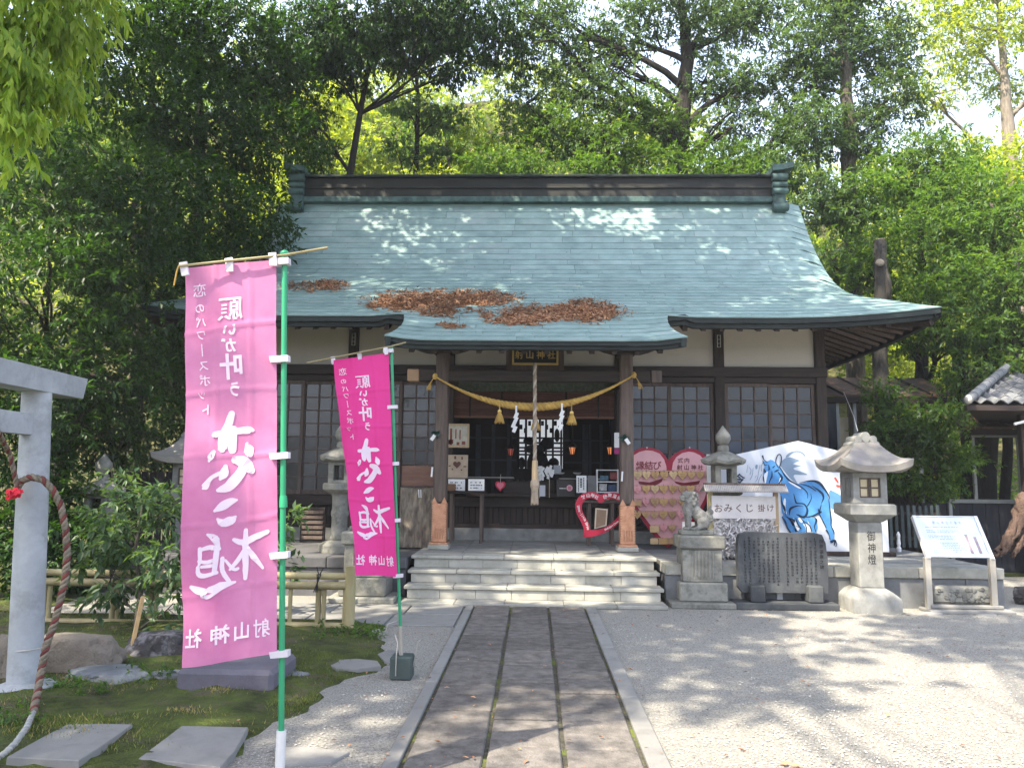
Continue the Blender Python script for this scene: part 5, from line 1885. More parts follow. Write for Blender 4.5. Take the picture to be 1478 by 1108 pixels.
# ---------------- fortune slip rack
YO = 10.62
a = P(1027, 748, YO); b = P(1122, 748, YO)
t = thing('fortune_slip_rack', 'wooden rack with little ribbed roof and sign for tied paper fortunes', 'rack', ((a.x + b.x) / 2, YO, .5))
top = P(1075, 706, YO).z
for x_ in (a.x + .0, b.x - .0):
    MB().box(x_ - .03, x_ + .03, YO + .02, YO + .08, .5, top, .005).build('post', M_BAMBOO if x_ < b.x - .1 else M_WOODL, t, world=True)
q1 = P(1027, 716, YO); q2 = P(1120, 749, YO)
MB().box(q1.x, q2.x, YO - .005, YO + .018, q2.z, q1.z + .01, .003).build('sign_board', mat('pinkish_board', (.56, .53, .52), rough=.7, var=.07), t, world=True)
q = MB()
for i, (ch, px, sz) in enumerate((('お', 1037, .125), ('み', 1051, .125), ('く', 1066, .125), ('じ', 1082, .125), ('掛', 1099, .105), ('け', 1112, .105))):
    c = P(px, 733 - i * .0, YO); put_text(q, ch, c.x, c.z, sz, lambda u, v: (u, YO - .007, v), off=.004)
q.build('lettering', M_BROWNINK, t, world=True)
# ribbed roof, front and back leaf
ra = P(1015, 714, YO - .10); rb = P(1140, 714, YO - .10)
q = MB(); n = 46
for sg in (-1, 1):
    src_ = None
    for i in range(n):
        x_ = ra.x + .03 + (rb.x - ra.x - .06) * i / (n - 1)
        q.tube([(x_ + .02, YO + .05, top + .06), (x_, YO + .05 + sg * .17, top - .03)], .0115, 6)
rf = q.build('roof', mat('roof_battens', (.42, .39, .37), rough=.7, var=.25, objvar=0), t, world=True); rf['kind'] = 'stuff'
MB().box(ra.x + .04, rb.x - .02, YO + .02, YO + .08, top + .055, top + .085, .006).build('ridge_pole', M_WOODG, t, world=True)
# wires with the tied slips: a mass of folded paper nobody could count
q = MB()
for k in range(7):
    z_ = q2.z - .03 - k * .085
    if z_ > .55: q.tube([(a.x, YO + .05, z_), (b.x, YO + .05, z_)], .003, 4)
q.build('wire', M_METALG, t, world=True)
q = MB(); rr = random.Random(5)
for k in range(2600):
    x_ = rr.uniform(a.x + .02, b.x - .02); z_ = rr.choice([q2.z - .03 - j * .085 for j in range(7)]) + rr.uniform(-.055, .035)
    if z_ < .53: continue
    y_ = YO + .05 + rr.gauss(0, .045)
    M = Matrix.Translation((x_, y_, z_)) @ Matrix.Rotation(rr.uniform(-1.1, 1.1), 4, 'Y') @ Matrix.Rotation(rr.uniform(-1.3, 1.3), 4, 'Z') @ Matrix.Rotation(rr.uniform(-.6, .6), 4, 'X')
    l, w_ = rr.uniform(.02, .05), rr.uniform(.006, .012)
    q.box(-w_, w_, -.0015, .0015, -l, l * .6, 0, M)
o = q.build('paper_fortunes', mat('fortune_paper', (.70, .67, .66), rough=.8, var=.18, scale=14, bump=.2, trans=.2, objvar=0)); tag(o, 'mass of folded white paper fortunes tied to the rack behind the inscribed stone', 'paper fortunes', kind='stuff')

# ---------------- stone things
def cham(s): return s
def small_lantern(px, Y, label, rz=0, zb=.5, k=1.0):
    """kasuga-like garden lantern: onion finial, six-sided roof, open light box, slab, round shaft, foot"""
    c = P(px, 700, Y)
    t = thing('stone_lantern', label, 'stone lantern', (c.x, Y, zb), rz, 'small stone lanterns either side of the steps')
    B = MB
    B().lathe([(.30, 0), (.30, .10), (.24, .14), (.17, .17)], 6).build('foot', M_OLDSTONE, t)
    q = B().lathe([(.125, .17), (.135, .20), (.12, .24), (.115, .50), (.13, .54), (.13, .58), (.115, .62), (.12, .80), (.135, .84)], 18)
    q.build('shaft', M_OLDSTONE, t, smooth=True)
    B().lathe([(.15, .842), (.26, .90), (.27, .91), (.27, .985), (.25, 1.0)], 6, rot=PI / 6).build('middle_slab', M_OLDSTONE, t)
    # light box with openings front and back
    q = B()
    for sx in (-1, 1):
        for sy in (-1, 1): q.box(sx * .155, sx * .075, sy * .155, sy * .075, 1.002, 1.30, .006)
    q.box(-.155, .155, -.155, .155, 1.0, 1.045, .004); q.box(-.155, .155, -.155, .155, 1.262, 1.31, .004)
    for sx in (-1, 1): q.box(sx * .15, sx * .13, -.07, .07, 1.05, 1.26)
    q.build('light_box', M_OLDSTONE, t)
    q = B()
    prof_ = [(.20, 1.312), (.325, 1.325), (.335, 1.37), (.30, 1.40), (.22, 1.455), (.13, 1.50), (.08, 1.52)]
    vs, fs = [], []
    n = 12
    for r, z in prof_:
        for k_ in range(n):
            th = PI * 2 * k_ / n
            corner = 1 if k_ % 2 == 0 else math.cos(PI / 6)
            rr_ = r * corner
            lift = .035 * (1 if k_ % 2 == 0 else 0) * max(0, (r - .2) / .14)
            vs.append((rr_ * math.cos(th), rr_ * math.sin(th), z + lift))
    for i in range(len(prof_) - 1):
        for k_ in range(n): fs.append((i * n + k_, i * n + (k_ + 1) % n, (i + 1) * n + (k_ + 1) % n, (i + 1) * n + k_))
    fs.append(tuple(range(n))[::-1]); fs.append(tuple((len(prof_) - 1) * n + k_ for k_ in range(n)))
    q.add(vs, fs).build('roof', M_OLDSTONE, t, smooth=True)
    B().lathe([(.075, 1.52), (.085, 1.55), (.075, 1.60), (.05, 1.615), (.085, 1.64), (.112, 1.70), (.105, 1.76), (.07, 1.81), (.025, 1.87), (.004, 1.90)], 18).build('finial', M_OLDSTONE, t, smooth=True)
    return t


LR = small_lantern(1045, 11.0, 'small stone lantern with onion finial in front of the horse board')
zt = P(1045, 614, 11.0).z
LR.scale = ((zt - .5) / 1.90 * 1.0,) * 3
LL = dup(LR, loc=(P(492, 700, 11.0).x, 11.0, .5), label='small stone lantern behind the guardian dog, partly hidden by the pink banner')


def ped(label, cx, y, rz=0):
    t = thing('stone_pedestal', label, 'pedestal', (cx, y, 0), rz, 'guardian dog pedestals beside the steps')
    MB().box(-.42, .42, -.36, .36, 0, .07, .012).build('ground_slab', M_OLDSTONE, t)
    MB().box(-.295, .295, -.26, .26, .072, .30, .015).build('plinth', M_OLDSTONE, t)
    q = MB().box(-.245, .245, -.21, .21, .302, .70, .01)
    for k in range(7):
        x_ = -.13 + k * .0433
        q.box(x_ - .012, x_ + .012, -.222, -.209, .34, .675, .005)
    q.build('fluted_block', M_OLDSTONE, t)
    MB().box(-.285, .285, -.25, .25, .702, .865, .02).build('cap', M_OLDSTONE, t)
    return t


pc = G(1010, 879)
pc = Vector((P(1010, 860, pc.y + .36).x, pc.y, 0))
PR_ = ped('stone pedestal with fluted block under the right guardian dog', pc.x, pc.y + .36)
PL_ = dup(PR_, loc=(P(528, 860, pc.y + .36).x, pc.y + .36, 0), label='stone pedestal with fluted block left of the steps, under the pink banner')


def guardian(label, loc, mirror=1, k_=1.0):
    """seated lion-dog, one continuous carved body"""
    t = thing('guardian_dog', label, 'statue', loc, 0, 'carved stone guardian dogs')
    q = MB()
    s = mirror
    E = lambda x_, y_, z_, rx, ry, rz_, tilt=0: q.ell((s * x_, y_, z_), (rx, ry, rz_), 16, 10, Matrix.Rotation(s * R(tilt), 3, 'Y'))
    # trunk: chest, back, belly, haunch
    E(-.085, 0, .27, .075, .072, .12, 12); E(-.02, 0, .24, .085, .075, .15, -38); E(.06, 0, .16, .085, .085, .12, -40); E(.09, 0, .10, .085, .10, .085)
    # haunches
    for sy in (-1, 1):
        E(.075, sy * .068, .085, .075, .038, .075, -20)
        q.tube([(s * .10, sy * .075, .06), (s * .02, sy * .085, .03), (s * -.02, sy * .085, .02)], [.035, .028, .024], 10)
        E(-.035, sy * .085, .018, .038, .026, .018)
        # front legs
        q.tube([(s * -.09, sy * .055, .24), (s * -.095, sy * .06, .14), (s * -.09, sy * .06, .03)], [.042, .032, .028], 10)
        E(-.11, sy * .06, .018, .042, .030, .020)
    # neck, head turned a little to the viewer
    E(-.08, -.01, .36, .070, .075, .075)
    E(-.105, -.025, .415, .070, .066, .062); E(-.165, -.040, .395, .038, .042, .026); E(-.160, -.038, .362, .034, .036, .016)
    E(-.195, -.045, .405, .014, .022, .013)
    for sy in (-1, 1):
        E(-.150, -.035 + sy * .030, .432, .016, .015, .014); E(-.085, -.02 + sy * .062, .435, .020, .014, .034, 30)
    # mane curls
    for i in range(26):
        a = i * 2.4; h_ = .30 + .16 * (i / 26)
        E(-.035 + .055 * math.cos(a) * (1 if math.cos(a) > -.3 else .2), .070 * math.sin(a), h_, .026, .024, .026)
    # tail: flame shaped
    q.tube([(s * .14, 0, .08), (s * .175, 0, .14), (s * .165, 0, .22), (s * .19, 0, .30)], [.035, .048, .036, .008], 10)
    for i in range(5): E(.17 + .02 * math.sin(i * 2), .03 * math.cos(i * 2.3), .10 + i * .03, .028, .024, .030)
    o = q.build('body', M_GUARD, t)
    md = o.modifiers.new('remesh', 'REMESH'); md.mode = 'VOXEL'; md.voxel_size = .007
    sm = o.modifiers.new('smooth', 'SMOOTH'); sm.iterations = 2; sm.factor = .5
    bake(o)
    o.data.polygons.foreach_set('use_smooth', [True] * len(o.data.polygons))
    if not o.data.materials: o.data.materials.append(M_GUARD)
    # carved eyes and teeth line
    e = MB()
    for sy in (-1, 1): e.ell((s * -.166, -.036 + sy * .026, .434), .007, 8, 6)
    e.build('eye', M_INKG, t)
    MB().box(-.20, .20, -.12, .12, -.055, .004, .012).build('statue_base', M_OLDSTONE, t)
    return t


M_GUARD = mat('carved_stone', (.17, .168, .155), rough=.95, var=.45, scale=16, bump=.9, fine=60, bdist=.01, spots=(.30, .295, .26), spot_scale=10, spot_amt=.6)
gz = .865 + .056
gd = guardian('stone guardian dog sitting on the right pedestal, facing the steps', (pc.x - .035, pc.y + .36, gz))
gd.scale = (1.04,) * 3; gd.location.z = .865 + .057
gd2 = guardian('stone guardian dog sitting on the left pedestal behind the pink banner', (PL_.location.x - .01, pc.y + .36, gz), -1)
gd2.scale = (1.04,) * 3; gd2.location.z = .865 + .057

# big lantern with the characters
lc_ = G(1250, 887); lc_.x = P(1251, 820, lc_.y + .34).x
t = thing('stone_lantern', 'tall stone lantern with upswept roof, paper window and carved black characters', 'stone lantern', (lc_.x, lc_.y + .34, 0))
LX = lc_.x
MB().lathe([(.56, 0), (.56, .17), (.545, .20), (.42, .27), (.31, .31), (.29, .315)], 4, rot=PI / 4).build('foot', M_GRANITE, t, smooth=True)
MB().box(-.205, .205, -.205, .205, .316, 1.19, .012).build('shaft', M_GRANITE, t)
q = MB()
for i, ch in enumerate('御神燈'): put_text(q, ch, .01, 1.005 - i * .155, .145, lambda u, v: (u, -.2075, v), off=.004)
q.build('lettering', M_INK, t)
MB().lathe([(.30, 1.192), (.52, 1.29), (.535, 1.30), (.535, 1.42), (.50, 1.44)], 4, rot=PI / 4).build('middle_slab', M_GRANITE, t)
q = MB()
bw = .285
for sx in (-1, 1):
    for sy in (-1, 1): q.box(sx * bw, sx * .175, sy * bw, sy * .175, 1.445, 1.86, .006)
for z0_, z1_ in ((1.442, 1.52), (1.79, 1.862)): q.box(-bw, bw, -bw, bw, z0_, z1_, .005)
for sx in (-1, 1):
    for k in range(2): q.box(sx * (bw - .012), sx * (bw - .05), -.10 + k * .10, -.05 + k * .10, 1.52, 1.79)
    q.box(sx * (bw - .012), sx * (bw - .05), .10, .17, 1.52, 1.79)
q.build('light_box', M_GRANITE, t)
MB().box(-.172, .172, -.235, -.228, 1.522, 1.788).build('paper_window', mat('shoji_paper', (.72, .62, .42), rough=.8, var=.05, trans=.2), t)
q = MB()
for x_ in (-.165, .0, .165): q.box(x_ - .012, x_ + .012, -.262, -.238, 1.522, 1.788)
for x_ in (-.028, .028): q.box(x_ - .004, x_ + .004, -.258, -.24, 1.522, 1.788)
for z_ in (1.532, 1.655, 1.778): q.box(-.165, .165, -.259, -.2385, z_ - .009, z_ + .009)
q.build('window_lattice', M_WOODG, t)
# roof: square with upswept corners, concave top
def swept(q, half, z_in, z_edge, up, th, topr, topz, n=10):
    vs, fs = [], []
    N = n * 4
    def ringpt(h_, k):
        side, f_ = divmod(k, n); f_ = f_ / n * 2 - 1
        p = [(f_, -1), (1, f_), (-f_, 1), (-1, -f_)][side]
        return p[0] * h_, p[1] * h_, abs(f_) ** 2.6
    rings = [(.62, z_edge + .0, 0, 0), (1.0, z_edge, up, 0), (1.03, z_edge + th, up * 1.15, 0)]
    m_ = 7
    for j in range(1, m_ + 1):
        u = j / m_
        h_ = 1.0 * (1 - u) + topr / half * u
        z = z_edge + th + (topz - z_edge - th) * (u ** 1.35)
        rings.append((h_, z, up * 1.15 * (1 - u) ** 2.5, 0))
    for h_, z, u_, _ in rings:
        for k in range(N):
            x_, y_, c_ = ringpt(half * h_, k); vs.append((x_, y_, z + u_ * c_))
    for i in range(len(rings) - 1):
        for k in range(N): fs.append((i * N + k, i * N + (k + 1) % N, (i + 1) * N + (k + 1) % N, (i + 1) * N + k))
    fs.append(tuple(range(N))[::-1]); fs.append(tuple((len(rings) - 1) * N + k for k in range(N)))
    return q.add(vs, fs)


swept(MB(), .59, 1.86, 1.865, .09, .085, .17, 2.30).build('roof', mat('lantern_roof', (.235, .22, .20), rough=.92, var=.2, scale=4, bump=.5, bdist=.008, spots=(.25, .22, .23), spot_scale=3, spot_amt=.7), t, smooth=True)
q = MB()
for k in range(4):
    a = PI / 4 + PI / 2 * k
    q.tube([(.60 * math.cos(a) * 1.2, .60 * math.sin(a) * 1.2, 2.03), (.28 * math.cos(a) * 1.15, .28 * math.sin(a) * 1.15, 2.12), (.17 * math.cos(a) * 1.3, .17 * math.sin(a) * 1.3, 2.30)], [.018, .025, .03], 8)
q.build('ridge_roll', M_GRANITE, t, smooth=True)
q = MB()
for x_, z_, r_ in ((0, 2.345, .075), (-.13, 2.31, .06), (.13, 2.31, .06), (-.185, 2.24, .05), (.185, 2.24, .05)):
    q.tube([(x_, -.20, z_), (x_, .20, z_)], r_, 16)
q.box(-.17, .17, -.17, .17, 2.22, 2.33, .03)
q.build('cloud_scroll', M_GRANITE, t, smooth=True)
zt = P(1250, 624, lc_.y + .34).z
t.scale = (zt / 2.42 * .80, zt / 2.42 * .80, zt / 2.42)
MB().box(.45, .95, .25, .29, 2.035, 2.075, .004).build('metal_bar', M_METALG, t)

# inscribed stone
sc_ = G(1130, 881); sc_.x = P(1129.5, 860, sc_.y + .2).x
t = thing('inscribed_stone', 'dark grey inscribed memorial stone held by two blocks on a flat base', 'memorial stone', (sc_.x, sc_.y + .2, 0))
M_STELE = mat('slate_stone', (.050, .055, .062), rough=.75, var=.25, scale=3, bump=.2, spots=(.10, .105, .10), spot_scale=3, spot_amt=.5)
Ys = sc_.y + .2
zs = P(1130, 768, Ys).z
MB().box(-.62, .62, -.20, .22, 0, .085, .012).build('base_slab', M_STELE, t)
for x_ in (-.43, .27):
    MB().box(x_, x_ + .18, -.17, .15, .086, .29, .015).build('holding_block', M_STELE, t)
q = MB()
h0, h1 = .19, zs - .0
W2 = .54
pl = [(-W2 - .01, h0 + .06), (-W2 + .04, h0), (W2 - .0, h0), (W2 + .01, h0 + .4), (W2 - .01, h1 - .12), (W2 - .05, h1 - .02), (W2 - .12, h1), (.1, h1 - .005), (-W2 + .1, h1), (-W2 + .02, h1 - .03), (-W2, h1 - .1), (-W2 - .015, h1 - .35), (-W2, h0 + .25)]
q.prism(pl, -.055, .06).build('slab', M_STELE, t, fixn=True)
q = MB(); rr = random.Random(11)
for i, ch in enumerate('榊原温泉之碑'): put_text(q, ch, .475, h1 - .10 - i * .062, .052, lambda u, v: (u, -.0575, v), off=.01)
for c_ in range(16):
    if c_ in (7,): continue
    x_ = .40 - c_ * .0575
    z_ = h1 - .07 - rr.choice((0, 0, .04))
    zend = h0 + .10 + (rr.random() * .3 if rr.random() < .35 else 0)
    while z_ > zend:
        if rr.random() < .93:
            for k in range(4):          # worn little carved characters
                if rr.random() < .5: q.box(x_ - .014, x_ + .014, -.0575, -.0565, z_ + (k - 1.5) * .007 - .0015, z_ + (k - 1.5) * .007 + .0015)
                else:
                    xx = x_ + rr.uniform(-.012, .012); q.box(xx - .0018, xx + .0018, -.0577, -.0567, z_ - .014, z_ + .012)
        z_ -= .037
q.build('carved_text', M_INK, t)
o = MB().box(sc_.x - .03, sc_.x + .04, Ys + .12, Ys + .18, .0, .19, .004).build('white_marker_post', M_PAPER); tag(o, 'short white marker post behind the inscribed stone, seen beneath it', 'marker')

# info sign
aL, aR = G(1333, 882), G(1432, 885)
ys_ = (aL.y + aR.y) / 2
t = thing('information_sign', 'white tilted information board with fine print on two steel legs', 'sign', (P(1385, 806, ys_).x, ys_, 0))
hw = (aR.x - aL.x) / 2
zb_, zt_ = P(1385, 806, ys_).z, 1.14
ztp = P(1370, 746, ys_ + .32)
zt_ = ztp.z
for sx in (-1, 1):
    MB().box(sx * hw - .035, sx * hw + .035, -.02, .05, 0, zb_ + .01, .006).build('leg', M_METALG, t)
def sgn(u, v, o=0.0):   # u -1..1, v 0..1 up the board
    n_ = Vector((0, -(zt_ - zb_), .32)).normalized()
    return Vector((u * hw, .32 * v, zb_ + (zt_ - zb_) * v)) + n_ * o
def sq(q, u0, u1, v0, v1, o0, o1):
    q.add([sgn(u0, v0, o1), sgn(u1, v0, o1), sgn(u1, v1, o1), sgn(u0, v1, o1), sgn(u0, v0, o0), sgn(u1, v0, o0), sgn(u1, v1, o0), sgn(u0, v1, o0)], [(0, 1, 2, 3), (7, 6, 5, 4), (0, 4, 5, 1), (1, 5, 6, 2), (2, 6, 7, 3), (3, 7, 4, 0)])
q = MB(); sq(q, -.93, .93, .02, .97, .0, .02); q.build('panel', mat('sign_white', (.56, .64, .76), rough=.3, var=.03, spec=.6, bump=0), t, fixn=True)
for u0, u1 in ((-1.04, -.935), (.935, 1.04)):
    q = MB(); sq(q, u0, u1, -.02, 1.0, -.02, .035); q.build('side_rail', M_METALW, t, fixn=True)
q = MB(); sq(q, -.93, .93, .972, 1.0, -.01, .03); q.build('top_rail', M_METALW, t, fixn=True)
q = MB()
for i, ch in enumerate('射山神社の案内'): put_text(q, ch, -.42 + i * .14, .84, .085, lambda u, v: sgn(u, v, .0215), sx=1.0)
rr = random.Random(4)
for r_ in range(15):
    v = .72 - r_ * .042
    if r_ in (1, 4, 8): continue
    u = -.75
    while u < .25:
        l = rr.uniform(.02, .08)
        q.add([sgn(u, v, .0215), sgn(u + l, v, .0215), sgn(u + l, v + .014, .0215), sgn(u, v + .014, .0215)], [(0, 1, 2, 3)]); u += l + rr.uniform(.01, .03)
q.build('print', mat('faded_print', (.24, .26, .32), rough=.6, var=.1, bump=0), t)
q = MB(); 
for u0, v0, v1 in ((.40, .10, .56), (.66, .10, .50)): sq(q, u0, u0 + .09, v0, v1, .0205, .0218)
q.build('picture_strip', mat('strip_print', (.33, .26, .28), rough=.6, var=.3, scale=20, bump=0), t)

# carved block under the sign
a = P(1340, 850, 9.95)
t = thing('carved_block', 'low dark carved stone block on thin slabs beneath the information sign', 'stone block', (P(1377, 870, 10.0).x, 9.80, 0))
o = MB().box(-.36, .36, -.02, .14, .09, .30, .03).build('block', M_OLDSTONE, t)
q = MB(); rr = random.Random(3)
for k in range(46): q.ell((rr.uniform(-.31, .31), -.02, rr.uniform(.12, .27)), (rr.uniform(.015, .04), .012, rr.uniform(.012, .03)), 8, 5)
q.build('carved_relief', mat('dark_relief', (.13, .13, .12), rough=.95, var=.6, scale=12, bump=.8), t, smooth='all')
MB().box(-.42, .44, -.10, .17, .045, .088, .01).build('slab', M_BORDER, t)
MB().box(-.48, .52, -.20, .12, 0, .042, .01).build('slab', M_BORDER, t)
for px, py in ((1345, 886), (1423, 888)):
    c = G(px, py); o = rock('flat_stone', M_BORDER, None, (c.x, c.y, .0), (.16, .09, .03), seed=px, sub=2); tag(o, 'thin flat paving scrap at the %s leg of the information sign' % ('left' if px < 1400 else 'right'), 'stone')
# ================================================================== banners
M_POLE = mat('green_pole', (.02, .26, .12), rough=.35, var=.1, scale=3, bump=.02, spec=.5)
M_LOOP = mat('white_loop', (.72, .68, .74), rough=.7, var=.05, trans=.25)
M_BN1 = mat('pink_cloth', (.82, .24, .50), rough=.75, var=.16, scale=2.6, bump=.05, trans=.50, objvar=0, col2=(.86, .35, .60), fine=200)
M_BN2 = mat('magenta_cloth', (.78, .035, .25), rough=.75, var=.10, scale=1.6, bump=.05, trans=.30, objvar=0, col2=(.82, .06, .32), fine=200)
M_BLET = mat('white_print', (.82, .71, .80), rough=.8, var=.05, bump=0, trans=.25, objvar=0)


def banner(label, TL, TR, BR, BL, mcloth, fold, seed=0):
    """seen from behind: the print shows through mirrored"""
    t = thing('banner', label, 'banner', (TR.x + .03, TR.y, 0), group='tall shrine banners on green poles')
    def S_(u, v):                                  # u 0..1 left to right, v 0..1 top to bottom
        p = TL * (1 - u) * (1 - v) + TR * u * (1 - v) + BR * u * v + BL * (1 - u) * v
        f_ = fold * (math.sin(u * 7.5 + v * 2.2 + seed) * .35 + math.sin(u * 3.1 - v * 5 + seed * 2) * .6 + .25 * math.sin(v * 17 + u * 2))
        f_ *= (.35 + .65 * (1 - u)) * (.25 + .75 * min(1, v * 3))
        # creases from folding
        cr = sum(-.007 * math.exp(-((v - c - .006 * math.sin(u * 4 + c * 9)) / .0045) ** 2) for c in (.17, .335, .50, .665, .83)) + sum(-.006 * math.exp(-((u - c - .02 * math.sin(v * 9)) / .014) ** 2) for c in (.33, .70))
        edge = .012 * math.sin(v * 21 + seed) * (1 - u)
        return p + Vector((edge * .35, f_ + cr, 0))
    nu, nv = 36, 150
    q = MB()
    for j in range(nv + 1):
        for i in range(nu + 1): q.v.append(tuple(S_(i / nu, j / nv)))
    q.f = [(j * (nu + 1) + i, (j + 1) * (nu + 1) + i, (j + 1) * (nu + 1) + i + 1, j * (nu + 1) + i + 1) for j in range(nv) for i in range(nu)]
    cl = q.build('cloth', mcloth, t, world=True, smooth='all')
    for nm, sgn_ in (('print_back', -1),):
        q = MB()
        W_, H_ = 137.0, 577.0
        # grid-following letters: work in photo-like pixels of the cloth, y down
        F0 = lambda x_, y_: S_(min(1, max(0, x_ / W_)), min(1, max(0, y_ / H_))) + Vector((0, -.0045, 0))
        Ft = lambda u, v: F0(u, -v)
        def tx(ch, x_, y_, sz, sx=1.0, off=0.0, rot=0):
            q_ = MB(); put_text(q_, ch, x_, -y_, sz, Ft, sx=-sx, off=off, rot=rot)
            q_.build('character', M_BLET, cl)
        x1, y1 = -13, -30          # from the zoomed views to cloth pixels
        Z1 = lambda zx, zy: ((250 + zx / 4.104) - 265, (350 + zy / 4.104) - 381)
        Z2 = lambda zx, zy: ((250 + zx / 2.84) - 264, (590 + zy / 2.84) - 381)
        for ch, zx, zy, sz in (('恋', 150, 275, 88), ('の', 152, 390, 66), ('パ', 163, 476, 72), ('ワ', 165, 562, 66), ('ス', 178, 752, 72), ('ポ', 182, 840, 76), ('ッ', 160, 932, 62), ('ト', 182, 1020, 74)):
            a = Z1(zx, zy); tx(ch, a[0], a[1], sz / 4.104, off=.004)
        brush(q, [(*Z1(168, 618), 1.6), (*Z1(172, 690), 1.6)], F0, 5)
        for ch, zx, zy, sz, sx in (('願', 345, 415, 155, 1.0), ('い', 342, 548, 82, 1.1), ('が', 335, 640, 92, 1.0), ('叶', 345, 772, 165, .85), ('う', 362, 912, 98, .8)):
            a = Z1(zx, zy); tx(ch, a[0], a[1], sz / 4.104, sx=sx, off=.012 if ch == '願' else .030)
        for ch, zx in (('射', 366), ('山', 282), ('神', 200), ('社', 92)):
            a = Z2(zx, 936); tx(ch, a[0], a[1], 76 / 2.84 * (1.0 if ch != '山' else .95), off=.010 if ch == '射' else .022)
        St = [  # brushed characters
            [(232, 52, 22), (222, 90, 26), (205, 130, 30), (200, 190, 30), (200, 200, 18)], [(238, 120, 30), (236, 170, 32), (240, 205, 24)],
            [(168, 132, 20), (230, 128, 22), (300, 126, 24), (322, 130, 10)],
            [(166, 205, 14), (158, 222, 22), (150, 240, 10)], [(298, 185, 12), (306, 210, 34), (312, 228, 22)],
            [(252, 246, 26), (290, 262, 40), (318, 298, 22)], [(282, 285, 34), (255, 325, 34), (222, 355, 34), (188, 364, 14)],
            [(214, 270, 14), (208, 300, 30), (196, 318, 12)], [(192, 296, 14), (160, 312, 14), (136, 344, 26), (130, 350, 10)],
            [(176, 446, 10), (205, 430, 30), (235, 415, 24), (256, 412, 8)], [(186, 480, 8), (205, 498, 26), (235, 492, 30), (250, 480, 10)],
            [(246, 572, 12), (280, 588, 22), (330, 572, 22), (384, 556, 14)], [(291, 540, 14), (290, 600, 20), (292, 680, 20), (292, 732, 14)],
            [(288, 612, 10), (262, 655, 16), (232, 690, 8)], [(298, 610, 12), (325, 650, 18), (365, 700, 10)],
            [(150, 538, 8), (176, 556, 22), (190, 590, 12)], [(188, 560, 10), (184, 620, 16), (176, 690, 14)],
            [(126, 596, 12), (160, 590, 16), (192, 600, 14)], [(122, 592, 14), (122, 640, 12), (118, 655, 8)], [(118, 640, 10), (150, 648, 13), (184, 640, 12)],
            [(114, 664, 12), (116, 690, 16), (140, 700, 14), (184, 694, 12)], [(128, 664, 10), (160, 664, 12), (180, 664, 10)],
            [(252, 742, 8), (200, 750, 26), (150, 772, 34), (136, 776, 20)], [(84, 738, 12), (110, 752, 22), (140, 762, 20)],
            [(205, 640, 12), (205, 690, 14), (230, 735, 12)], [(215, 650, 8), (245, 690, 12), (262, 690, 10)]]
        q.build('character', M_BLET, cl)
        for i0, i1 in ((0, 9), (9, 11), (11, len(St))):
            q = MB()
            for s_ in St[i0:i1]: brush(q, [(*Z2(a, b), w_ * 1.22 / 2.84) for a, b, w_ in s_], F0, 3)
            q.build('character', M_BLET, cl)
        ob = cl.children[0] if cl.children else None
    # the print mesh is in world coordinates: shift it under its cloth
    for c in kids(cl):
        c.location = -wloc(t)
    return t, S_


# large banner
Yp = 3.62
TL, TR, BR, BL = P(264, 386, 3.50), P(399, 375, Yp - .01), P(400, 942, Yp - .01), P(265, 962, 3.48)
t, S1 = banner('large pale pink banner on a green pole in front, its white brush writing reversed', TL, TR, BR, BL, M_BN1, .050, 1.0)
tp, bt = P(411, 366, Yp), G(405, 1190)
tp = Vector((P(411, 366, Yp)));
xb = P(406, 1060, Yp)
ft = Vector((xb.x + (xb.x - tp.x) * .15, Yp, 0))
W0 = wloc(t)
MB().tube([tp, xb], .0135, 12).build('pole', M_POLE, t, world=True, smooth=True)
MB().tube([P(409, 715, Yp), P(409, 723, Yp), P(409, 732, Yp)], [.016, .019, .019], 12).build('pole_joint', M_POLE, t, world=True, smooth=True)
MB().tube([xb + Vector((0, 0, .02)), Vector((xb.x, Yp, .0))], .022, 14).build('pole_base', M_METALW, t, world=True, smooth=True)
MB().lathe([(.16, 0), (.16, .05), (.05, .09), (.03, .14)], 20, xb.x, Yp).build('foot', M_METALW, t, world=True)
MB().tube([P(258, 384, 3.46), P(411, 368, Yp - .02), P(473, 357.5, Yp + .04)], .0065, 8).build('cross_rod', M_BAMBOO, t, world=True)
MB().tube([P(258, 383, 3.46), P(255, 392, 3.46), P(251, 412, 3.46)], .004, 6).build('cord', M_STRAW, t, world=True)
MB().ell(P(411, 366, Yp), (.022, .022, .018), 12, 8).build('pole_cap', M_POLE, t, world=True, smooth=True)
def loopq(pp, Y, nm='loop', par=None, d=.012):
    vs = [P(a, b, Y) for a, b in pp]
    MB().add(vs + [v + Vector((0, d, 0)) for v in vs], [(0, 1, 2, 3), (7, 6, 5, 4), (0, 4, 5, 1), (1, 5, 6, 2), (2, 6, 7, 3), (3, 7, 4, 0)]).build(nm, M_LOOP, par, world=True, fixn=True)
for pp, Y in (([(258, 379), (269, 377), (272, 396), (262, 398)], 3.47), ([(324, 373), (335, 371), (336, 391), (327, 392)], 3.53), ([(387, 365), (398, 364), (399, 383), (389, 383)], 3.58)): loopq(pp, Y, par=t)
for y_ in (376, 517, 657, 801, 944):
    dx = 0 if y_ < 400 else -1
    loopq([(389 + dx, y_ - 3), (416 + dx, y_ - 5), (416 + dx, y_ + 4), (391 + dx, y_ + 6)], Yp - .030, par=t, d=.045)

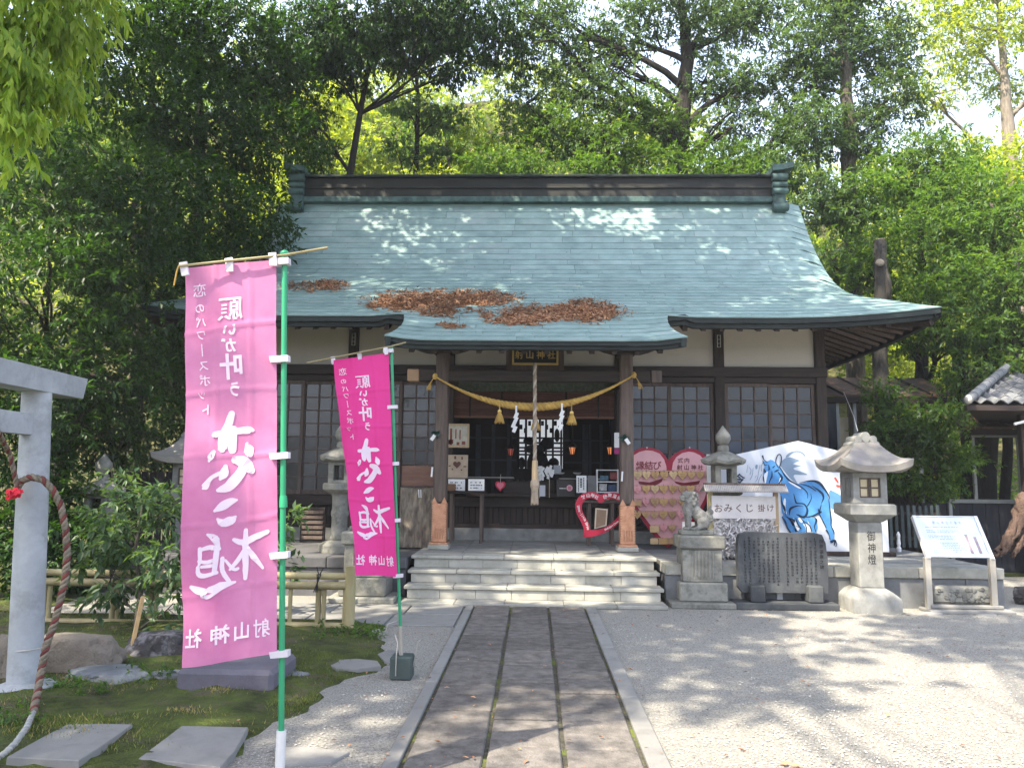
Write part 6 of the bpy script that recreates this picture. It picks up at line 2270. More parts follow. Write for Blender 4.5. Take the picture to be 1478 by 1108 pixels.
# second banner
Yq = 6.22
TL, TR, BR, BL = P(481, 520, Yq - .05), P(561, 509, Yq - .02), P(573.5, 832, Yq - .02), P(515, 829, Yq - .28)
t, S2 = banner('small magenta banner further back near the steps, its white brush writing reversed', TL, TR, BR, BL, M_BN2, .045, 2.4)
MB().tube([P(565, 499, Yq), P(571, 715, Yq), P(578, 905, Yq)], .0125, 12).build('pole', M_POLE, t, world=True, smooth=True)
MB().tube([P(577.8, 903, Yq), P(579, 945, Yq)], .017, 12).build('pole_base', M_METALG, t, world=True, smooth=True)
MB().tube([P(443, 523.5, Yq - .12), P(565, 499.5, Yq - .015), P(586, 494, Yq)], .006, 8).build('cross_rod', M_BAMBOO, t, world=True)
for pp in ([(477, 515), (483, 514), (484, 525), (479, 526)], [(515, 509), (521, 508), (522, 518), (517, 519)], [(553, 502), (559, 501), (560, 511), (555, 512)]): loopq(pp, Yq - .04, par=t)
for x_, y_ in ((561, 506), (567, 587), (569, 669), (571, 751), (575, 831)):
    loopq([(x_ - 8, y_ - 2), (x_ + 6, y_ - 3), (x_ + 6, y_ + 2), (x_ - 8, y_ + 3)], Yq - .03, par=t, d=.04)
g_ = G(580, 978)
wq = P(580, 978, Yq)
MB().box(wq.x - .085, wq.x + .085, Yq - .08, Yq + .08, .0, .175, .012).build('weight_block', mat('dark_green_block', (.055, .075, .070), rough=.7, var=.2, bump=.1), t, world=True)
q = MB()
q.tube([P(571, 975, Yq - .09), P(572, 945, Yq - .09), P(574, 928, Yq - .06), P(570, 915, Yq - .04)], .005, 6)
q.tube([P(593, 975, Yq), P(596, 960, Yq), P(600, 945, Yq), P(603, 926, Yq), P(607, 923, Yq)], .005, 6)
q.tube([P(574, 895, Yq), P(560, 900, Yq - .1), P(556, 912, Yq - .1)], .003, 5)
q.build('wire_hook', M_METALG, t, world=True)

# ================================================================== torii on the left
tb_ = G(45, 1010)
t = thing('torii_gate', 'pale grey painted torii gate post with its beams at the left edge', 'torii', (tb_.x, tb_.y, 0))
D_ = Vector((.06, -1, 0)).normalized()
Xt, Yt = P(45, 900, tb_.y + .1).x, tb_.y + .1
pts_ = [Vector((Xt - .01, Yt, 0.02)), Vector((P(53, 570, Yt).x, Yt, P(53, 566, Yt).z))]
MB().tube([pts_[0], pts_[0].lerp(pts_[1], .5), pts_[1]], [.112, .105, .098], 28).build('column', M_TORII, t, world=True, smooth=True)
second = D_ * 2.1
MB().tube([p + second for p in pts_], [.112, .098], 28).build('column', M_TORII, t, world=True, smooth=True)
zt_ = pts_[1].z
def beam(nm, y0, y1, z0, z1, hw, slant=0.0, par=None, rise=0.0):
    a = Vector((pts_[1].x, Yt, 0)) - D_ * y0; b = Vector((pts_[1].x, Yt, 0)) + D_ * y1
    n_ = Vector((-D_.y, D_.x, 0))
    vs = []
    for p, s_, r_ in ((a, slant, rise), (b, -slant, 0)):
        for sx, z in ((-1, z0), (1, z0), (1, z1), (-1, z1)):
            vs.append(p + n_ * hw * sx + Vector((0, 0, z + r_)) + (-D_ * s_ if z == z1 else Vector()))
    return MB().add(vs, [(0, 1, 2, 3), (7, 6, 5, 4), (0, 4, 5, 1), (1, 5, 6, 2), (2, 6, 7, 3), (3, 7, 4, 0)]).build(nm, M_TORII, t, world=True, fixn=True)
beam('top_beam', .46, 2.55, zt_, zt_ + .165, .10, .05)
zn = P(45, 628, Yt).z
beam('cross_beam', .0, 2.2, zn, zn + .15, .045)
MB().box(Xt - .26, Xt + .30, Yt - .24, Yt + .22, -.02, .045, .012).build('base_stone', M_OLDSTONE, t, world=True)
MB().lathe([(.20, .045), (.19, .075), (.13, .10)], 20, Xt, Yt).build('base_ring', M_TORII, t, world=True)
for y_ in (585 + 28, 934):
    q = MB(); c = P(45, y_, Yt); q.tube([c + Vector((.113 * math.cos(a / 12 * PI), .113 * math.sin(a / 12 * PI), .01 * math.cos(a / 12 * PI))) for a in range(25)], .004, 5)
    q.build('binding_wire', M_METALG, t, world=True)
# braided rope tied round the post
Yr = Yt - .16
rp = [P(-12, 610, Yr - .5), P(0, 628, Yr - .3), P(14, 655, Yr - .1), P(24, 698, Yr - .02), P(27, 715, Yr)]
M_RR = mat('red_brown_rope', (.14, .040, .034), rough=.9, var=.35, scale=14, bump=.5)
M_RB = mat('beige_rope', (.20, .165, .12), rough=.9, var=.3, scale=14, bump=.5)
t = thing('braided_rope', 'red and beige braided rope looped round the torii post down to the ground', 'rope', (Xt, Yr, 0))
for i, q in enumerate(rope(rp, lambda u: .017, 3, pitch=.10, seg=60)): q.build('strand', (M_RR, M_RB, M_RB)[i], t, world=True, smooth='all')
rp = [P(24, 705, Yr), P(32, 693, Yr), P(45, 688, Yr - .02), P(62, 692, Yr), P(76, 706, Yr + .02), P(88, 730, Yr + .04), P(95, 765, Yr + .05), P(97, 800, Yr + .05), P(94, 835, Yr + .02), P(86, 870, Yr), P(78, 900, Yr - .02), P(67, 930, Yr - .05), P(60, 965, Yr - .08), P(54, 1000, Yr - .22), P(48, 1028, Yr - .42)]
gp = [G(38, 1050, .15), G(22, 1072, .14), G(5, 1088, .13), G(-22, 1102, .13)]
for i, q in enumerate(rope(rp, lambda u: .023, 3, pitch=.10, seg=220)): q.build('strand', (M_RR, M_RB, M_RB)[i], t, world=True, smooth='all')
for i, q in enumerate(rope([rp[-1]] + gp, lambda u: .016, 3, pitch=.09, seg=60)): q.build('strand', mat('grey_rope', (.36, .36, .34), rough=.9, var=.3, scale=14, bump=.5), t, world=True, smooth='all')
q = MB(); c = P(19, 712, Yr - .05)
for k in range(16):
    M = Matrix.Translation(c + Vector((random.uniform(-.035, .035), random.uniform(-.02, .02), random.uniform(-.03, .03)))) @ Matrix.Rotation(random.uniform(-1, 1), 4, 'Y') @ Matrix.Rotation(random.uniform(-1, 1), 4, 'Z')
    q.box(-.035, .035, -.003, .003, -.012, .012, 0, M)
o = q.build('red_bow', mat('red_plastic', (.75, .03, .06), rough=.4, var=.2)); tag(o, 'crumpled bright red bow tied on the rope at the torii post', 'bow')

# ================================================================== garden on the left
def gstone(label, pp, h=.045, m_=None, nm='stepping_stone', z0=.0, grp=None):
    c0_ = G(sum(a for a, b in pp) / len(pp), sum(b for a, b in pp) / len(pp), h); h = max(h * .5, moss_h(c0_.x, c0_.y) + .014)
    g = [G(a, b, h) for a, b in pp]
    cx, cy = sum(v.x for v in g) / len(g), sum(v.y for v in g) / len(g)
    n = len(g)
    vs = [(v.x - cx, v.y - cy, h) for v in g] + [((v.x - cx) * 1.02, (v.y - cy) * 1.02, -.05) for v in g]
    vi = [((v.x - cx) * .985, (v.y - cy) * .985, h + .006) for v in g]
    q = MB(); q.add(vi + vs, [tuple(range(n))] + [(i, n + i, n + (i + 1) % n, (i + 1) % n) for i in range(n)] + [(n + i, 2 * n + i, 2 * n + (i + 1) % n, n + (i + 1) % n) for i in range(n)])
    o = q.build(nm, m_ or M_BORDER, fixn=True); o.location = (cx, cy, z0)
    return tag(o, label, 'stepping stone', grp)
gs = 'stepping stones set in the moss'
gstone('grey flat stepping stone at the lower left corner near the torii rope', [(10, 1093), (55, 1068), (97, 1046), (150, 1045), (191, 1046), (150, 1075), (114, 1098)], .062, grp=gs)
gstone('sunlit flat stepping stone between the torii and the large banner pole', [(200, 1095), (236, 1068), (262, 1048), (358, 1050), (338, 1085), (318, 1108), (250, 1100)], .062, grp=gs)
gstone('pale flat stone just right of the large banner pole', [(395, 1078), (440, 1078), (505, 1086), (478, 1100), (400, 1106)], .03, grp=gs)
gstone('small rounded flat stone in the moss near the second banner', [(472, 959), (482, 953), (515, 951), (545, 954), (550, 961), (515, 966), (485, 965)], .06, grp=gs)
gstone('flat stone at the moss edge beside the weight of the second banner', [(545, 944), (560, 938), (576, 939), (590, 950), (575, 958), (555, 955)], .03, grp=gs)

M_RGREY = mat('grey_rock', (.16, .17, .18), rough=.9, var=.35, scale=4, bump=.6, bdist=.015, spots=(.27, .28, .27), spot_scale=4, spot_amt=.6)
M_RBEIGE = mat('beige_rock', (.20, .17, .135), rough=.9, var=.3, scale=4, bump=.7, bdist=.02, spots=(.16, .13, .11), spot_scale=4, spot_amt=.7)
M_RDARK = mat('dark_lichen_rock', (.06, .055, .055), rough=.9, var=.4, scale=4, bump=.7, bdist=.015, spots=(.34, .32, .33), spot_scale=5, spot_amt=.55)
def rk(label, px, py, w_px, h_m, m_, seed, dz=0.0, flat=.55, dy=.5, rz=0):
    c = G(px, py); k = c.y / 1130 * w_px / 2
    o = rock('rock', m_, None, (c.x, c.y + k * dy * .8, dz), (k * 1.08, k * dy * 1.3, h_m), seed, flat_top=flat, rz=rz)
    return tag(o, label, 'rock', 'garden rocks behind the stepping stones')
rk('rounded beige boulder right behind the torii post', 88, 975, 145, .36, M_RBEIGE, 3, flat=.75)
rk('beige boulder at the left edge behind the torii post', -10, 985, 90, .40, M_RBEIGE, 5, flat=.8)
rk('long low blue grey rock in front of the beige boulder', 145, 990, 130, .17, M_RGREY, 8, flat=.5)
rk('dark rock with white lichen beside the leaning wooden stake', 222, 955, 110, .30, M_RDARK, 12, flat=.7)
rk('flat grey rock between the lichen rock and the large banner', 240, 985, 70, .14, M_RGREY, 15, flat=.4)
rk('low grey rock partly hidden behind the large banner', 400, 985, 80, .13, M_RGREY, 17, flat=.4)
g0 = G(322, 1004)
t = MB().box(g0.x - .36, g0.x + .34, g0.y + .02, g0.y + .60, -.03, .17, .03).build('stone_plinth', mat('purple_grey_stone', (.13, .12, .145), rough=.85, var=.2, scale=4, bump=.4))
tag(t, 'dark rectangular stone plinth lying behind the foot of the large banner', 'plinth')
a, b = G(184, 957), P(206, 861, G(184, 957).y + .35)
o = MB().tube([a - Vector((0, 0, .05)), b], [.020, .020], 4).build('wooden_stake', mat('stake_wood', (.42, .27, .12), rough=.7, var=.2, stretch=(3, 3, .6))); tag(o, 'pale square wooden stake leaning between the garden rocks', 'stake')

# bamboo fence
fe = G(505, 909); Yf = fe.y
t = thing('bamboo_fence', 'low bamboo rail fence with black twine between the garden and the hall', 'fence', (fe.x, Yf, 0))
def bam(q, a, b, r, node=.38):
    a, b = Vector(a), Vector(b); L = (b - a).length; n = max(1, int(L / node)); pts, rr_ = [], []
    for i in range(n + 1):
        for dt, k in ((-.012, 1.0), (0, 1.09), (.012, 1.0)):
            s_ = i * L / n + dt
            if 0 <= s_ <= L: pts.append(a.lerp(b, s_ / L)); rr_.append(r * k)
    q.tube(pts, rr_, 12)
xe = fe.x
zr1, zr2, zr3 = P(480, 832, Yf).z, P(480, 845, Yf).z, P(480, 903, Yf).z
xl = -5.2
for z, r, nm in ((zr1, .035, 'top_rail'), (zr2, .040, 'top_rail'), (zr3, .036, 'bottom_rail')):
    q = MB(); bam(q, (xl, Yf + .0 + (.05 if z == zr1 else 0), z), (xe - .03, Yf + (.05 if z == zr1 else 0), z), r); q.build(nm, M_BAMBOO, t, world=True, smooth=True)
for i in range(6):
    px_ = (505, 458, 300, 215, 160, 60)[i]
    c = P(px_, 870, Yf)
    big = i == 0
    q = MB(); bam(q, (c.x, Yf + (.0 if big else .04), -.02), (c.x, Yf + (.0 if big else .04), P(505, 817, Yf).z if big else zr2), .055 if big else .030); q.build('post', M_BAMBOO, t, world=True, smooth=True)
    if not big:
        q = MB(); bam(q, (c.x + .06, Yf + .03, zr3), (c.x + .06, Yf + .03, zr2), .024); q.build('upright', M_BAMBOO, t, world=True, smooth=True)
        q = MB()
        for k in range(3): q.tube([(c.x - .03 + .02 * k, Yf - .05, zr2 - .06), (c.x + .04 - .02 * k, Yf - .05, zr1 + .03)], .006, 5)
        q.tube([(c.x + .01, Yf - .03, zr1 + .02), (c.x - .02, Yf, zr1 + .10)], .006, 5); q.tube([(c.x + .02, Yf - .03, zr1 + .02), (c.x + .05, Yf, zr1 + .09)], .006, 5)
        q.build('twine', M_INK, t, world=True)
for px_ in (418, 497):
    c = P(px_, 870, Yf); q = MB(); bam(q, (c.x, Yf + .02, zr3), (c.x, Yf + .02, zr2), .022); q.build('upright', M_BAMBOO, t, world=True, smooth=True)

# lanterns of the garden
zt = P(148, 654, 10.6).z
LG = dup(LR, loc=(P(148, 700, 10.6).x, 10.6, 0), label='grey stone lantern standing behind the leafy shrub on the left')
LG.scale = (zt / 1.90 * 1.05, zt / 1.90 * 1.05, zt / 1.90); LG['group'] = 'stone lanterns of the left garden'
big = [o for o in bpy.data.objects if o.get('label', '').startswith('tall stone lantern')][0]
L2 = dup(big, loc=(P(277, 700, 11.6).x, 11.6, 0), label='stone lantern with upswept roof tip, half hidden behind the large banner')
L2.scale = tuple(k * (P(240, 668, 11.6).z / (1.87 * big.scale[2])) for k in big.scale)
for c in kids(L2):
    if c.name.startswith(('metal_bar', 'lettering')): bpy.data.objects.remove(c)

# dark board fence behind the garden
a = P(165, 740, 12.6); t = thing('board_fence', 'dark upright board fence behind the garden lanterns', 'fence', (a.x, 12.6, 0))
x_ = P(150, 700, 12.6).x; src = None; xe_ = -4.95
while x_ < xe_:
    if src is None: src = MB().box(-.055, .055, -.012, .012, 0, 1.60, .006).build('board', mat('fence_board', (.035, .030, .036), rough=.85, var=.3, stretch=(5, 5, .5), objvar=.3), t); src.location = (x_ - a.x, 0, 0)
    else: inst(src, (x_ - a.x, random.uniform(-.004, .004), random.uniform(-.01, .01)), t)
    x_ += .135
for z in (.4, 1.35): MB().box(P(150, 700, 12.6).x - a.x - .1, xe_ - a.x, .014, .06, z, z + .09, .005).build('rail', M_WOODH, t)
# small dark slatted rack by the hall wall
c = P(447, 795, 12.4)
t = thing('slatted_rack', 'small dark slatted wooden rack leaning against the hall wall behind the fence', 'rack', (c.x, 12.5, .5))
MB().box(-.20, .20, .0, .05, 0, .55, .01).build('frame', M_WOOD, t)
for k in range(6): MB().box(-.17, .17, -.02, -.004, .05 + k * .08, .10 + k * .08, .004).build('slat', M_WOODG, t)

# ================================================================== right side buildings
Yc = 15.6
xa, xb_ = 5.0, P(1388, 560, Yc).x
zr = P(1300, 570, Yc).z
t = thing('covered_corridor', 'low covered corridor with rusty brown metal roof and pale window frames behind the hall corner', 'corridor', ((xa + xb_) / 2, Yc, 0))
n = 6
zt1 = P(1300, 545, Yc + .9).z
for i in range(n):
    x0_ = xa + (xb_ - xa) * i / n; x1_ = xa + (xb_ - xa) * (i + 1) / n
    dx = -.30
    vs = [(x0_ + .01, Yc, zr), (x1_ - .01, Yc, zr), (x1_ + dx - .01, Yc + .95, zt1), (x0_ + dx + .01, Yc + .95, zt1)]
    vs += [(a, b, c - .03) for a, b, c in vs]
    MB().add(vs, [(0, 1, 2, 3), (7, 6, 5, 4), (0, 4, 5, 1), (1, 5, 6, 2), (2, 6, 7, 3), (3, 7, 4, 0)]).build('roof_panel', M_RUST, t, world=True, fixn=True)
    if i: MB().tube([(x0_, Yc - .01, zr + .012), (x0_ + dx, Yc + .95, zt1 + .012)], .024, 4).build('roof_batten', M_RIDGE, t, world=True)
MB().box(xa, xb_ - .02, Yc + .02, Yc + .10, zr - .16, zr - .035, .005).build('eaves_board', M_WOODH, t, world=True)
M_FR = mat('aluminium_frame', (.34, .36, .36), rough=.5, var=.1, metal=.2)
zb_ = P(1300, 577, Yc).z
MB().box(xa, P(1340, 570, Yc).x, Yc + .12, Yc + .18, zb_ - .02, zb_ + .05, .004).build('frame_head', M_FR, t, world=True)
for px_ in (1194, 1213, 1238, 1286, 1331):
    c = P(px_, 600, Yc); MB().box(c.x - .03, c.x + .03, Yc + .125, Yc + .175, .5, zb_ - .022, .004).build('frame_post', M_FR, t, world=True)
MB().box(xa, P(1331, 600, Yc).x, Yc + .30, Yc + .34, .0, P(1300, 690, Yc).z).build('dark_board_wall', M_WOOD, t, world=True)
MB().box(P(1198, 600, Yc).x, P(1211, 600, Yc).x, Yc + .14, Yc + .15, P(1200, 690, Yc).z, zb_ - .04).build('pane', M_PANE_B, t, world=True)
MB().box(P(1216, 600, Yc).x, P(1234, 600, Yc).x, Yc + .34, Yc + .36, P(1220, 690, Yc).z, P(1220, 600, Yc).z).build('cream_wall', mat('cream_wall', (.48, .42, .30), rough=.8, var=.1), t, world=True)
MB().box(P(1213, 600, Yc).x, P(1331, 600, Yc).x, Yc + .155, Yc + .160, P(1200, 700, Yc).z, zb_ - .03).build('pane', M_PANE_D, t, world=True) if False else None
# low dark picket fence in front of it
c0 = P(1288, 795, 12.9); t = thing('picket_fence', 'dark low picket fence beside the horse board', 'fence', (c0.x, 12.9, .5)); src = None
for k in range(9):
    x_ = k * .095
    if src is None: src = MB().box(-.026, .026, 0, .02, 0, .68, .006).build('picket', mat('teal_dark_wood', (.045, .06, .062), rough=.8, var=.3, objvar=.25), t)
    else: inst(src, (x_, random.uniform(-.003, .003), random.uniform(-.01, .01)), t)
for z in (.12, .52): MB().box(-.05, .82, .022, .05, z, z + .05, .004).build('rail', M_WOOD, t)
c0 = P(1294, 780, 12.3)
o = MB().lathe([(.03, 0), (.035, .05), (.02, .08), (.03, .12), (.022, .2), (.028, .25), (.01, .30)], 12).build('small_figurine', M_PAPER); o.location = (P(1294, 720, 12.2).x, 12.2, .50)
o.scale = (1, 1, 1.0); tag(o, 'tiny white slender figurine on the platform beside the horse board', 'figurine')

# shed with the window at the right edge
Ysd = 14.6
x0_ = P(1366, 720, Ysd).x
t = thing('shed', 'dark wooden shed with glass windows and small sloping roof at the right edge', 'shed', (x0_ + 1.5, Ysd, 0))
xr = x0_ + 4.2
zs_ = P(1420, 724, Ysd).z; zh = P(1440, 628, Ysd).z
xw0 = P(1366, 700, Ysd).x
n = 20
for i in range(n):
    a_ = P(1330, 750, Ysd).x + (xr - P(1330, 750, Ysd).x) * i / n; b_ = P(1330, 750, Ysd).x + (xr - P(1330, 750, Ysd).x) * (i + 1) / n
    MB().box(a_ + .004, b_ - .004, Ysd, Ysd + .03, -.05, zs_ - .03, .003).build('wall_board', mat('shed_board', (.032, .034, .045), rough=.8, var=.3, stretch=(4, 4, .5), objvar=.25), t, world=True)
MB().box(xw0, xr, Ysd - .05, Ysd + .06, zs_ - .025, zs_ + .045, .004).build('window_sill', M_FR, t, world=True)
MB().box(P(1400, 628, Ysd).x, xr, Ysd - .02, Ysd + .05, zh - .04, zh + .04, .004).build('window_head', M_FR, t, world=True)
for px_ in (1408, 1474): MB().box(P(px_, 700, Ysd).x - .025, P(px_, 700, Ysd).x + .025, Ysd - .02, Ysd + .04, zs_ + .046, zh - .042, .004).build('window_post', M_FR, t, world=True)
a_ = P(1392, 614, Ysd - .5); b_ = P(1410, 600, Ysd + .3)
n = 7
for i in range(n):
    u0 = a_.x + .42 * i; u1 = u0 + .41
    vs = [(u0, Ysd - .5, a_.z - .02), (u1, Ysd - .5, a_.z - .02), (u1 - .1, Ysd + .7, a_.z + .38), (u0 - .1, Ysd + .7, a_.z + .38)]
    vs += [(p, q_, r_ - .03) for p, q_, r_ in vs]
    MB().add(vs, [(0, 1, 2, 3), (7, 6, 5, 4), (0, 4, 5, 1), (1, 5, 6, 2), (2, 6, 7, 3), (3, 7, 4, 0)]).build('roof_panel', M_RUST, t, world=True, fixn=True)
MB().box(a_.x, a_.x + 3.1, Ysd - .45, Ysd - .40, a_.z - .16, a_.z - .055, .004).build('eaves_board', M_WOODH, t, world=True)
c = P(1365, 725, Ysd); MB().box(P(1371, 725, Ysd).x - .03, P(1371, 725, Ysd).x + .03, Ysd - .02, Ysd + .03, -.05, zs_ - .03).build('corner_post', M_FR, t, world=True)

# tiled roof at the right edge
Yk = 12.4
E0 = P(1399, 583, Yk); 
t = thing('tiled_roof_building', 'corner of a small building with grey curved roof tiles at the right edge', 'building', (E0.x + 1.5, Yk + 1.5, 0))
sl = .42
rows_, cols_ = 7, 14
tw_ = .215
src = None
q = MB()
seg = 8
# one S-shaped pantile
vs = []
for j, (y_, z_) in enumerate(((0, 0.015), (.27, 0.0))):
    for k in range(seg + 1):
        u = k / seg
        z = .028 * math.cos(u * 2 * PI) + (.02 if u > .5 else 0) * math.sin((u - .5) * 2 * PI)
        vs.append((u * tw_, y_, z + z_))
vs += [(a, b, c - .016) for a, b, c in vs]
m_ = seg + 1
fs = [(k, k + 1, m_ + k + 1, m_ + k) for k in range(seg)] + [(2 * m_ + k + 1, 2 * m_ + k, 3 * m_ + k, 3 * m_ + k + 1) for k in range(seg)] + [(k + 1, k, 2 * m_ + k, 2 * m_ + k + 1) for k in range(seg)]
src = q.add(vs, fs).build('roof_tile', M_CLAY, t, smooth=True)
first = True
for r_ in range(rows_):
    for c_ in range(r_ and 0 or 0, cols_):
        x_ = E0.x + .08 + c_ * tw_ + r_ * .145 * 0
        if c_ * tw_ < r_ * .24 * .95 - .1: continue          # hip cut
        pos = Vector((x_, Yk + r_ * .235, E0.z + .03 + r_ * .235 * sl)) - wloc(t)
        if first: src.location = pos; src.rotation_euler = (math.atan(sl), 0, 0); first = False
        else: inst(src, pos, t, rot=(math.atan(sl), 0, 0))
# hip ridge
a_ = Vector((E0.x - .02, Yk - .02, E0.z + .07)); b_ = Vector((E0.x + 1.62, Yk + 1.62, E0.z + 1.62 * sl + .16))
for k in range(9):
    p0, p1 = a_.lerp(b_, k / 9 - .01), a_.lerp(b_, (k + 1) / 9)
    MB().tube([p0, p1], [.075, .068], 10).build('hip_tile', M_CLAY, t, world=True, smooth=True)
MB().ell(a_ + Vector((-.01, -.02, .0)), (.06, .06, .07), 12, 8).build('hip_end_tile', mat('tile_pale', (.42, .40, .37), rough=.8, var=.2), t, world=True, smooth=True)
MB().box(E0.x - .03, E0.x + 3.2, Yk + .02, Yk + .10, E0.z - .10, E0.z - .01, .004).build('fascia', M_WOODH, t, world=True)
MB().add([(E0.x, Yk + .05, E0.z - .02), (E0.x + 3.2, Yk + .05, E0.z - .02), (E0.x + 3.2, Yk + 1.9, E0.z + 1.85 * sl - .04), (E0.x + 1.8, Yk + 1.9, E0.z + 1.85 * sl - .04)], [(0, 1, 2, 3)]).build('roof_boards', M_BLACK, t, world=True)
MB().add([(E0.x, Yk + .05, E0.z - .02), (E0.x + 1.8, Yk + 1.9, E0.z + 1.85 * sl - .04), (E0.x + 1.5, Yk + 2.2, E0.z - .04)], [(0, 1, 2)]).build('roof_boards', M_BLACK, t, world=True)
MB().add([(E0.x, Yk + .05, E0.z - .1), (E0.x + 3.2, Yk + .05, E0.z - .1), (E0.x + 3.2, Yk + 2.4, E0.z - .1), (E0.x + 1.5, Yk + 2.4, E0.z - .1)], [(0, 1, 2, 3)]).build('soffit', M_WOOD, t, world=True)
MB().box(P(1476, 650, Yk + .6).x, P(1476, 650, Yk + .6).x + .12, Yk + .6, Yk + .72, 0, E0.z - .1, .01).build('post', M_WOOD, t, world=True)
MB().box(P(1476, 650, Yk + .6).x + .5, P(1476, 650, Yk + .6).x + 3, Yk + .75, Yk + .85, 0, E0.z - .1, .01).build('wall', M_WOOD, t, world=True)
MB().tube([P(1464, 612, Yk - .1), P(1484, 607, Yk - .1)], .022, 8).build('gutter_pipe', M_METALW, t, world=True)

# gnarled leaning roots at the right edge
t = thing('tree_roots', 'gnarled reddish brown roots leaning at the right edge beyond the platform', 'roots', (P(1460, 800, 11.2).x, 11.2, .45))
q = MB(); Yg = 11.2
for pp, r0, r1 in (([(1482, 715), (1466, 755), (1450, 790), (1438, 806)], .11, .03), ([(1490, 745), (1474, 775), (1462, 800)], .09, .04), ([(1480, 770), (1470, 790), (1458, 808)], .05, .02), ([(1470, 745), (1452, 775), (1436, 800)], .03, .012)):
    pts = [P(a, b, Yg + .1 * random.random()) for a, b in pp]
    for e_ in range(4):
        pf_ = []
        for k in range(len(pts) - 1):
            for m_ in range(5):
                p_ = pts[k].lerp(pts[k + 1], m_ / 5); pf_.append(p_ + Vector((random.gauss(0, .018) + .045 * math.cos(e_ * 1.6 + k * 2 + m_ * .4), random.gauss(0, .018) + .045 * math.sin(e_ * 1.6 + k * 2 + m_ * .4), 0)) * (r0 / .1))
        q.tube(pf_, [(r0 + (r1 - r0) * k / (len(pf_) - 1)) * .62 * random.uniform(.75, 1.2) for k in range(len(pf_))], 8)
q.build('root', mat('root_bark', (.13, .085, .065), rough=.95, var=.5, scale=7, bump=1.0, bdist=.03), t, world=True, smooth='all')
c = G(1478, 860, .1); o = rock('rock', M_RDARK, None, (c.x + .1, c.y, .08), (.22, .2, .22), 4, flat_top=.6); tag(o, 'dark rough rock at the right edge past the platform corner', 'rock')
g_ = G(1425, 895); 
# electric wire
o = MB().tube([P(1218, 566, 13.9), P(1232, 600, 12.6), P(1238, 622, 9.9)], .005, 5).build('cable', M_METALW); tag(o, 'thin pale cable running down to the tall stone lantern', 'cable')
for px, py, s_ in ((1135, 1102, .05), (1150, 1105, .04), (1000, 1062, .015)):
    c = G(px, py, .012); q = MB(); q.add([(-s_, 0, 0), (0, -s_ * .35, .006), (s_, 0, .0), (0, s_ * .35, .012)], [(0, 1, 2, 3)]); o = q.build('dry_leaf', M_FALLEN); o.location = c; tag(o, 'dry orange leaf on the gravel, %s of the loose leaves at the bottom' % ('left' if px == 1135 else 'right' if px == 1150 else 'upper left'), 'leaf')
# ================================================================== vegetation
HAZE = .0012
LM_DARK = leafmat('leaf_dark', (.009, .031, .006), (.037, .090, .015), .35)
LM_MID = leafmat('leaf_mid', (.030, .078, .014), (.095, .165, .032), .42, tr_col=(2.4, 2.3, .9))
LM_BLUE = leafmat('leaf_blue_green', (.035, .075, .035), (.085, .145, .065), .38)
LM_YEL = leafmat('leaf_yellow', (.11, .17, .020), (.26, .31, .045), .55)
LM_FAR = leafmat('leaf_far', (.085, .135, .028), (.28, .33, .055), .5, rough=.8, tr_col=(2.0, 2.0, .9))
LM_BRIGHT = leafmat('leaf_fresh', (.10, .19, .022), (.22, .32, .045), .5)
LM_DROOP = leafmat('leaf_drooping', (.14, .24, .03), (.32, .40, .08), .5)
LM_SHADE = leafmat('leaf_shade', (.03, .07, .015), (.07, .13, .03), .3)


def blob(px, py, Y, r, ry=None, rz=None):
    c = P(px, py, Y)
    return (tuple(c), (r, ry or r * .8, rz or r * .8))


def tree(name, label, base, blobs, lm, n, ln, tr=.16, bark=None, wr=.38, clump=.34, per=46, droop=.25, trunk=None, group=None, shell=.55, limbs=True, asc=.55):
    base = Vector(base)
    t = thing(name, label, 'tree' if 'shrub' not in name and 'bush' not in name else 'shrub', base, group=group)
    q = MB()
    cs = [Vector(b[0]) for b in blobs]
    topc = max(cs, key=lambda c: c.z)
    tp = trunk or [base, base.lerp(Vector((topc.x * .4 + base.x * .6, topc.y * .4 + base.y * .6, topc.z)), .55), Vector((topc.x * .6 + base.x * .4, topc.y * .7 + base.y * .3, topc.z))]
    # resample the trunk with a slight wander
    pts = []
    for i in range(len(tp) - 1):
        for k in range(4): pts.append(Vector(tp[i]).lerp(Vector(tp[i + 1]), k / 4) + Vector((random.gauss(0, .03), random.gauss(0, .03), 0)) * (1 if i + k else 0))
    pts.append(Vector(tp[-1]))
    q.tube(pts, [tr * (1 - .8 * i / (len(pts) - 1)) for i in range(len(pts))], 12)
    if limbs:
        for c in cs:
            lower = [p for p in pts if p.z < c.z - asc * math.hypot(p.x - c.x, p.y - c.y)] or pts[:1]
            a = min(lower, key=lambda p: (p - c).length)
            i = pts.index(a); r0 = tr * (1 - .8 * i / (len(pts) - 1)) * .5
            pp = limb(q, a, c, r0, r0 * .25, 7, 6, .07)
            for k in range(5):
                s_ = pp[random.randint(2, 6)]
                e = c + Vector([random.uniform(-1, 1) * x_ for x_ in blobs[cs.index(c)][1]])
                limb(q, s_, e, r0 * .35, r0 * .06, 5, 4, .08)
    q.build('trunk', bark or M_BARK, t, world=True, smooth='all')
    V, T = sprays(blobs, n, ln, wr, clump, per, shell, droop)
    V = V - np.array(wloc(t))
    cr = fast_mesh('crown', V, T, lm, t)
    return t


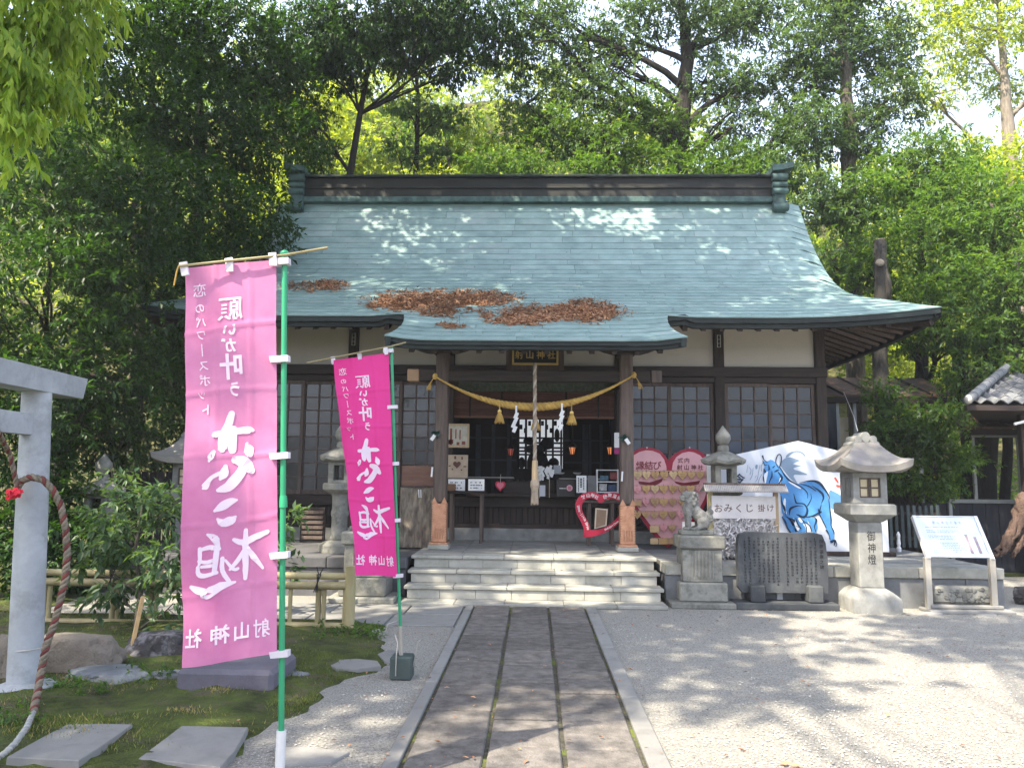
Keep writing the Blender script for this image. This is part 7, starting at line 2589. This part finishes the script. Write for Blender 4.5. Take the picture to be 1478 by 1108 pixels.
# left: dark evergreen mass -------------------------------------------------
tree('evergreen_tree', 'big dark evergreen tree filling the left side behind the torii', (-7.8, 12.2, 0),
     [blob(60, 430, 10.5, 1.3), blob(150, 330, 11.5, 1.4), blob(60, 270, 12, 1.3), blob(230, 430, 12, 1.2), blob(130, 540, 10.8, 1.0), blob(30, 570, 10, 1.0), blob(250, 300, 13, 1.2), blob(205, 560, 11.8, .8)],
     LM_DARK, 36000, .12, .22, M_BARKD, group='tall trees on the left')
tree('evergreen_tree', 'dark broadleaf tree rising left of the roof ridge', (-6.9, 15.8, 0),
     [blob(330, 330, 14, 1.3), blob(290, 180, 15, 1.5), blob(390, 210, 16, 1.2), blob(380, 330, 15.5, .8), blob(200, 120, 15, 1.6), blob(330, 60, 16, 1.5), blob(300, 430, 13.6, .9), blob(250, 480, 13, .7), blob(400, 110, 16.5, 1.0), blob(260, 30, 16, 1.2)],
     LM_DARK, 44000, .13, .2, M_BARKD, group='tall trees on the left')
tree('broadleaf_tree', 'mid green tree at the top left between the drooping leaves and dark tree', (-9.5, 18, 0),
     [blob(150, 40, 16, 1.6), blob(60, 120, 17, 1.6), blob(230, 20, 17.5, 1.5), blob(120, 200, 16.5, 1.5), blob(20, 220, 17, 1.6)],
     LM_MID, 18000, .14, .2, group='tall trees on the left')
tree('drooping_tree', 'near tree at the top left corner with long hanging fresh green leaves', (-5.9, 5.2, 0),
     [blob(10, 10, 5.6, .50, .5, .45), blob(80, -10, 5.8, .40, .4, .4), blob(-40, 90, 5.4, .50, .5, .45), blob(40, 90, 5.6, .34, .4, .32), blob(95, 60, 5.9, .24, .3, .28), blob(25, 150, 5.5, .18, .25, .22), blob(125, 10, 6.0, .20, .3, .35), blob(5, 190, 5.5, .12, .2, .18), blob(85, 120, 5.8, .14, .2, .18)],
     LM_DROOP, 7500, .115, .10, wr=.30, clump=.18, per=24, droop=1.5, shell=.2)
tree('low_evergreen', 'low dark evergreen under the big tree behind the stone lantern', (-6.6, 12.4, 0),
     [blob(120, 620, 11.4, .8), blob(30, 660, 10.4, .8), blob(60, 740, 10.2, .8), blob(180, 640, 12.0, .45), blob(10, 790, 9.6, .8), blob(100, 800, 9.9, .7)],
     LM_DARK, 15000, .11, .1, M_BARKD, group='understorey on the left')
tree('low_evergreen', 'low dark evergreen beside the left wall of the hall', (-6.3, 14.6, 0),
     [blob(240, 520, 13.8, .9), blob(320, 500, 14.5, .9), blob(200, 620, 14.2, .9), blob(290, 600, 14.8, .9), blob(230, 700, 14.5, .9), blob(330, 680, 14.8, .8)],
     LM_DARK, 15000, .11, .1, M_BARKD, group='understorey on the left')
# leafy shrub in the left garden
sb = G(195, 915)
tree('leafy_shrub', 'leafy shrub with fresh green leaves beside the torii post in the left garden', (sb.x, sb.y, 0),
     [blob(180, 760, 7.9, .42), blob(235, 740, 8.0, .34), blob(130, 800, 7.8, .26), blob(240, 810, 7.7, .32), blob(190, 710, 8.1, .22), blob(160, 840, 7.8, .26), blob(250, 870, 7.6, .2)],
     LM_BLUE, 2100, .105, .03, wr=.42, clump=.16, per=22, shell=.4, droop=.35)
tree('leafy_shrub', 'small shrub sprigs poking out right of the large banner pole', (P(380, 850, 8.9).x, 8.9, 0),
     [blob(405, 745, 8.8, .16), blob(400, 810, 8.8, .2), blob(385, 780, 8.8, .25)], LM_BLUE, 420, .11, .02, wr=.4, clump=.12, per=14, shell=.4)

# behind the roof ---------------------------------------------------------
tree('slender_pine', 'slender dark tree with bare thin trunk behind the left half of the ridge', (P(601, 300, 20).x, 20, .0),
     [blob(560, 60, 20, 1.3, 1, .5), blob(640, 40, 20, 1.3, 1, .5), blob(585, 150, 20, .9, .8, .3), blob(640, 170, 20, .9, .8, .35), blob(570, 215, 20, .9, .7, .25), blob(630, 225, 20, .8, .7, .3)],
     LM_BLUE, 11000, .13, .11, M_BARKD, droop=.5, trunk=[Vector((P(601, 300, 20).x, 20, 0)), P(601, 200, 20), P(599, -40, 20)], clump=.3, per=30, shell=.3, group='trees behind the roof')
tree('overhanging_tree', 'dark drooping foliage across the top centre above the ridge', (P(470, 300, 18.5).x, 18.5, 0),
     [blob(440, 60, 17.5, 1.3), blob(520, 20, 18, 1.3), blob(430, 160, 18, .9), blob(690, 20, 18.5, 1.2), blob(650, 90, 18.5, .7, .6, .6), blob(500, 100, 18, .8, .7, .5), blob(590, -10, 18, 1.2), blob(460, 225, 17.8, .6), blob(570, 60, 18.5, 1.0), blob(730, 70, 19, .8), blob(640, 30, 18, 1.0), blob(480, 60, 18, 1.1), blob(380, 100, 17.5, 1.0)],
     LM_DARK, 44000, .13, .18, M_BARKD, droop=.7, group='trees behind the roof')
bt_ = P(985, 250, 19.5)
tree('spreading_tree', 'large old tree with thick forked dark trunk behind the right half of the ridge', (bt_.x, 19.5, 0),
     [blob(800, 60, 19, 1.3), blob(880, 140, 18.8, 1.0), blob(900, 40, 19.5, 1.2), blob(1020, 40, 19.5, 1.2), blob(1080, 110, 19, 1.0), blob(760, 150, 19.5, .8), blob(960, -20, 19, 1.4), blob(1100, 20, 20, 1.2), blob(840, 200, 18.8, .8), blob(1060, 180, 19, .8), blob(830, 120, 19, 1.0), blob(1130, 180, 19, .8), blob(940, 150, 19, .7), blob(780, 0, 19, 1.2), blob(1060, 0, 20, 1.3), blob(1030, 120, 19.5, .9), blob(880, 90, 19.5, .9)],
     LM_BLUE, 44000, .13, .33, M_BARKD, clump=.26, per=26, shell=.35, group='trees behind the roof',
     trunk=[Vector((bt_.x, 19.5, 0)), P(978, 240, 19.5), P(985, 170, 19.5), P(992, 90, 19.5), P(985, 20, 19.5), P(975, -40, 19.5)])
tree('understorey_tree', 'dense mid green bushy tree just above the middle of the ridge', (P(860, 300, 18).x, 18.9, 0),
     [blob(760, 235, 18.6, .7, .6, .5), blob(820, 190, 19, .9), blob(890, 210, 18.6, .9), blob(945, 235, 18.3, .7, .6, .5), blob(700, 240, 18.8, .6, .6, .5), blob(850, 250, 18.2, .7, .6, .4), blob(760, 190, 19.5, .8), blob(900, 170, 19, .8), blob(960, 190, 19, .8)],
     LM_MID, 19000, .12, .12, M_BARKD, shell=.4, group='trees behind the roof')
tree('understorey_tree', 'fresh green feathery bush above the right part of the ridge', (P(1020, 300, 17.8).x, 18.2, 0),
     [blob(1000, 262, 17.8, .8, .5, .4), blob(1080, 262, 18, .9, .5, .5), blob(950, 268, 17.8, .6, .5, .3), blob(1040, 225, 18.5, .8, .6, .5)],
     LM_MID, 8000, .12, .1, M_BARKD, shell=.4, group='trees behind the roof')
tree('understorey_tree', 'loose yellow green bush behind the left part of the ridge', (P(480, 300, 19).x, 19.2, 0),
     [blob(470, 262, 18.6, .6, .5, .4), blob(540, 250, 19.5, .7, .5, .5), blob(620, 262, 19, .6, .4, .3), blob(680, 215, 20, .9, .6, .6)],
     LM_YEL, 4200, .12, .08, M_BARKD, shell=.3, group='trees behind the roof')
tree('cedar_tree', 'tall dense tree right of the ridge end with straight dark trunk', (P(1215, 300, 18.5).x, 18.5, 0),
     [blob(1190, 60, 18.5, 1.2), blob(1170, 180, 18, 1.0), blob(1240, 190, 18.5, 1.0), blob(1260, 70, 19, 1.2), blob(1180, 290, 17.6, .9), blob(1240, 300, 17.6, .8), blob(1215, -20, 18.6, 1.3), blob(1200, 380, 17.4, .7), blob(1130, 240, 18, .9), blob(1160, 120, 19, 1.1), blob(1290, 140, 18.5, .9)],
     LM_BLUE, 46000, .12, .24, M_BARK, group='trees on the right', shell=.4,
     trunk=[Vector((P(1225, 300, 18.5).x, 18.5, 0)), P(1224, 220, 18.5), P(1218, 60, 18.5), P(1216, -60, 18.5)])
tree('pale_trunk_tree', 'tall sunlit tree with pale trunk and yellow green crown at the top right', (P(1455, 300, 22).x, 22, 0),
     [blob(1390, 60, 22, 1.6), blob(1470, 20, 22, 1.6), blob(1340, 140, 22, 1.2), blob(1440, 120, 23, 1.0), blob(1520, 120, 22, 1.6), blob(1330, 20, 23, 1.5), blob(1400, -30, 22, 1.6)],
     LM_YEL, 20000, .13, .24, M_BARKL, clump=.3, per=24, shell=.3, group='trees on the right',
     trunk=[Vector((P(1458, 300, 22).x, 22, 0)), P(1457, 190, 22), P(1448, 110, 22), P(1440, -20, 22)])
tree('broadleaf_tree', 'dense bright green tree above the rusty corridor roof on the right', (P(1330, 560, 17).x, 17.0, 0),
     [blob(1330, 360, 16, 1.2), blob(1270, 300, 17, 1.0), blob(1400, 300, 16.5, 1.3), blob(1300, 460, 15.8, .9), blob(1380, 450, 15.2, 1.2), blob(1330, 240, 17.5, 1.2), blob(1420, 540, 14.6, .7, .7, .5), blob(1250, 390, 16.8, .7)],
     LM_MID, 36000, .12, .2, M_BARKD, group='trees on the right')
tree('broadleaf_tree', 'dense dark green tree at the right edge above the tiled roof', (P(1500, 560, 15.5).x, 15.8, 0),
     [blob(1450, 420, 15, 1.2), blob(1500, 340, 15.5, 1.4), blob(1460, 500, 14.8, .8), blob(1530, 450, 15, 1.4)],
     LM_MID, 18000, .12, .18, M_BARKD, group='trees on the right')
tree('maple_tree', 'sunny yellow green tree at the right edge below the pale trunk', (P(1500, 300, 18).x, 18.5, 0),
     [blob(1440, 260, 18, 1.1, 1, .6), blob(1500, 220, 18, 1.2, 1, .7), blob(1450, 340, 17.5, .8, .7, .5), blob(1390, 230, 19, .8, .8, .5)],
     LM_YEL, 9000, .12, .12, M_BARK, shell=.35, group='trees on the right')
tree('leafy_bush', 'glossy green bush growing up in front of the corridor frames', (P(1320, 780, 14.3).x, 14.2, 0.3),
     [blob(1275, 570, 14.6, .35), blob(1290, 620, 14.4, .5), blob(1330, 640, 14.0, .5), blob(1360, 600, 14.0, .45), blob(1375, 660, 13.8, .35), blob(1285, 690, 14.2, .45), blob(1350, 700, 13.9, .3), blob(1265, 640, 14.4, .3)],
     LM_MID, 11000, .10, .06, M_BARKD, shell=.35)
tree('understorey_tree', 'sunlit bush seen through the shed window at the right edge', (8.4, 16.8, 0),
     [((8.2, 16.8, 1.2), (1.2, .7, 1.0)), ((9.6, 17, 1.5), (1.2, .7, 1.2)), ((7.0, 17.5, 1.2), (1.0, .6, 1.0))], LM_BRIGHT, 9000, .11, .07, M_BARKD, shell=.4)
# dark trunks behind the shed window
for px_, r_, lb in ((1392, .20, 'left of the three dark trunks behind the shed window'), (1422, .27, 'widest middle dark trunk behind the shed window'), (1446, .11, 'right thin dark trunk behind the shed window')):
    c = P(px_, 700, 15.8); t = thing('bare_tree', lb, 'tree trunk', (c.x, 15.8, 0)); q = MB(); limb(q, (c.x, 15.8, 0), (c.x + .15, 15.9, 4.5), r_, r_ * .7, 12, 8, .02); q.build('trunk', M_BARKD, t, world=True, smooth='all')
# cut-off trunk above the eave
cb = P(1270, 450, 15.4)
t = thing('dead_tree', 'bare sawn-off grey tree trunk standing beyond the right eave', 'tree trunk', (cb.x, 15.4, 0))
q = MB(); q.tube([Vector((cb.x + .05, 15.4, 0)), P(1272, 560, 15.4), P(1268, 470, 15.4), P(1272, 420, 15.4), P(1270, 347, 15.4)], [.20, .15, .135, .125, .118], 14); q.build('trunk', M_BARKL if False else mat('grey_bark', (.038, .035, .031), rough=.95, var=.45, scale=5, bump=.9, stretch=(4, 4, .8), fine=25, bdist=.03), t, world=True, smooth='all')
q = MB(); q.tube([P(1280, 440, 15.4), P(1282, 410, 15.3), P(1276, 380, 15.35)], [.08, .07, .03], 9); q.build('side_limb', M_BARK, t, world=True, smooth='all')
q = MB(); a = P(1270, 379, 15.25); q.ell(a, (.09, .05, .075), 12, 8); q.build('limb_scar', mat('pale_cut_wood', (.26, .22, .18), rough=.9, var=.4, scale=14, bump=.6), t, world=True)
q = MB(); q.lathe([(.119, 0), (.105, .012)], 14); q.build('sawn_top', mat('pale_cut_wood', (.5, .4, .3)), t).location = P(1270, 347, 15.4) - Vector((cb.x, 15.4, 0))

# second row of trees up the slope
def row_tree(label, X, Y, lm, n):
    zb = hill(X, Y)
    bl_ = [((X + rr0.uniform(-2.2, 2.2), Y + rr0.uniform(-1.2, 1.2), zb + 2.5 + k * 1.0 + rr0.uniform(-.4, .4)), (rr0.uniform(1.2, 1.9),) * 2 + (rr0.uniform(.7, 1.1),)) for k in range(9)]
    return tree('hillside_tree', label, (X, Y, zb), bl_, lm, n, .16, .14, M_BARKD, clump=.4, per=36, shell=.4, group='trees on the slope behind the shrine')


rr0 = random.Random(77)
ra_ = row_tree('sunlit yellow green tree on the slope behind the left end of the ridge', -7.5, 25.0, LM_YEL, 15000)
rb_ = row_tree('bright green tree on the slope behind the middle of the ridge', -2.2, 25.5, LM_MID, 16000)
rc_ = row_tree('yellow green tree on the slope just right of the ridge middle', 2.8, 25.0, LM_YEL, 12000)
dup(rb_, loc=(8.0, 26.0, hill(8.0, 26.0) - 1.2), rz=1.3, label='green tree on the slope behind the right end of the ridge')
dup(ra_, loc=(13.5, 26.5, hill(13.5, 26.5) - 1.5), rz=2.1, label='sunlit tree on the slope beyond the right eave')
dup(rb_, loc=(-13.0, 25.5, hill(-13, 25.5)), rz=2.9, label='green tree on the slope behind the dark trees on the left')

# far wood on the hillside: one mass
bl = []
rr = random.Random(21)
for k in range(330):
    x_ = rr.uniform(-36, 36); y_ = rr.uniform(24, 45)
    z_ = hill(x_, y_) + rr.uniform(.6, 5.0)
    r_ = rr.uniform(1.3, 2.8)
    bl.append(((x_, y_, z_), (r_, r_ * .8, r_ * .85)))
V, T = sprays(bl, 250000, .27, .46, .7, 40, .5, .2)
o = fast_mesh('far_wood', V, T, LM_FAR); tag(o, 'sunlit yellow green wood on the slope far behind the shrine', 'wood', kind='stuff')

# shade trees that stand beside and behind the viewer and throw the dappled shade
def shade_tree(label, base, blobs, n, ln=.20, tr=.3):
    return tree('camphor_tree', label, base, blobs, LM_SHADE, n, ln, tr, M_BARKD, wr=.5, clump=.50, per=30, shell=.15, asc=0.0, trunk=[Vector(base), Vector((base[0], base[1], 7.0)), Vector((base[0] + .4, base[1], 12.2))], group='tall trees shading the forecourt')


rr = random.Random(9)
def canopy(x0, x1, y0, y1, z0, z1, k, r0, r1):
    return [((rr.uniform(x0, x1), rr.uniform(y0, y1), rr.uniform(z0, z1)), (rr.uniform(r0, r1),) * 2 + (rr.uniform(.5, .9),)) for _ in range(k)]


shade_tree('tall spreading tree left of the forecourt whose crown shades the path', (-9.5, 1.5, 0), canopy(-8.2, -4.0, -.6, 3.2, 10.5, 12.5, 14, .9, 1.5) + canopy(-12, -7.8, -3.5, 2.0, 10.5, 12.5, 13, .9, 1.5), 30000)
shade_tree('tall spreading tree left of the garden whose crown shades the roof', (-11.5, 8, 0), canopy(-11, 2.5, 6.5, 13.0, 12.0, 14.5, 42, 1.0, 1.8) + canopy(-10, -1, 9.5, 13.2, 12.0, 14.0, 20, 1.0, 1.6) + canopy(-8, 0, 3.8, 7.5, 11.5, 13, 16, .9, 1.5), 80000)
shade_tree('tall tree behind the viewer whose crown lightly shades the right gravel', (-3.5, -6, 0), canopy(-4.5, .5, 1.4, 3.4, 10.5, 12, 6, .6, 1.1), 4800)

# grass and moss tufts
def grass(name, label, regions, n, ln, lm, seed=2):
    r_ = np.random.default_rng(seed)
    B0, D0 = [], []
    for (px0, px1, py0, py1, wgt) in regions:
        k = int(n * wgt)
        for _ in range(k):
            c = G(r_.uniform(px0, px1), r_.uniform(py0, py1))
            if noise.noise(Vector((c.x * 1.8, c.y * 1.8, 7))) < r_.uniform(-.1, .45): continue
            if c.x > moss_edge(c.y) - .02: continue
            B0.append((c.x, c.y, moss_h(c.x, c.y) - .005))
    B0 = np.array(B0); m_ = len(B0)
    D0 = unit(m_) * .55 + np.array([0, 0, .8]); D0 /= np.linalg.norm(D0, axis=1, keepdims=True)
    L = ln * (.4 + .9 * r_.random(m_))
    V, T = leaf_geo(B0, D0, unit(m_), L, L * .16)
    tag(fast_mesh(name, V, T, lm), label, 'grass', kind='stuff')


LM_GRASS = leafmat('grass_blade', (.05, .085, .015), (.17, .20, .045), .35)
LM_DRY = leafmat('dry_grass', (.20, .16, .07), (.36, .30, .15), .3)
grass('grass', 'short green grass growing through the moss on the left', [(0, 560, 900, 960, .3), (0, 520, 960, 1040, .4), (0, 420, 1040, 1108, .35), (380, 500, 950, 1040, .5)], 21000, .030, LM_GRASS)
grass('dry_grass', 'dry straw coloured grass in front of the stone plinth', [(240, 330, 1005, 1040, .5), (0, 480, 930, 1100, .5)], 7000, .035, LM_DRY, 5)
# creeping plants at the foot of the rocks and fence
tree('ground_plant', 'low leafy weeds growing at the foot of the bamboo end post', (G(520, 915).x, G(520, 915).y, 0), [(tuple(G(520, 912, .05)), (.22, .10, .07)), (tuple(G(470, 912, .05)), (.25, .08, .05))], LM_MID, 700, .05, .008, clump=.08, per=16, shell=.2)
tree('ground_plant', 'low weeds between the garden rocks and the torii base', (G(110, 985).x, G(110, 985).y, 0), [(tuple(G(105, 995, .05)), (.3, .12, .06)), (tuple(G(210, 975, .06)), (.28, .12, .07)), (tuple(G(30, 1040, .05)), (.2, .12, .06))], LM_MID, 1300, .045, .008, clump=.08, per=16, shell=.2)

# loose pebbles over the gravel
r_ = np.random.default_rng(3)
pts = []
while len(pts) < 42000:
    y = 2.9 + 9 * r_.random() ** 1.7; x = r_.uniform(-2.0, .85 * y)
    if -.82 < x < .76: continue
    if x < moss_edge(y) + .01 and r_.random() < .97: continue
    if y > 9.9: continue
    if -1.55 > x or y > 8.3 and x < -.8: 
        if y > 8.3: continue
    pts.append((x, y))
pts = np.array(pts); n = len(pts)
O = np.array([[1, 0, 0], [0, 1, 0], [-1, 0, 0], [0, -1, 0], [0, 0, 1], [0, 0, -1]], float)
s_ = (.003 + .006 * r_.random(n) ** 2.4)
A = r_.random(n) * 6.28
sc_ = s_[:, None] * np.stack([.8 + .7 * r_.random(n), .7 + .4 * r_.random(n), .45 + .4 * r_.random(n)], 1)
V = O[None] * sc_[:, None, :]
ca, sa = np.cos(A)[:, None], np.sin(A)[:, None]
V = np.stack([V[..., 0] * ca - V[..., 1] * sa, V[..., 0] * sa + V[..., 1] * ca, V[..., 2]], -1)
V += np.concatenate([pts, .006 + np.zeros((n, 1))], 1)[:, None, :]
Tt = np.array([[0, 1, 4], [1, 2, 4], [2, 3, 4], [3, 0, 4]])
T = (Tt[None] + (np.arange(n) * 6)[:, None, None]).reshape(-1, 3)
M_PEB = leafmat('gravel_stone', (.19, .18, .16), (.50, .475, .43), 0.0, rough=.95, spec=.2)
tag(fast_mesh('gravel', V.reshape(-1, 3), T, M_PEB), 'loose grey pebbles scattered over the gravel yard', 'gravel', kind='stuff')

# the hazy air under the trees
hz_ = MB().box(-95, 95, -40, 130, -2.3, 46).build('haze', bpy.data.materials.new('haze_air'))
hz_['kind'] = 'stuff'; hz_['label'] = 'thin bright haze hanging in the air between the trees'
hm = hz_.data.materials[0]; hm.use_nodes = True
for n_ in list(hm.node_tree.nodes):
    if n_.type == 'BSDF_PRINCIPLED': hm.node_tree.nodes.remove(n_)
pv = nd(hm.node_tree, 'ShaderNodeVolumePrincipled')
pv.inputs['Color'].default_value = (.93, .95, 1, 1)
pv.inputs['Density'].default_value = HAZE
pv.inputs['Anisotropy'].default_value = .1
hm.node_tree.links.new(pv.outputs[0], hm.node_tree.nodes['Material Output'].inputs['Volume'])
SC.cycles.volume_bounces = 0

# small dry leaves and bits blown over the ground, path, steps and roof
r_ = np.random.default_rng(12)
B_, D_, N_ = [], [], []
for k in range(620):
    y = 3.2 + 6.3 * r_.random() ** .8; x = r_.uniform(-1.9, .8 * y)
    B_.append((x, y, .045 if -.8 < x < .74 else .016))
for k in range(60):
    st_ = r_.integers(0, 4); B_.append((r_.uniform(-1.55, 1.55), nose[st_][0] + r_.uniform(.03, .25), nose[st_][1] + .004))
for k in range(500):
    s__ = r_.uniform(.1, S_T - .3); e_ = xedge(min(prof(s__)[0], 99)) - .5; x = r_.uniform(-e_, e_)
    p = roofpt(s__, x) + rnorm(s__)[0] * .018; B_.append(tuple(p))
n = len(B_); B_ = np.array(B_)
D_ = unit(n) * np.array([1, 1, .12]); D_ /= np.linalg.norm(D_, axis=1, keepdims=True)
L = .018 + .035 * r_.random(n) ** 2
V, T = leaf_geo(B_, D_, np.tile([0, 0, 1.0], (n, 1)) + unit(n) * .2, L, L * .4)
tag(fast_mesh('leaf_litter', V, T, M_FALLEN), 'small dry leaves blown over the gravel, path and roof', 'leaf litter', kind='stuff')

for o_ in bpy.data.objects:
    if o_.parent is not None and o_.name.split('.')[0] in ('print', 'raised_relief', 'carved_text', 'rivet', 'straw_fringe', 'paper_strip', 'string_and_writing', 'carved_relief', 'fitting'):
        o_['kind'] = 'stuff'
